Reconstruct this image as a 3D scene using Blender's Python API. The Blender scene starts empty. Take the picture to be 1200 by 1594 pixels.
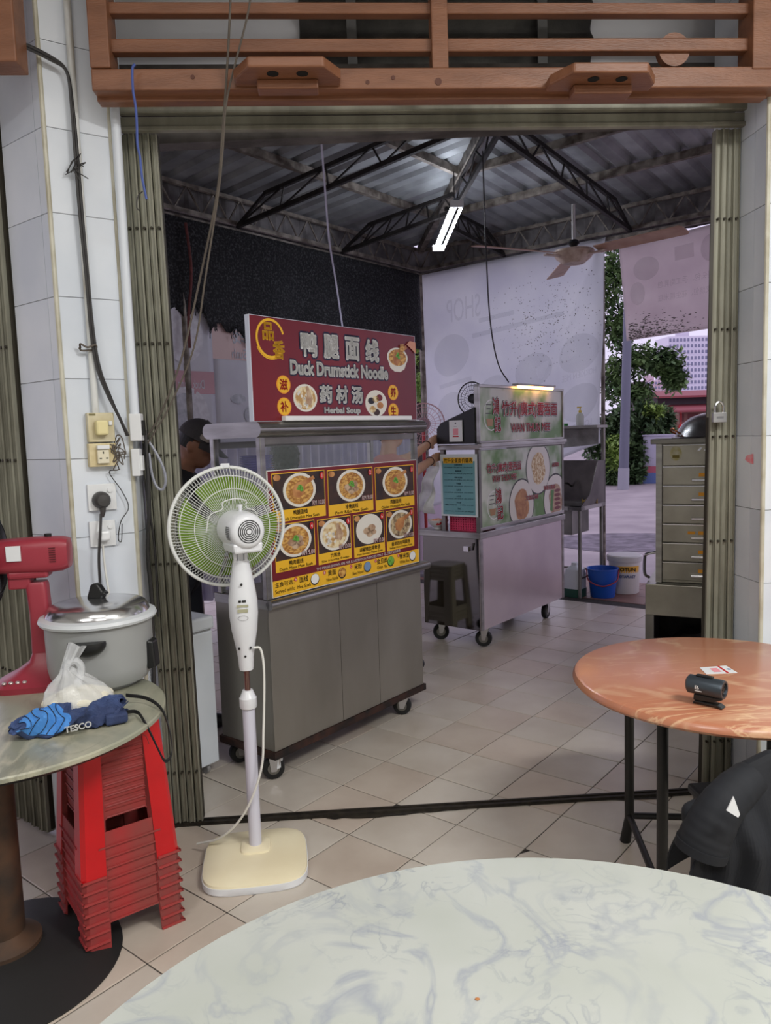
import bpy, bmesh, math, random
import numpy as np
from mathutils import Vector, Matrix

random.seed(7)
scn = bpy.context.scene
C = scn.collection
TILE = .30
# ---------------------------------------------------------------- camera
FPX, PITCH, ROLL, YAW, CAMH = 1190.1, math.radians(5.72), math.radians(-1.87), math.radians(3.46), 5.092 * TILE
_fw = np.array([math.sin(YAW) * math.cos(PITCH), math.cos(YAW) * math.cos(PITCH), -math.sin(PITCH)])
_r0 = np.array([math.cos(YAW), -math.sin(YAW), 0]); _u0 = np.cross(_r0, _fw)
_rt = _r0 * math.cos(ROLL) + _u0 * math.sin(ROLL); _up = -_r0 * math.sin(ROLL) + _u0 * math.cos(ROLL)
CAM = np.array([0, 0, CAMH])
cd = bpy.data.cameras.new('camera'); cam = bpy.data.objects.new('camera', cd); C.objects.link(cam)
cd.sensor_fit = 'VERTICAL'; cd.sensor_height = 36; cd.lens = FPX * 36 / 1594; cd.clip_start = .02; cd.clip_end = 2000
_m = Matrix.Identity(4)
for _i in range(3):
    _m[_i][0] = _rt[_i]; _m[_i][1] = _up[_i]; _m[_i][2] = -_fw[_i]; _m[_i][3] = CAM[_i]
cam.matrix_world = _m
scn.camera = cam

def ray(x, y): return (x - 600) / FPX * _rt - (y - 797) / FPX * _up + _fw
def G(x, y, z=0.):                      # photo pixel -> point at height z
    d = ray(x, y); return Vector(CAM + d * ((z - CAMH) / d[2]))
def atY(x, y, Y):                       # photo pixel -> point on the plane y = Y
    d = ray(x, y); return Vector(CAM + d * (Y / d[1]))
def plane(x, y, p, n):                  # photo pixel -> point on the plane through p with normal n
    d = ray(x, y); p = np.array(p, float); n = np.array(n, float)
    return Vector(CAM + d * (((p - CAM) @ n) / (d @ n)))

# directions of the floor tiles: the carts and the canopy follow them
VA = math.radians(47.69)
V = Vector((math.cos(VA), math.sin(VA), 0)); U = Vector((math.sin(VA), -math.cos(VA), 0))
CART_ROT = VA - math.pi / 2             # local x -> U, local y -> V

# ---------------------------------------------------------------- world, lights, exposure
def lin(c):
    return tuple(((v / 255) / 12.92 if v / 255 <= .04045 else ((v / 255 + .055) / 1.055) ** 2.4) for v in c)
w = bpy.data.worlds.new('sky'); scn.world = w; w.use_nodes = True
bg = w.node_tree.nodes['Background']; bg.inputs[0].default_value = (*lin((214, 206, 232)), 1); bg.inputs[1].default_value = 1.08
scn.view_settings.view_transform = 'Standard'; scn.view_settings.look = 'None'
scn.view_settings.exposure = .2; scn.view_settings.gamma = 1; scn.view_settings.use_curve_mapping = False
def area(name, loc, size, power, color, rot=(0, 0, 0)):
    l = bpy.data.lights.new(name, 'AREA'); l.shape = 'RECTANGLE'; l.size, l.size_y = size; l.energy = power; l.color = color
    o = bpy.data.objects.new(name, l); o.location = loc; o.rotation_euler = rot; C.objects.link(o); return o
# fluorescent battens on the shop ceiling, above and behind the camera, then one added fill
area('indoor_area_light', (-.3, .6, 3.5), (1.4, .5), 16, (1, .985, .955))
area('indoor_area_light', (.9, -1.6, 3.5), (1.4, .5), 40, (1, .985, .955))
area('indoor_area_light', (-1.6, -1.2, 3.5), (1.4, .5), 50, (1, .985, .955))
area('indoor_area_light', (1.9, .3, 3.5), (1.2, .4), 96, (1, .985, .955))  # unseen lamp added to brighten the cart signs and the floor

# ---------------------------------------------------------------- materials
MATS = {}
def mat(name, rgb, rough=.5, metal=0., rgb2=None, vscale=6., lo=.35, hi=.65, detail=4., bump=0., bscale=60., stretch=(1, 1, 1),
        rand=0., alpha=1., trans=0., emit=None, estr=0., coat=0., spec=.5, sub=0., thin=0.):
    if name in MATS: return MATS[name]
    m = bpy.data.materials.new(name); m.use_nodes = True; nt = m.node_tree; N = nt.nodes; L = nt.links
    b = N['Principled BSDF']
    b.inputs['Base Color'].default_value = (*lin(rgb), 1); b.inputs['Roughness'].default_value = rough; b.inputs['Metallic'].default_value = metal
    b.inputs['Alpha'].default_value = alpha; b.inputs['Transmission Weight'].default_value = trans; b.inputs['Coat Weight'].default_value = coat
    b.inputs['Specular IOR Level'].default_value = spec
    if emit: b.inputs['Emission Color'].default_value = (*lin(emit), 1); b.inputs['Emission Strength'].default_value = estr
    col = None
    if rgb2 or bump:
        tc = N.new('ShaderNodeTexCoord'); mp = N.new('ShaderNodeMapping'); mp.inputs['Scale'].default_value = stretch
        L.new(tc.outputs['Object'], mp.inputs['Vector'])
        vec = mp.outputs['Vector']
        if rand:
            oi = N.new('ShaderNodeObjectInfo'); ad = N.new('ShaderNodeVectorMath'); ad.operation = 'ADD'
            ml = N.new('ShaderNodeMath'); ml.operation = 'MULTIPLY'; ml.inputs[1].default_value = 37.
            L.new(oi.outputs['Random'], ml.inputs[0]); L.new(vec, ad.inputs[0]); L.new(ml.outputs[0], ad.inputs[1]); vec = ad.outputs[0]
        if rgb2:
            nz = N.new('ShaderNodeTexNoise'); nz.inputs['Scale'].default_value = vscale; nz.inputs['Detail'].default_value = detail
            L.new(vec, nz.inputs['Vector'])
            rp = N.new('ShaderNodeValToRGB'); rp.color_ramp.elements[0].position = lo; rp.color_ramp.elements[1].position = hi
            rp.color_ramp.elements[0].color = (*lin(rgb), 1); rp.color_ramp.elements[1].color = (*lin(rgb2), 1)
            L.new(nz.outputs['Fac'], rp.inputs[0]); col = rp.outputs[0]
        if bump:
            nb = N.new('ShaderNodeTexNoise'); nb.inputs['Scale'].default_value = bscale; nb.inputs['Detail'].default_value = 3
            L.new(vec, nb.inputs['Vector']); bp = N.new('ShaderNodeBump'); bp.inputs['Strength'].default_value = bump; bp.inputs['Distance'].default_value = .01
            L.new(nb.outputs['Fac'], bp.inputs['Height']); L.new(bp.outputs[0], b.inputs['Normal'])
    if rand:
        oi = N.new('ShaderNodeObjectInfo'); mr = N.new('ShaderNodeMapRange'); mr.inputs[3].default_value = 1 - rand; mr.inputs[4].default_value = 1 + rand
        L.new(oi.outputs['Random'], mr.inputs[0]); hs = N.new('ShaderNodeHueSaturation'); L.new(mr.outputs[0], hs.inputs['Value'])
        if col: L.new(col, hs.inputs['Color'])
        else: hs.inputs['Color'].default_value = (*lin(rgb), 1)
        col = hs.outputs[0]
    if col: L.new(col, b.inputs['Base Color'])
    if thin:                                # light shining through thin cloth
        tr = N.new('ShaderNodeBsdfTranslucent'); mx = N.new('ShaderNodeMixShader'); mx.inputs[0].default_value = thin; out = N['Material Output']
        if col: L.new(col, tr.inputs['Color'])
        else: tr.inputs['Color'].default_value = (*lin(rgb), 1)
        L.new(b.outputs[0], mx.inputs[1]); L.new(tr.outputs[0], mx.inputs[2]); L.new(mx.outputs[0], out.inputs['Surface'])
    MATS[name] = m; return m

def marble(name, base, vein, vein2=None, scale=3., rough=.25, width=.05, stretch=(1, 1, 1), blot=None, warp=1.2):
    m = bpy.data.materials.new(name); m.use_nodes = True; nt = m.node_tree; N = nt.nodes; L = nt.links; b = N['Principled BSDF']
    b.inputs['Roughness'].default_value = rough; b.inputs['Coat Weight'].default_value = .3; b.inputs['Coat Roughness'].default_value = .15
    tc = N.new('ShaderNodeTexCoord'); mp = N.new('ShaderNodeMapping'); mp.inputs['Scale'].default_value = stretch; L.new(tc.outputs['Object'], mp.inputs['Vector'])
    def layer(sc, det, wd, seed, off=.5):
        ad = N.new('ShaderNodeVectorMath'); ad.operation = 'ADD'; ad.inputs[1].default_value = (seed, seed * 1.7, seed * .3); L.new(mp.outputs[0], ad.inputs[0])
        nz = N.new('ShaderNodeTexNoise'); nz.inputs['Scale'].default_value = sc; nz.inputs['Detail'].default_value = det; nz.inputs['Distortion'].default_value = warp
        L.new(ad.outputs[0], nz.inputs['Vector'])
        s = N.new('ShaderNodeMath'); s.operation = 'SUBTRACT'; s.inputs[1].default_value = off; L.new(nz.outputs['Fac'], s.inputs[0])
        a = N.new('ShaderNodeMath'); a.operation = 'ABSOLUTE'; L.new(s.outputs[0], a.inputs[0])
        mr = N.new('ShaderNodeMapRange'); mr.inputs[1].default_value = 0; mr.inputs[2].default_value = wd; mr.inputs[3].default_value = 1; mr.inputs[4].default_value = 0
        L.new(a.outputs[0], mr.inputs[0]); return mr.outputs[0]
    def mask(sc, seed, lo, hi):
        ad = N.new('ShaderNodeVectorMath'); ad.operation = 'ADD'; ad.inputs[1].default_value = (seed, seed, seed); L.new(mp.outputs[0], ad.inputs[0])
        nz = N.new('ShaderNodeTexNoise'); nz.inputs['Scale'].default_value = sc; nz.inputs['Detail'].default_value = 3; L.new(ad.outputs[0], nz.inputs['Vector'])
        mr = N.new('ShaderNodeMapRange'); mr.inputs[1].default_value = lo; mr.inputs[2].default_value = hi; L.new(nz.outputs['Fac'], mr.inputs[0]); return mr.outputs[0]
    def mul(a, c, k=1.):
        x = N.new('ShaderNodeMath'); x.operation = 'MULTIPLY'; L.new(a, x.inputs[0]); L.new(c, x.inputs[1])
        y = N.new('ShaderNodeMath'); y.operation = 'MULTIPLY'; y.inputs[1].default_value = k; L.new(x.outputs[0], y.inputs[0]); return y.outputs[0]
    def mix(f, a, c):
        x = N.new('ShaderNodeMix'); x.data_type = 'RGBA'; L.new(f, x.inputs[0])
        if isinstance(a, tuple): x.inputs[6].default_value = (*lin(a), 1)
        else: L.new(a, x.inputs[6])
        x.inputs[7].default_value = (*lin(c), 1); return x.outputs[2]
    col = mix(mask(scale * .8, 5, .35, .7), base, blot or base)
    col = mix(mul(layer(scale, 7, width, 1.), mask(scale * .6, 9, .42, .6), .75), col, vein)
    col = mix(mul(layer(scale * 2.3, 8, width * .8, 4.), mask(scale * .9, 3, .45, .62), .6), col, vein2 or vein)
    L.new(col, b.inputs['Base Color']); MATS[name] = m; return m

# ---------------------------------------------------------------- mesh builder
def frame_of(d):
    d = Vector(d).normalized(); a = Vector((0, 0, 1)) if abs(d.z) < .95 else Vector((1, 0, 0))
    x = a.cross(d).normalized(); return x, d.cross(x).normalized(), d
def smooth_path(pts, n=6):
    P = [Vector(p) for p in pts]; P = [P[0] * 2 - P[1]] + P + [P[-1] * 2 - P[-2]]; out = []
    for i in range(1, len(P) - 2):
        a, b, c, d = P[i - 1:i + 3]
        for k in range(n):
            t = k / n
            out.append(.5 * ((2 * b) + (c - a) * t + (2 * a - 5 * b + 4 * c - d) * t * t + (3 * b - a - 3 * c + d) * t ** 3))
    out.append(P[-2]); return out
_TXT = {}
def text_geo(body, off):
    k = (body, off)
    if k not in _TXT:
        c = bpy.data.curves.new('t', 'FONT'); c.body = body; c.size = 1; c.offset = off; c.resolution_u = 3; c.align_x = 'CENTER'
        o = bpy.data.objects.new('t', c); me = bpy.data.meshes.new_from_object(o)
        _TXT[k] = ([v.co.copy() for v in me.vertices], [tuple(p.vertices) for p in me.polygons])
        bpy.data.meshes.remove(me); bpy.data.objects.remove(o); bpy.data.curves.remove(c)
    return _TXT[k]
class MB:
    def __init__(s): s.v = []; s.f = []
    def add(s, vs, fs):
        k = len(s.v); s.v += [Vector(v) for v in vs]; s.f += [tuple(i + k for i in f) for f in fs]; return s
    def hexa(s, p): return s.add(p, [(0, 3, 2, 1), (4, 5, 6, 7), (0, 1, 5, 4), (1, 2, 6, 5), (2, 3, 7, 6), (3, 0, 4, 7)])
    def box(s, x0, x1, y0, y1, z0, z1):
        return s.hexa([(x0, y0, z0), (x1, y0, z0), (x1, y1, z0), (x0, y1, z0), (x0, y0, z1), (x1, y0, z1), (x1, y1, z1), (x0, y1, z1)])
    def beam(s, p0, p1, w, h, up=(0, 0, 1)):
        p0, p1 = Vector(p0), Vector(p1); d = (p1 - p0).normalized(); u = Vector(up); x = d.cross(u).normalized() * w / 2; y = x.cross(d).normalized() * h / 2
        return s.hexa([p0 - x - y, p0 + x - y, p0 + x + y, p0 - x + y, p1 - x - y, p1 + x - y, p1 + x + y, p1 - x + y])
    def cyl(s, p0, p1, r0, r1=None, n=16, caps=True):
        r1 = r0 if r1 is None else r1; p0, p1 = Vector(p0), Vector(p1); x, y, d = frame_of(p1 - p0); vs = []
        for p, r in ((p0, r0), (p1, r1)):
            vs += [p + (x * math.cos(2 * math.pi * i / n) + y * math.sin(2 * math.pi * i / n)) * r for i in range(n)]
        fs = [(i, (i + 1) % n, n + (i + 1) % n, n + i) for i in range(n)]
        if caps: fs += [tuple(range(n - 1, -1, -1)), tuple(range(n, 2 * n))]
        return s.add(vs, fs)
    def tube(s, pts, r, n=8, closed=False, caps=True):
        P = [Vector(p) for p in pts]; m = len(P); vs = []; x = None
        for i, p in enumerate(P):
            d = (P[(i + 1) % m] - P[i - 1]) if closed else (P[min(i + 1, m - 1)] - P[max(i - 1, 0)])
            if d.length < 1e-9: d = Vector((0, 0, 1))
            d.normalize()
            if x is None: x = frame_of(d)[0]
            x = (x - d * x.dot(d))
            x = x.normalized() if x.length > 1e-6 else frame_of(d)[0]
            y = d.cross(x); rr = r[i] if isinstance(r, (list, tuple)) else r
            vs += [p + (x * math.cos(2 * math.pi * k / n) + y * math.sin(2 * math.pi * k / n)) * rr for k in range(n)]
        fs = []
        for i in range(m if closed else m - 1):
            j = (i + 1) % m; fs += [(i * n + k, i * n + (k + 1) % n, j * n + (k + 1) % n, j * n + k) for k in range(n)]
        if caps and not closed: fs += [tuple(range(n - 1, -1, -1)), tuple(range((m - 1) * n, m * n))]
        return s.add(vs, fs)
    def lathe(s, prof, n=32, M=None):
        vs = []; fs = []; M = M or Matrix.Identity(4)
        for r, z in prof: vs += [M @ Vector((r * math.cos(2 * math.pi * i / n), r * math.sin(2 * math.pi * i / n), z)) for i in range(n)]
        for k in range(len(prof) - 1): fs += [(k * n + i, k * n + (i + 1) % n, (k + 1) * n + (i + 1) % n, (k + 1) * n + i) for i in range(n)]
        if prof[0][0] > 1e-6: fs.append(tuple(range(n - 1, -1, -1)))
        if prof[-1][0] > 1e-6: fs.append(tuple((len(prof) - 1) * n + i for i in range(n)))
        return s.add(vs, fs)
    def prism(s, poly, fn, d0, d1):
        n = len(poly); vs = [fn(a, b, d0) for a, b in poly] + [fn(a, b, d1) for a, b in poly]
        return s.add(vs, [tuple(range(n - 1, -1, -1)), tuple(range(n, 2 * n))] + [(i, (i + 1) % n, n + (i + 1) % n, n + i) for i in range(n)])
    def ball(s, c, r, nu=16, nv=10, M=None):
        c = Vector(c); r = (r, r, r) if not isinstance(r, (tuple, list)) else r; vs = []; fs = []; M = M or Matrix.Identity(3)
        for j in range(nv + 1):
            a = math.pi * j / nv
            vs += [c + M @ Vector((r[0] * math.sin(a) * math.cos(2 * math.pi * i / nu), r[1] * math.sin(a) * math.sin(2 * math.pi * i / nu), -r[2] * math.cos(a))) for i in range(nu)]
        for j in range(nv): fs += [(j * nu + i, j * nu + (i + 1) % nu, (j + 1) * nu + (i + 1) % nu, (j + 1) * nu + i) for i in range(nu)]
        return s.add(vs, fs)
    def grid(s, fn, nu, nv):
        vs = [fn(i / nu, j / nv) for j in range(nv + 1) for i in range(nu + 1)]
        return s.add(vs, [(j * (nu + 1) + i, j * (nu + 1) + i + 1, (j + 1) * (nu + 1) + i + 1, (j + 1) * (nu + 1) + i) for j in range(nv) for i in range(nu)])
    def quad(s, a, b, c, d): return s.add([a, b, c, d], [(0, 1, 2, 3)])
    def rect(s, o, R, T, x0, x1, y0, y1):
        o, R, T = Vector(o), Vector(R), Vector(T); return s.quad(o + R * x0 + T * y0, o + R * x1 + T * y0, o + R * x1 + T * y1, o + R * x0 + T * y1)
    def disc(s, o, R, T, cx, cy, rx, ry, n=28):
        o, R, T = Vector(o), Vector(R), Vector(T)
        return s.add([o + R * (cx + rx * math.cos(2 * math.pi * i / n)) + T * (cy + ry * math.sin(2 * math.pi * i / n)) for i in range(n)], [tuple(range(n))])
    def ring(s, o, R, T, cx, cy, rx, ry, t, n=32, a0=0, a1=2 * math.pi):
        o, R, T = Vector(o), Vector(R), Vector(T); vs = []
        for i in range(n + 1):
            a = a0 + (a1 - a0) * i / n
            for k in (1, 1 - t): vs.append(o + R * (cx + rx * k * math.cos(a)) + T * (cy + ry * k * math.sin(a)))
        return s.add(vs, [(2 * i, 2 * i + 2, 2 * i + 3, 2 * i + 1) for i in range(n)])
    def poly(s, o, R, T, pts):
        o, R, T = Vector(o), Vector(R), Vector(T); return s.add([o + R * a + T * b for a, b in pts], [tuple(range(len(pts)))])
    def text(s, body, o, R, T, cx, cy, h=None, w=None, off=0., shear=0.):
        base, _ = text_geo(body, 0.); xs = [v.x for v in base]; ys = [v.y for v in base]
        x0, x1, y0, y1 = min(xs), max(xs), min(ys), max(ys)
        sy = h / (y1 - y0) if h else w / (x1 - x0); sx = w / (x1 - x0) if w else sy
        if not h: sy = sx
        vs, fs = text_geo(body, 0.); o, R, T = Vector(o), Vector(R), Vector(T); nk = 1 if off <= 0 else (4 if off < .03 else 8)
        for k in range(nk):                        # bold strokes: shifted copies
            dx, dy = (off * math.cos(2 * math.pi * (k + .5) / nk), off * math.sin(2 * math.pi * (k + .5) / nk)) if off > 0 else (0, 0)
            s.add([o + R * (cx + (v.x + dx - (x0 + x1) / 2) * sx) + T * (cy + (v.y + dy - (y0 + y1) / 2) * sy) for v in vs], fs)
        return s
    def mesh(s, name):
        me = bpy.data.meshes.new(name); me.from_pydata([tuple(v) for v in s.v], [], s.f); me.update(); return me
    def build(s, name, m, parent=None, sharp=35, bevel=0., seg=2, solid=0., sub=0, kind=None):
        me = s.mesh(name); me.materials.append(m)
        if sharp:
            me.polygons.foreach_set('use_smooth', [True] * len(me.polygons)); me.set_sharp_from_angle(angle=math.radians(sharp))
        o = bpy.data.objects.new(name, me); C.objects.link(o)
        if parent: o.parent = parent
        if solid: md = o.modifiers.new('solid', 'SOLIDIFY'); md.thickness = solid; md.offset = 0
        if bevel: md = o.modifiers.new('bevel', 'BEVEL'); md.width = bevel; md.segments = seg; md.limit_method = 'ANGLE'; md.angle_limit = math.radians(40); md.harden_normals = False
        if sub: md = o.modifiers.new('sub', 'SUBSURF'); md.levels = sub; md.render_levels = sub
        if kind: o['kind'] = kind
        return o
def thing(name, label, cat, loc=(0, 0, 0), rz=0., group=None, rot=None):
    o = bpy.data.objects.new(name, None); C.objects.link(o); o.empty_display_size = .05
    o.location = loc; o.rotation_euler = rot or (0, 0, rz); o['label'] = label; o['category'] = cat
    if group: o['group'] = group
    return o
def tag(o, label, cat, group=None):
    o['label'] = label; o['category'] = cat
    if group: o['group'] = group
    return o
def struct(o, label=None):
    o['kind'] = 'structure'
    if label: o['label'] = label
    return o
def copy_tree(o, parent=None):
    c = o.copy(); C.objects.link(c); c.parent = parent
    for ch in o.children: copy_tree(ch, c)
    return c
def print_parts(D, parent, names=None):           # flat print: one mesh per ink colour
    for k, (nm, mb) in D.items(): mb.build(nm, MATS[k], parent, sharp=0, kind='stuff')
class Ink(dict):
    def __call__(s, m, nm='printed_area'):
        if m not in s: s[m] = (nm, MB())
        return s[m][1]

# common materials
STEEL = mat('stainless_steel', (168, 167, 163), .3, .9, (138, 137, 133), 3, bump=.03, bscale=25, stretch=(1, 1, 6))
STEEL_D = mat('dull_steel', (140, 138, 132), .42, .85, (112, 111, 106), 4, bump=.03, bscale=30)
STEEL_B = mat('bright_steel', (200, 200, 202), .16, 1.)
BLACKM = mat('black_metal', (28, 27, 26), .45, .3, (48, 42, 38), 20)
RUBBER = mat('black_rubber', (22, 22, 22), .7)
BLACKP = mat('black_plastic', (24, 25, 26), .35)
WHITEP = mat('white_plastic', (226, 228, 230), .35)
CREAMP = mat('cream_plastic', (214, 206, 178), .45, rgb2=(190, 178, 140), vscale=12)
GLASS = mat('clear_glass', (205, 216, 214), .03, alpha=.07, spec=.6)
DARK = mat('dark_void', (10, 10, 10), .9)
PRINT = {}
for nm, c in dict(white=(238, 238, 236), black=(22, 20, 20), red=(196, 30, 34), maroon=(112, 22, 30), yellow=(240, 186, 40), green=(70, 130, 50), navy=(24, 30, 60),
                  pink=(232, 150, 160), grey=(150, 150, 150), brown=(58, 36, 26), teal=(20, 70, 84), orange=(240, 150, 40), paleblue=(120, 150, 190)).items():
    PRINT[nm] = mat('print_' + nm, c, .4)
# ================================================================ FLOOR
GROUT = mat('dark_grout', (62, 56, 52), .9, rgb2=(40, 36, 34), vscale=30)
FT = mat('floor_tile', (198, 190, 179), .32, rgb2=(184, 174, 162), vscale=4, detail=6, rand=.035, bump=.02, bscale=90)
FT2 = mat('floor_tile_pinkish', (197, 185, 172), .32, rgb2=(182, 168, 155), vscale=4, detail=6, rand=.035, bump=.02, bscale=90)
def in_view(p, m=60):
    d = np.array(p, float) - CAM; z = d @ _fw
    if z < .3: return None
    x, y = 600 + FPX * (d @ _rt) / z, 797 - FPX * (d @ _up) / z
    return (x, y) if -m < x < 1200 + m and -m < y < 1594 + m else None
P00 = G(681, 1209.5)
CURB_S = 6.44                                        # distance of the paved edge along V
mb = MB()
def pv(a, b, z=0.): q = U * a + V * b; return Vector((q.x, q.y, z))
K_U0 = P00.dot(U); K_V0 = P00.dot(V)
mb.hexa([pv(-9, -4.5, -.1), pv(6, -4.5, -.1), pv(6, CURB_S, -.1), pv(-9, CURB_S, -.1), pv(-9, -4.5, -.004), pv(6, -4.5, -.004), pv(6, CURB_S, -.004), pv(-9, CURB_S, -.004)])
floor = struct(mb.build('floor', GROUT, sharp=0), 'beige ceramic tile floor laid diagonally to the shutter track')
CHIPS = {(0, -3): 'br', (0, -2): 'tr', (1, -2): 'tr', (0, 1): 'tl'}
def tile_mesh(chip=None):
    h = TILE / 2 - .0022; t = MB(); P = [(-h, -h), (h, -h), (h, h), (-h, h)]
    if chip: P = chip
    n = len(P); t.add([(x, y, -.02) for x, y in P] + [(x, y, -.0012) for x, y in P] + [(x * (1 - .0015 / TILE * 4), y * (1 - .0015 / TILE * 4), 0) for x, y in P],
        [tuple(range(2 * n, 3 * n))] + [(i, (i + 1) % n, n + (i + 1) % n, n + i) for i in range(n)] + [(n + i, n + (i + 1) % n, 2 * n + (i + 1) % n, 2 * n + i) for i in range(n)])
    return t
h = TILE / 2 - .0022
tms = []
for m_ in (FT, FT2):
    me = tile_mesh().mesh('floor_tile'); me.materials.append(m_); tms.append(me)
cand = []
for i in range(-26, 18):
    for j in range(-24, 24):
        c = P00 + U * TILE * (i + .5) + V * TILE * (j + .5)
        if c.dot(V) + TILE * .5 > CURB_S or c.dot(V) < -4.2: continue
        if not (-8.6 < c.dot(U) < 5.6): continue
        s = in_view(c, 70); cand.append((0 if s is None else 1. / (c - Vector(CAM)).length, i, j, c))
cand.sort(key=lambda a: -a[0])
rest = MB(); chipped = {(0, -2): [(-h, -h), (h, -h), (h, h), (-h + .05, h), (-h, h - .022)],
                        (1, -3): [(-h, -h), (h, -h), (h, h - .05), (h - .035, h - .012), (h - .02, h), (-h, h)],
                        (1, -2): [(-h, -h), (h, -h), (h, h), (-h, h)], (2, -2): [(-h, -h), (h, -h), (h, h), (-h + .02, h), (-h, h - .04)]}
for k, (sc, i, j, c) in enumerate(cand):
    if sc > 0 and k < 300:
        if (i, j) in chipped:
            me = tile_mesh(chipped[(i, j)]).mesh('floor_tile'); me.materials.append(FT)
        else: me = tms[1 if random.random() < .45 else 0]
        o = bpy.data.objects.new('floor_tile', me); C.objects.link(o); o.parent = floor
        o.location = (c.x, c.y, random.uniform(-.0012, 0)); o.rotation_euler = (0, 0, CART_ROT + math.pi / 2 * (0 if (i, j) in chipped else random.randrange(4)))
    else:
        q = U * h; r_ = V * h; rest.quad(c - q - r_, c + q - r_, c + q + r_, c - q + r_)
rest.build('floor_tile_field', FT, floor, sharp=0, kind='stuff')
# brown tiles along the outer edge, then asphalt
BT = mat('brown_tile', (132, 96, 84), .5, rgb2=(116, 84, 76), vscale=6, rand=.08)
me = MB().box(-.148, .148, -.148, .148, -.03, 0).mesh('edge_tile'); me.materials.append(BT)
edge = MB().hexa([pv(-9, CURB_S, -.12), pv(6, CURB_S, -.12), pv(6, CURB_S + .9, -.12), pv(-9, CURB_S + .9, -.12), pv(-9, CURB_S, -.006), pv(6, CURB_S, -.006), pv(6, CURB_S + .9, -.006), pv(-9, CURB_S + .9, -.006)]).build('trim_1', GROUT, sharp=0)
struct(edge, 'brown tiled strip along the pavement edge')
for a in range(-10, 8):
    for b in range(3):
        o = bpy.data.objects.new('edge_tile', me); C.objects.link(o); o.parent = edge
        c = pv(K_U0 + .3 * a, CURB_S + .15 + .3 * b); o.location = c; o.rotation_euler = (0, 0, CART_ROT)
ASPH = mat('asphalt', (182, 172, 174), .8, rgb2=(158, 148, 152), vscale=1.2, detail=10, bump=.25, bscale=120)
rd = MB().add([pv(-60, CURB_S + .9, -.05), pv(60, CURB_S + .9, -.05), pv(60, 120, -.05), pv(-60, 120, -.05)], [(0, 1, 2, 3)]).build('ground', ASPH, sharp=0)
struct(rd, 'grey asphalt road outside')
# worn patch in the road and a drain lid
pt = MB(); c0 = G(968, 838); pt.add([c0 + Vector((1.1 * math.cos(a) * (1 + .15 * math.sin(3 * a)), .9 * math.sin(a), -.046)) for a in [k * math.pi / 14 for k in range(28)]], [tuple(range(28))])
pt.build('road_patch', mat('road_patch', (96, 90, 98), .9, rgb2=(140, 132, 142), vscale=6, detail=8), rd, sharp=0)
# shutter track in the floor
TRK = mat('dirty_track', (58, 52, 44), .6, .4, (36, 32, 28), 25)
tk = MB(); tk.box(-.72, 1.50, 2.968, 2.980, -.002, .010); tk.box(-.72, 1.50, 2.996, 3.006, -.002, .010); tk.box(-.72, 1.50, 2.960, 3.012, -.003, .004)
struct(tk.build('trim_2', TRK, sharp=0), 'dark steel shutter track set across the floor')
# rough broken mortar beside the track
mo = MB(); 
xs = [-.1 + .035 * k for k in range(40)]
top = [(x, 2.962 - max(0, .018 * math.sin(x * 5 + 1) + random.uniform(0, .012))) for x in xs]
n = len(xs); mo.add([(x, 2.962, .003) for x in xs] + [(x, y, .002) for x, y in top], [(i, n + i, n + i + 1, i + 1) for i in range(n - 1)])
mo.build('mortar_edge', TRK, floor, sharp=0)

# ================================================================ PILLARS
PT = mat('pillar_tile', (222, 227, 234), .38, rgb2=(205, 212, 222), vscale=2.2, detail=5, rand=.025, spec=.35)
PG = mat('pillar_grout', (120, 118, 112), .8)
PVC = mat('cream_trim', (205, 202, 186), .4, rgb2=(176, 170, 150), vscale=10)
A_ = Vector((-.945, 2.768, 0)); B_ = Vector((-.755, 2.880, 0)); D_ = Vector((-1.162, 2.960, 0))
JZ = 1.48
def prism_wall(name, pts, z0, z1, label):
    m_ = MB(); m_.prism([(p[0], p[1]) for p in pts], lambda a, b, d: Vector((a, b, d)), z0, z1)
    return struct(m_.build(name, PG, sharp=0), label)
pl = prism_wall('wall_left', [A_, B_, (-.755, 3.04), (-1.162, 3.06), D_], 0, 3.62, 'white tiled pillar beside the folded shutter')
def face_tiles(parent, p, q, n, widths, zmax=3.6):
    p = Vector((p[0], p[1], 0)); q = Vector((q[0], q[1], 0)); d = (q - p); Lf = d.length; d.normalize(); nn = Vector((n[0], n[1], 0)).normalized()
    x = 0.
    for w_ in widths:
        w1 = min(w_, Lf - x); z = JZ - .281 * 6; 
        while z < zmax:
            z0, z1 = max(z, 0.002) + .0012, min(z + .281, zmax) - .0012
            if z1 - z0 > .02:
                a = p + d * (x + .0012); b = p + d * (x + w1 - .0012); t = MB()
                t.hexa([a + Vector((0, 0, z0)), b + Vector((0, 0, z0)), b + nn * .004 + Vector((0, 0, z0)), a + nn * .004 + Vector((0, 0, z0)),
                        a + Vector((0, 0, z1)), b + Vector((0, 0, z1)), b + nn * .004 + Vector((0, 0, z1)), a + nn * .004 + Vector((0, 0, z1))])
                t.build('wall_tile', PT, parent, sharp=0)
            z += .281
        x += w1
face_tiles(pl, A_, B_, (.508, -.862), [.2206])
face_tiles(pl, A_, D_, (-.663, -.749), [.055, .2345])
face_tiles(pl, B_, (-.755, 3.04), (1, 0), [.16])
for q in (A_, B_): MB().cyl((q.x - .001, q.y - .003, 0), (q.x - .001, q.y - .003, 3.62), .0085, n=8).build('corner_bead', PVC, pl)
pr = prism_wall('wall_right', [(1.6, 2.79), (3.4, 2.79), (3.4, 3.2), (1.6, 3.2)], 0, 3.62, 'white tiled pillar by the padlocked shutter')
face_tiles(pr, (1.6, 3.19), (1.6, 2.79), (-1, 0), [.32, .08])
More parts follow.
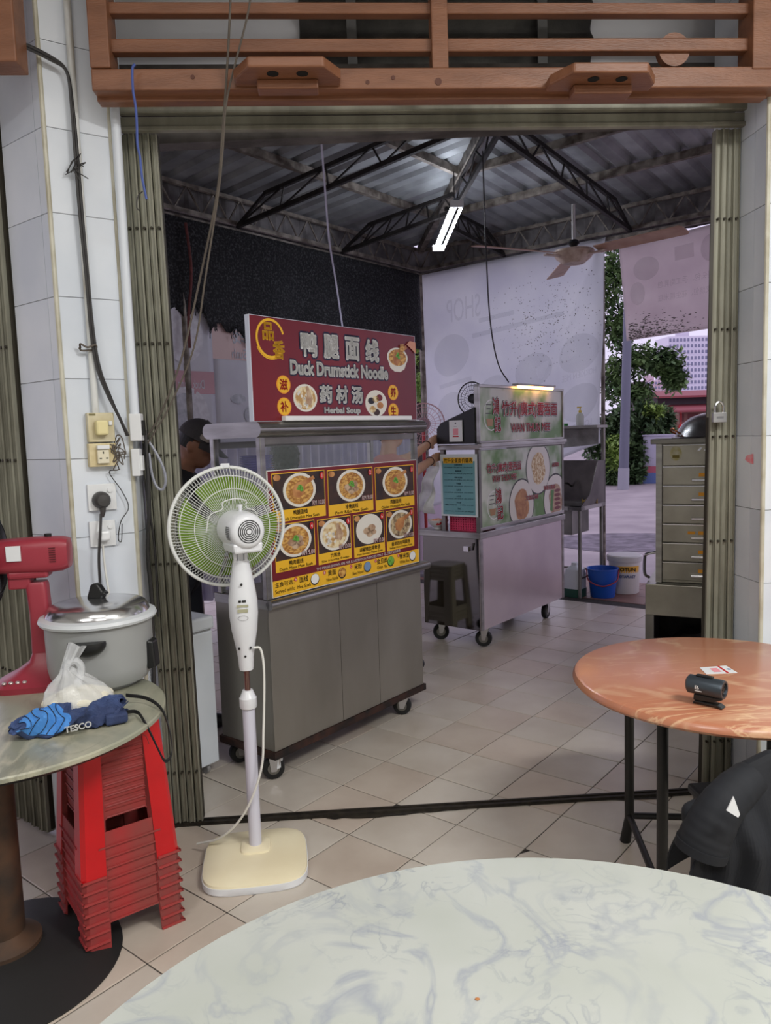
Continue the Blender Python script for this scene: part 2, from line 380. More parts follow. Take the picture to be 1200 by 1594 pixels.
face_tiles(pr, (1.6, 2.79), (3.4, 2.79), (0, -1), [.3] * 6)
MB().cyl((1.598, 2.785, 0), (1.598, 2.785, 3.62), .0085, n=8).build('corner_bead', PVC, pr)
# faint pink paint smear on the right pillar
sm = plane(1166, 714, (1.595, 0, 0), (1, 0, 0)); s_ = MB()
s_.add([Vector((1.5945, sm.y + a, sm.z + b)) for a, b in ((.03, -.004), (.018, .012), (-.03, .02), (-.032, -.02), (-.008, -.018), (.012, -.012))], [tuple(range(6))])
s_.build('pink_smear', mat('pink_smear', (240, 128, 140), .6, rgb2=(236, 170, 176), vscale=60), pr, sharp=0)

# ================================================================ OVERHEAD TIMBER FRAME
WOOD = mat('brown_painted_wood', (138, 92, 66), .42, rgb2=(120, 77, 53), vscale=5, detail=8, stretch=(1, 5, 5), bump=.15, bscale=45)
YF = 2.70
def zf(y, x=640, Y=YF): return atY(x, y, Y).z
X0, X1 = -.76, 1.60
fr = thing('timber_vent_frame', 'brown painted timber vent frame with slats above the shutter', 'frame', (0, YF, 0))
def wb(name, x0, x1, y0, y1, z0, z1, bev=.004): return MB().box(x0, x1, y0 - YF, y1 - YF, z0, z1).build(name, WOOD, fr, sharp=0, bevel=bev)
wb('bottom_rail', X0, X1 + .02, YF, 2.80, zf(138), zf(105)); wb('lower_rail', X0, X1 - .03, YF + .05, 2.80, zf(155, Y=YF + .05), zf(136, Y=YF + .05))
wb('slat', X0 + .03, 1.52, YF + .03, 2.77, zf(80, Y=YF + .03), zf(59, Y=YF + .03)); wb('slat', X0 + .03, 1.52, YF + .03, 2.77, zf(21, Y=YF + .03), zf(3, Y=YF + .03))
wb('slat', X0 + .03, 1.52, YF + .03, 2.77, zf(-38, Y=YF + .03), zf(-56, Y=YF + .03))
xm = atY(685, 60, YF).x; wb('mullion', xm - .028, xm + .028, YF + .005, 2.78, zf(105), zf(-110))
wb('stile', X0, X0 + .065, YF - .005, 2.80, zf(104), zf(-110)); wb('stile', 1.485, 1.605, YF - .005, 2.80, zf(108, 1160), zf(-110)); wb('top_rail', X0, X1, YF, 2.80, zf(-140), zf(-110))
for (xa, xb, yb) in ((362, 530, 104), (858, 1022, 113)):
    a, b = atY(xa, yb, YF - .07).x, atY(xb, yb, YF - .07).x; z = zf(yb, (xa + xb) / 2, YF - .14); c = .055
    P = [(a, 0), (a, -.055), (a + c, -.14), (b - c, -.14), (b, -.055), (b, 0)]
    br = MB(); br.prism(P, lambda u_, v_, d: Vector((u_, v_, d)), z, z + .034)
    bo = br.build('hook_shelf', WOOD, fr, sharp=0, bevel=.006)
    bl = MB(); bl.box((a + b) / 2 - .1, (a + b) / 2 + .1, -.06, 0, z - .03, z); bl.build('support_block', WOOD, bo, sharp=0, bevel=.005)
    for k in (-.045, .05): MB().cyl(((a + b) / 2 + k, -.095, z - .0015), ((a + b) / 2 + k, -.095, z + .002), .019, n=18).build('hole', DARK, bo)
cdisc = atY(1047, 80, 2.76); MB().cyl((cdisc.x, .045, cdisc.z), (cdisc.x, .075, cdisc.z), .056, n=32).build('round_plate', WOOD, fr)
for (x, y) in ((612, 121), (682, 127), (300, 120), (572, 128)):
    q = atY(x, y, YF); MB().cyl((q.x, -.002, q.z), (q.x, .01, q.z), .007 if x < 650 else .012, n=12).build('knot_hole', mat('knot', (90, 50, 36), .6), fr)
# timber of the neighbouring opening at the far left
tl = MB(); q0 = atY(30, 100, 2.62); tl.box(q0.x - .3, q0.x, 2.60, 2.70, q0.z, 3.55)
tag(tl.build('timber_post', WOOD, sharp=0, bevel=.005), 'brown painted timber end of the neighbouring frame above the pillar', 'timber')

# ================================================================ SHUTTER HEADER, BEAM, WALL OVER THE OPENING
GATE = mat('shutter_paint', (152, 151, 136), .5, .15, (118, 116, 103), 3, detail=8, bump=.06, bscale=70, stretch=(3, 3, 1))
GATE_D = mat('shutter_dark', (60, 56, 46), .7, .2)  # even dark tone for rivets, links and the strip above the header
hz0, hz1 = atY(640, 201, 2.95).z, atY(640, 166, 2.95).z
hd = MB(); hd.box(-.755, 1.6, 2.95, 2.99, hz0 + .014, hz1 - .028)
hd.box(-.755, 1.6, 2.94, 2.97, hz0, hz0 + .016); hd.box(-.755, 1.6, 2.93, 2.96, hz1 - .024, hz1)
struct(hd.build('trim_3', GATE, sharp=0, bevel=.003), 'grey green steel header rail of the shutter')
wt = MB(); wt.box(-.755, 1.6, 2.97, 3.03, hz1, hz1 + .05); struct(wt.build('trim_4', GATE_D, sharp=0), 'dark strip above the shutter header')
CONC = mat('grimy_concrete', (104, 100, 98), .9, rgb2=(70, 66, 64), vscale=6, detail=8, bump=.3, bscale=40)
zb = atY(640, 231, 3.32).z
bm_ = MB(); bm_.hexa([(-1.2, 3.24, zb - .02), (1.9, 3.24, zb + .085), (1.9, 3.32, zb + .085), (-1.2, 3.32, zb - .02), (-1.2, 3.24, zb + .3), (1.9, 3.24, zb + .3), (1.9, 3.32, zb + .3), (-1.2, 3.32, zb + .3)])
struct(bm_.build('wall_beam', CONC, sharp=0), 'grimy concrete beam over the opening')
PLAS = mat('grey_plaster', (226, 226, 230), .8, rgb2=(212, 212, 218), vscale=2)
wa = MB().box(-3.2, 3.4, 3.40, 3.46, zb + .28, 4.3).build('wall_front', PLAS, sharp=0); struct(wa, 'pale grey plaster wall above the opening')
# corrugated cement sheet fixed to that wall
CEM = mat('old_cement_sheet', (84, 82, 78), .9, rgb2=(62, 60, 58), vscale=9, detail=8, bump=.3, bscale=60)
xa, xb = atY(467, 70, 3.36).x, atY(921, 70, 3.36).x; cs = MB(); z0_, z1_ = zb + .29, 3.85
cs.grid(lambda a, b: Vector((xa + (xb - xa) * a + .03 * b * (1 if a > .5 else -1) * 0, 3.36 + .022 * math.cos(2 * math.pi * (z0_ + (z1_ - z0_) * b) / .14), z0_ + (z1_ - z0_) * b)), 2, 60)
cso = cs.build('corrugated_sheet', CEM, sharp=60, solid=.008); tag(cso, 'dark corrugated cement sheet behind the brown timber slats', 'sheet')
for x in (548, 845):
    q = atY(x, 70, 3.32); MB().box(q.x - .02, q.x + .02, 3.322, 3.335, z0_, z1_).build('batten', mat('grey_batten', (100, 100, 100), .7), cso, sharp=0)
# the rest of the shop around the camera
SHOPW = mat('shop_wall', (206, 206, 202), .8)
cl = MB().box(-4.2, 3.4, -5, 2.66, 3.62, 3.7).build('ceiling', SHOPW, sharp=0); struct(cl)
struct(MB().box(-4.2, 3.4, -5.1, -5, 0, 3.62).build('wall_back', SHOPW, sharp=0))
struct(MB().box(3.3, 3.4, -5, 2.79, 0, 3.62).build('wall_side', SHOPW, sharp=0))
struct(MB().box(-4.3, -4.2, -5, 3.0, 0, 3.62).build('wall_far_left', SHOPW, sharp=0))

# ================================================================ FOLDED SHUTTERS
def folded_gate(label, tops, bots, z1, nslat, w_, facing):
    # tops/bots: (start, end) points of the stack at top and bottom
    g = thing('folding_shutter', label, 'shutter', bots[0], group=None)
    b0 = Vector(bots[0])
    fx = Vector(facing).normalized(); 
    for k in range(nslat):
        t = (k + .5) / nslat; pb = Vector(bots[0]).lerp(Vector(bots[1]), t) - b0; ptp = Vector(tops[0]).lerp(Vector(tops[1]), t) - b0
        sd = (Vector(bots[1]) - Vector(bots[0])).normalized(); hw = w_ / 2; dy = .0 if k % 2 else .006
        prof = [(-hw, 0), (-hw, -.030), (-hw * .62, -.034), (-hw * .45, -.026), (hw * .45, -.026), (hw * .62, -.034), (hw, -.030), (hw, 0)]
        P = [sd * a + (-fx) * (b + dy) * 1. for a, b in prof]
        s_ = MB(); n = len(P); s_.add([pb + p + Vector((0, 0, .012)) for p in P] + [ptp + p + Vector((0, 0, z1 - b0.z * 0)) for p in P],
              [tuple(range(n - 1, -1, -1)), tuple(range(n, 2 * n))] + [(i, (i + 1) % n, n + (i + 1) % n, n + i) for i in range(n)])
        so = s_.build('slat', GATE, g, sharp=0)
        rv = MB()
        for zz in (.22, .64, 1.06, 1.48, 1.90, 2.32):
            c = pb.lerp(ptp, zz / z1) + Vector((0, 0, zz)); rv.cyl(c + fx * .020, c + fx * .0355, .0048, n=8)
        rv.build('rivet', GATE_D, so, kind='stuff')
    bk = MB()   # scissor links folded between the slats
    a, b = Vector(bots[0]) - b0, Vector(bots[1]) - b0; c, d = Vector(tops[0]) - b0, Vector(tops[1]) - b0
    bk.hexa([a + fx * -.012 + Vector((0, 0, .02)), b + fx * -.012 + Vector((0, 0, .02)), b + fx * .012 + Vector((0, 0, .02)), a + fx * .012 + Vector((0, 0, .02)),
             c + fx * -.012 + Vector((0, 0, z1)), d + fx * -.012 + Vector((0, 0, z1)), d + fx * .012 + Vector((0, 0, z1)), c + fx * .012 + Vector((0, 0, z1))])
    bk.build('scissor_links', GATE_D, g, sharp=0)
    return g
gt = hz0
folded_gate('folded grey green steel shutter beside the sockets and white conduit', ((-.748, 3.0, 0), (-.615, 3.0, 0)), ((-.735, 3.0, 0), (-.592, 3.0, 0)), gt, 5, .0235, (0, -1, 0))
folded_gate('folded grey green steel shutter with a padlock hanging on it', ((1.500, 3.0, 0), (1.592, 3.0, 0)), ((1.466, 3.0, 0), (1.588, 3.0, 0)), gt, 4, .0262, (0, -1, 0))
d3 = (D_ - A_).normalized()
folded_gate('folded grey green steel shutter of the next opening behind the red table fan', (D_ + d3 * .02, D_ + d3 * .32), (D_ + d3 * .02, D_ + d3 * .32), 3.0, 10, .026, (-.663, -.749, 0))
# side flange of each visible shutter end
# ================================================================ CANOPY
SB = 7.05; sc_ = SB / 6.443
Kc = Vector((.906 * 1.0943, 7.828 * 1.0943, 0))
EZ = 3.27; RZ = 3.57; SL = .07
ROOF = mat('metal_roof_sheet', (164, 168, 170), .5, .3, (126, 129, 132), 3, detail=6)
TRUSS = mat('dark_truss_steel', (52, 48, 46), .6, .4, (34, 30, 30), 15)
PURL = mat('purlin_steel', (150, 142, 132), .55, .3, (84, 74, 66), 12, detail=8)
def cn(a, b, z): q = Kc + U * a - V * b; return Vector((q.x, q.y, z))   # a: in from the left eave, b: in from the back eave
rf = MB()
def roof_z(a, b): return RZ + SL * min(a, b)
def corr(t): 
    f = (t / .19) % 1; return .028 if f < .22 else (.028 * (1 - (f - .22) / .06) if f < .28 else (0 if f < .94 else .028 * (f - .94) / .06))
NB = 4.6
step = .0317
# left slope: sheets run up along U; ribs repeat along b
def slope(left):
    t = 0.; m_ = MB(); prev = None
    while t < 7.2:
        z_off = corr(t); top_a = min(t, NB)
        p0, p1 = (cn(-.25, t, RZ - SL * .25 + z_off), cn(top_a, t, RZ + SL * top_a + z_off)) if left else (cn(t, -.25, RZ - SL * .25 + z_off), cn(t, top_a, RZ + SL * top_a + z_off))
        if prev: m_.quad(prev[0], p0, p1, prev[1])
        prev = (p0, p1); t += step
    return m_
rfo = thing('canopy_roof', 'dark hipped corrugated metal canopy roof with purlins over the stalls', 'roof', (0, 0, 0)); rfo['kind'] = 'structure'
slope(True).build('roof_sheet', ROOF, rfo, sharp=20); slope(False).build('roof_sheet', ROOF, rfo, sharp=20)
def strut(name, p, q, w_, h_, m_=PURL): return MB().beam(p, q, w_, h_).build(name, m_, rfo, sharp=0)
for a in (.75, 1.5, 2.25, 3.0, 3.75):
    strut('purlin', cn(a, a, roof_z(a, a) - .03), cn(a, 7, RZ + SL * a - .03), .04, .06); strut('purlin', cn(a, a, roof_z(a, a) - .03), cn(7, a, RZ + SL * a - .03), .04, .06)
strut('hip_rafter', cn(0, 0, RZ - .04), cn(NB, NB, RZ + SL * NB - .04), .06, .08)
def lattice(name, p0, p1, q0, q1, n, w_=.022, cm=TRUSS):
    m_ = MB(); m_.beam(p0, p1, .03, .034); m_.beam(q0, q1, .03, .03); p0, p1, q0, q1 = map(Vector, (p0, p1, q0, q1))
    for k in range(n):
        m_.beam(p0.lerp(p1, k / n), q0.lerp(q1, (k + .5) / n), w_ * .5, w_ * .5); m_.beam(q0.lerp(q1, (k + .5) / n), p0.lerp(p1, (k + 1) / n), w_ * .5, w_ * .5)
    m_.beam(p0, q0, w_, w_); m_.beam(p1, q1, w_, w_)
    return m_.build(name, cm, rfo, sharp=0)
# eave lattice girders
lattice('eave_girder', cn(0, 0, EZ + .05), cn(0, 7, EZ + .05), cn(0, 0, RZ - .05), cn(0, 7, RZ - .05), 26, cm=PURL)
lattice('eave_girder', cn(0, 0, EZ + .05), cn(7, 0, EZ + .05), cn(0, 0, RZ - .05), cn(7, 0, RZ - .05), 26, cm=PURL)
strut('eave_tube', cn(0, 0, EZ - .01), cn(0, 7, EZ - .01), .03, .03); strut('eave_tube', cn(0, 0, EZ - .01), cn(7, 0, EZ - .01), .03, .03)
# trusses up the slopes
for b in (1.3, 2.6, 4.0): lattice('truss', cn(0, b, EZ + .03), cn(min(b, NB), b, EZ + .06 + SL * min(b, NB)), cn(.35, b, RZ - .08), cn(min(b, NB), b, RZ - .1 + SL * min(b, NB)), 5)
for a in (1.05, 2.35, 3.8): lattice('truss', cn(a, 0, EZ + .03), cn(a, min(a, NB), EZ + .06 + SL * min(a, NB)), cn(a, .35, RZ - .08), cn(a, min(a, NB), RZ - .1 + SL * min(a, NB)), 5)
lattice('ridge_truss', cn(1.35, 1.35, EZ + .16), cn(4.2, 4.2, EZ + .34), cn(1.35, 1.35, RZ + .02), cn(4.2, 4.2, RZ + .22), 8)
# fascia sheets behind the eave girders
def fascia(left):
    m_ = MB(); t = -.1; prev = None
    while t < 7:
        o_ = corr(t) * .8; p = (cn(-.1 - o_, t, EZ - .02), cn(-.1 - o_, t, RZ + .02)) if left else (cn(t, -.1 - o_, EZ - .02), cn(t, -.1 - o_, RZ + .02))
        if prev: m_.quad(prev[0], p[0], p[1], prev[1])
        prev = p; t += step
    return m_
FASC = mat('fascia_sheet', (128, 124, 124), .7, .1, (92, 88, 88), 8, detail=8)
fascia(True).build('fascia', FASC, rfo, sharp=20); fascia(False).build('fascia', FASC, rfo, sharp=20)
# corner post and intermediate posts
POST_A = (plane(939, 700, Kc, V) - Kc).dot(U)
for (a, b) in ((0, 0), (0, 3.2), (POST_A, 0), (4.6, 0)):
    q = cn(a, b, 0); MB().cyl((q.x, q.y, -.04), (q.x, q.y, EZ), .035 if a == 0 else .02, n=12).build('post', PURL, rfo)
# ================================================================ BANNERS AND NET
BAN = mat('faded_banner', (243, 245, 246), .7, rgb2=(234, 236, 240), vscale=2.5, detail=6, thin=.75)
BAN_P = mat('faded_banner_pinkish', (238, 230, 230), .7, rgb2=(226, 216, 218), vscale=3, detail=6, thin=.72)
def ban_pt(x, y, off=0.): q = plane(x, y, Kc - V * off, V); return q
FADE = mat('faded_print', (150, 160, 168), .7, alpha=.15)
FADE2 = mat('faded_print_dark', (174, 182, 188), .7, rgb2=(196, 202, 206), vscale=18, detail=8)
def banner(name, label, corners, m, wave, nu=40, nv=30, rows=None, off=.06):
    TLc, TRc, BRc, BLc = [ban_pt(*c, off) for c in corners]
    def fn(u_, v_):
        p = TLc.lerp(TRc, u_).lerp(BLc.lerp(BRc, u_), v_); return p - V * wave(u_, v_)
    o = MB().grid(fn, nu, nv).build(name, m, sharp=80, solid=.002); tag(o, label, 'banner'); return o, fn
def wv1(u_, v_):
    return .03 * math.sin(6 * u_ + 1) * v_ + .05 * max(0, u_ - .6) * math.sin(26 * (u_ + .35 * v_)) * (.5 + v_) + .015 * math.sin(14 * u_ - 3 * v_) * v_ - .03 * math.exp(-((u_ - (.97 - .42 * v_)) / .03) ** 2) * (1 - v_) * 1.2
b1, f1 = banner('hanging_banner', 'large dirty white banner with faded menu print hung behind the green noodle stall', ((657, 428), (942, 369), (934, 690), (672, 790)), BAN, wv1, 70, 50)
DIRT = mat('mould_specks', (92, 88, 80), .9)
ds = MB()
for k in range(520):
    a = random.gauss(.72, .14); b = random.gauss(.33, .11)
    if not (.3 < a < .99 and .08 < b < .7): continue
    p = f1(a, b) - V * .006; r_ = random.uniform(.0015, .006); ds.add([p + U * r_ * math.cos(t) + Vector((0, 0, r_ * math.sin(t))) for t in (0, 1.26, 2.5, 3.8, 5)], [(0, 1, 2, 3, 4)])
ds.build('mould_specks', DIRT, b1, sharp=0, kind='stuff')
# faded see-through print on the banner back: mirrored headings and dish pictures
def on_banner(fn, o, items, mm):
    m_ = MB()
    for (kind, a, b, w_, h_, *t) in items:
        if kind == 'rect': m_.grid(lambda x, y: fn(a + w_ * x, b + h_ * y) - V * .004, 6, 4)
        elif kind == 'disc':
            n = 24; m_.add([fn(a + w_ * math.cos(2 * math.pi * i / n), b + h_ * math.sin(2 * math.pi * i / n)) - V * .005 for i in range(n)] + [fn(a, b) - V * .005], [(i, (i + 1) % n, n) for i in range(n)])
        elif kind == 'text':
            vs, fs = text_geo(t[0], 0.); xs = [v.x for v in vs]; ys = [v.y for v in vs]; x0, x1, y0, y1 = min(xs), max(xs), min(ys), max(ys)
            m_.add([fn(a + w_ * (1 - (v.x - x0) / (x1 - x0)), b + h_ * (1 - (v.y - y0) / (y1 - y0))) - V * .005 for v in vs], fs)
    return m_.build('faded_print', mm, o, sharp=0, kind='stuff')
on_banner(f1, b1, [('text', .15, .13, .2, .10, 'SHOP'), ('rect', .34, .24, .2, .02), ('rect', .30, .30, .5, .02), ('rect', .09, .485, .2, .018), ('text', .1, .71, .14, .025, 'CURRY MEE'),
                   ('text', .3, .68, .24, .028, 'CLAYPOT YEE MEE'), ('text', .52, .645, .2, .028, 'CHAR KUAY TEOW'), ('text', .8, .61, .17, .03, 'HOKKIEN MEE'), ('text', .84, .86, .12, .03, 'LOR MEE'), ('rect', .08, .93, .13, .02)], FADE)
on_banner(f1, b1, [('disc', .17, .37, .11, .09), ('disc', .16, .60, .09, .07), ('disc', .42, .59, .1, .08), ('disc', .64, .54, .1, .08), ('disc', .88, .52, .1, .09), ('disc', .89, .76, .1, .09), ('disc', .38, .79, .07, .05)], mat('faded_dish', (170, 178, 178), .7, rgb2=(120, 130, 128), vscale=16, detail=8, alpha=.15))
b2, f2 = banner('hanging_banner', 'short pinkish white banner with faded print hung beside the padlocked shutter', ((963, 386), (1180, 330), (1180, 500), (975, 531)), BAN_P, lambda a, b: .012 * math.sin(9 * a) * b - .01 * math.sin(4 * a + 3 * b), 40, 20)
on_banner(f2, b2, [('text', .28, .58 - .14, .42, .07, '馒头包、手工南乳包'), ('text', .28, .58, .40, .07, '叉烧包、花生糯米糍'), ('rect', .42, .13, .14, .14), ('disc', .68, .22, .07, .13)], mat('faded_print_rose', (150, 130, 136), .7, alpha=.2))
on_banner(f2, b2, [('disc', .2, .28, .1, .12), ('disc', .12, .52, .06, .12)], mat('faded_dish_green', (150, 154, 150), .7, rgb2=(200, 190, 192), vscale=18, detail=8, alpha=.22))
ds = MB()
for k in range(420):
    a = abs(random.gauss(.06, .22)) + .03; b = 1 - abs(random.gauss(0, .10)) - .01
    if a > .62: continue
    p = f2(a, b) - V * .006; r_ = random.uniform(.002, .008); ds.add([p + U * r_ * math.cos(t) * 1.8 + Vector((0, 0, r_ * math.sin(t) * .6)) for t in (0, 1.26, 2.5, 3.8, 5)], [(0, 1, 2, 3, 4)])
ds.build('mould_specks', DIRT, b2, sharp=0, kind='stuff')
# black shade net along the left side
def left_pt(a, z, off=.03): q = Kc - V * a + U * off; return Vector((q.x, q.y, z))
def left_px(x, y): q = plane(x, y, Kc, U); return (Kc - q).dot(V), q.z
NET = mat('black_shade_net', (22, 22, 24), .9, rgb2=(84, 84, 88), vscale=60, detail=8, lo=.48, hi=.78, bump=.4, bscale=150)
a0, zt_ = left_px(648, 436)[0], EZ - .02
def net_low(a):
    z = left_px(400, 522)[1]; return z + .03 * math.sin(a * 7) + (.04 * math.sin(a * 31) if a > 2.2 else 0) + (.12 if a > 3.0 else 0)
def fnet(u_, v_):
    a = a0 + (5.2 - a0) * u_; z0 = net_low(a); return left_pt(a, zt_ + (z0 - zt_) * v_, .04 + .02 * math.sin(a * 9) * v_)
no = MB().grid(fnet, 90, 14).build('shade_net', NET, sharp=80, solid=.004); tag(no, 'black shade net hung along the left side of the canopy', 'net')
fg = MB()   # torn threads at its lower edge
for k in range(60):
    a = random.choice((2.55, 2.7, 2.95, 3.05)) + random.gauss(0, .04); p = left_pt(a, net_low(a) + .02, .05); fg.tube([p, p + Vector((random.gauss(0, .012), random.gauss(0, .012), -random.uniform(.02, .09)))], .003, 4)
fg.build('torn_edge', NET, no, sharp=0, kind='stuff')
RAG = mat('red_cord', (118, 62, 62), .8, rgb2=(90, 50, 48), vscale=30)
aR, zR = left_px(279, 350); fr_ = MB(); fr_.tube(smooth_path([left_pt(aR, zR, .08), left_pt(aR - .02, zR - .35, .09), left_pt(aR + .02, zR - .7, .08), left_pt(aR + .03, zR - .95, .08)]), .012, 6)
tag(fr_.build('cord', RAG), 'frayed dull red cord hanging down the black shade net', 'cord')
# faded vinyl posters under the net
PO1 = mat('poster_pale', (206, 204, 212), .5, rgb2=(196, 194, 204), vscale=3); PO_R = mat('poster_rose', (198, 152, 160), .5); PO_W = mat('poster_dish', (222, 220, 226), .5, rgb2=(200, 196, 204), vscale=24, detail=6)
PO_G = mat('poster_grey', (166, 168, 176), .5, rgb2=(200, 200, 208), vscale=22, detail=8); PO_PK = mat('poster_peach', (216, 188, 184), .5)
def poster(label, x0, x1, yt, yb, items):
    aL, aRr = left_px(x0, 600)[0], left_px(x1, 600)[0]; zt, zb_ = left_px((x0 + x1) / 2, yt)[1], left_px((x0 + x1) / 2, yb)[1]
    fn = lambda u_, v_: left_pt(aL + (aRr - aL) * u_, zt + (zb_ - zt) * v_, .015 + .006 * math.sin(8 * u_))
    p = MB().grid(fn, 10, 10).build('vinyl_poster', PO1, sharp=80, solid=.002); tag(p, label, 'poster', None)
    for (kind, a, b, w_, h_, m_, *t) in items:
        mm = MB()
        if kind == 'rect': mm.grid(lambda x, y: fn(a + w_ * x, b + h_ * y) + U * .004, 4, 3)
        elif kind == 'disc':
            n = 28; mm.add([fn(a + w_ * math.cos(2 * math.pi * i / n), b + h_ * math.sin(2 * math.pi * i / n)) + U * .006 for i in range(n)], [tuple(range(n))])
        else:
            vs, fs = text_geo(t[0], .01); xs = [v.x for v in vs]; ys = [v.y for v in vs]; q0, q1, r0_, r1_ = min(xs), max(xs), min(ys), max(ys)
            mm.add([fn(a + w_ * (1 - (v.x - q0) / (q1 - q0)), b + h_ * (1 - (v.y - r0_) / (r1_ - r0_))) + U * .007 for v in vs], fs)
        mm.build('faded_print', m_, p, sharp=0, kind='stuff' if kind == 'text' else None)
    return p
poster('faded pink and white vinyl poster with a bowl picture behind the capped person', 248, 331, 462, 735, [('rect', 0, .42, 1, .13, PO_R), ('disc', .45, .22, .38, .16, PO_W), ('disc', .45, .68, .42, .17, PO_W), ('disc', .45, .68, .34, .135, PO_G), ('rect', 0, .84, 1, .16, PO_R), ('text', .3, .47, .5, .05, PO1, 'Duck Drums'), ('text', .2, .88, .6, .06, PO1, '鸭腿面')])
poster('faded peach and white vinyl poster with grey lettering behind the red duck noodle sign', 331, 430, 492, 740, [('rect', 0, 0, 1, .28, PO_PK), ('text', .3, .06, .45, .12, PO_G, '面线'), ('text', .28, .21, .5, .06, PO_G, 'Mee Suah'), ('poly' if False else 'disc', .75, .62, .32, .08, PO_G), ('disc', .35, .52, .12, .03, PO_G)])
# pleated pale plastic sheet below the posters
PLS = mat('pleated_plastic', (196, 192, 214), .5, rgb2=(178, 174, 204), vscale=8)
aA, aB = left_px(250, 700)[0] + .5, .35; zA = left_px(330, 690)[1]
def fpl(u_, v_): a = aB + (aA - aB) * u_; return left_pt(a, zA + (.25 - zA) * v_, .10 + .035 * math.sin(a * 58))
tag(MB().grid(fpl, 240, 2).build('plastic_sheet', PLS, sharp=0, solid=.002), 'pleated pale lilac plastic sheet hung behind the duck noodle stall', 'sheet')

# ================================================================ CANOPY LAMP AND FAN
TUBE_E = mat('lit_tube', (255, 255, 255), .4, emit=(236, 242, 255), estr=46)
p0 = plane(711, 322, (0, 5.95, 0), (0, 1, 0)); p1 = plane(682, 390, (0, 6.9, 0), (0, 1, 0))
lm = thing('fluorescent_light', 'lit double tube fluorescent light hung under the canopy ridge', 'light', p0)
d = p1 - p0; sx = Vector((1, 0, 0)) * .036; m_ = MB(); m_.beam((0, 0, .05), d + Vector((0, 0, .05)), .04, .035); m_.build('batten', mat('lamp_batten', (120, 124, 128), .6), lm, sharp=0, bevel=.004)
for s in (-1, 1): MB().cyl(sx * s + d * .03, sx * s + d * .97, .0105, n=12).build('tube', TUBE_E, lm)
for t in (.0, 1.): MB().beam(d * t + Vector((-.05, 0, .02)), d * t + Vector((.05, 0, .02)), .03, .05).build('lamp_holder', WHITEP, lm, sharp=0)
for t in (.1, .9): MB().cyl(d * t + Vector((0, 0, .06)), d * t + Vector((0, 0, .30)), .004, n=6).build('hanger_rod', TRUSS, lm)
# ceiling fan
hub = plane(893, 400, (0, 5.9, 0), (0, 1, 0)); FANW = mat('old_fan_cream', (208, 190, 176), .5, rgb2=(168, 140, 124), vscale=14, detail=8)
cf = thing('ceiling_fan', 'old cream three blade ceiling fan on a rod below the canopy trusses', 'ceiling fan', hub)
zt2 = plane(893, 318, (0, 5.9, 0), (0, 1, 0)).z - hub.z
MB().cyl((0, 0, .08), (0, 0, zt2), .014, n=12).build('rod', mat('rod_white', (200, 198, 196), .4), cf)
MB().lathe([(.0, .13), (.03, .125), (.045, .10), (.02, .075), (.0, .07)], 20).build('canopy_cup', BLACKP, cf)
MB().lathe([(0, .065), (.05, .06), (.15, .045), (.155, .03), (.13, -.01), (.085, -.045), (.08, -.05), (0, -.052)], 32).build('motor', FANW, cf)
for px in ((765, 386), (1050, 362), (884, 429)):
    tip = plane(px[0], px[1], (0, 0, hub.z + .015), (0, 0, 1)) - hub
    tip = Vector((tip.x, tip.y, 0)); 
    if px[1] == 429:
        tip = Vector((.12, 1., 0))
    ang = math.atan2(tip.y, tip.x); Lb = .86; dr = Vector((math.cos(ang), math.sin(ang), 0)); pp = Vector((-dr.y, dr.x, 0))
    m_ = MB()
    for s in (0, 1):
        pass
    P = [dr * .2 - pp * .06, dr * Lb - pp * .075, dr * (Lb + .02) - pp * .05, dr * (Lb + .02) + pp * .05, dr * Lb + pp * .075, dr * .2 + pp * .06]
    z_ = [.018, .018, .012, -.006, -.012, -.012]
    m_.add([p + Vector((0, 0, z + .02)) for p, z in zip(P, z_)] + [p + Vector((0, 0, z + .014)) for p, z in zip(P, z_)], [tuple(range(6)), tuple(range(11, 5, -1))] + [(i, 6 + i, 6 + (i + 1) % 6, (i + 1) % 6) for i in range(6)])
    bo = m_.build('blade', mat('fan_blade', (196, 160, 140), .5, rgb2=(176, 138, 118), vscale=8), cf, sharp=0)
    MB().beam(dr * .1, dr * .27, .04, .01).build('blade_iron', FANW, bo, sharp=0)
# ================================================================ FOOD STALL CARTS
def caster(parent, x, y, r=.058, lab=None, h=.13, yaw=0.):
    M = Matrix.Translation((x, y, 0)) @ Matrix.Rotation(yaw, 4, 'Z')
    q = lambda a, b, c: M @ Vector((a, b, c))
    o = MB().lathe([(0, -.016), (r * .55, -.016), (r * .6, -.018), (r * .95, -.018), (r, -.012), (r, .012), (r * .95, .018), (r * .6, .018), (r * .55, .016), (0, .016)], 28, M @ Matrix.Translation((0, 0, r)) @ Matrix.Rotation(math.pi / 2, 4, 'X')).build('caster_wheel', RUBBER, parent)
    for s in (-1, 1):
        MB().cyl(q(0, s * .0185, r), q(0, s * .0195, r), r * .55, n=20).build('wheel_hub', STEEL_D, o)
        MB().prism([(-.012, r - .012), (.012, r - .012), (.042, h), (-.02, h)], lambda a, b, d: q(a, d, b), s * .022, s * .026).build('fork_plate', STEEL_B, o, sharp=0)
    MB().cyl(q(.01, 0, h - .006), q(.01, 0, h), .03, n=16).build('swivel_plate', STEEL_D, o)
    return o
NOODLE = mat('print_noodles', (222, 176, 96), .45, rgb2=(160, 104, 44), vscale=55, detail=3, stretch=(1, 1, 2.2), lo=.4, hi=.6)
BROTH = mat('print_broth', (190, 150, 90), .4, rgb2=(236, 220, 180), vscale=40, detail=2, lo=.42, hi=.58)
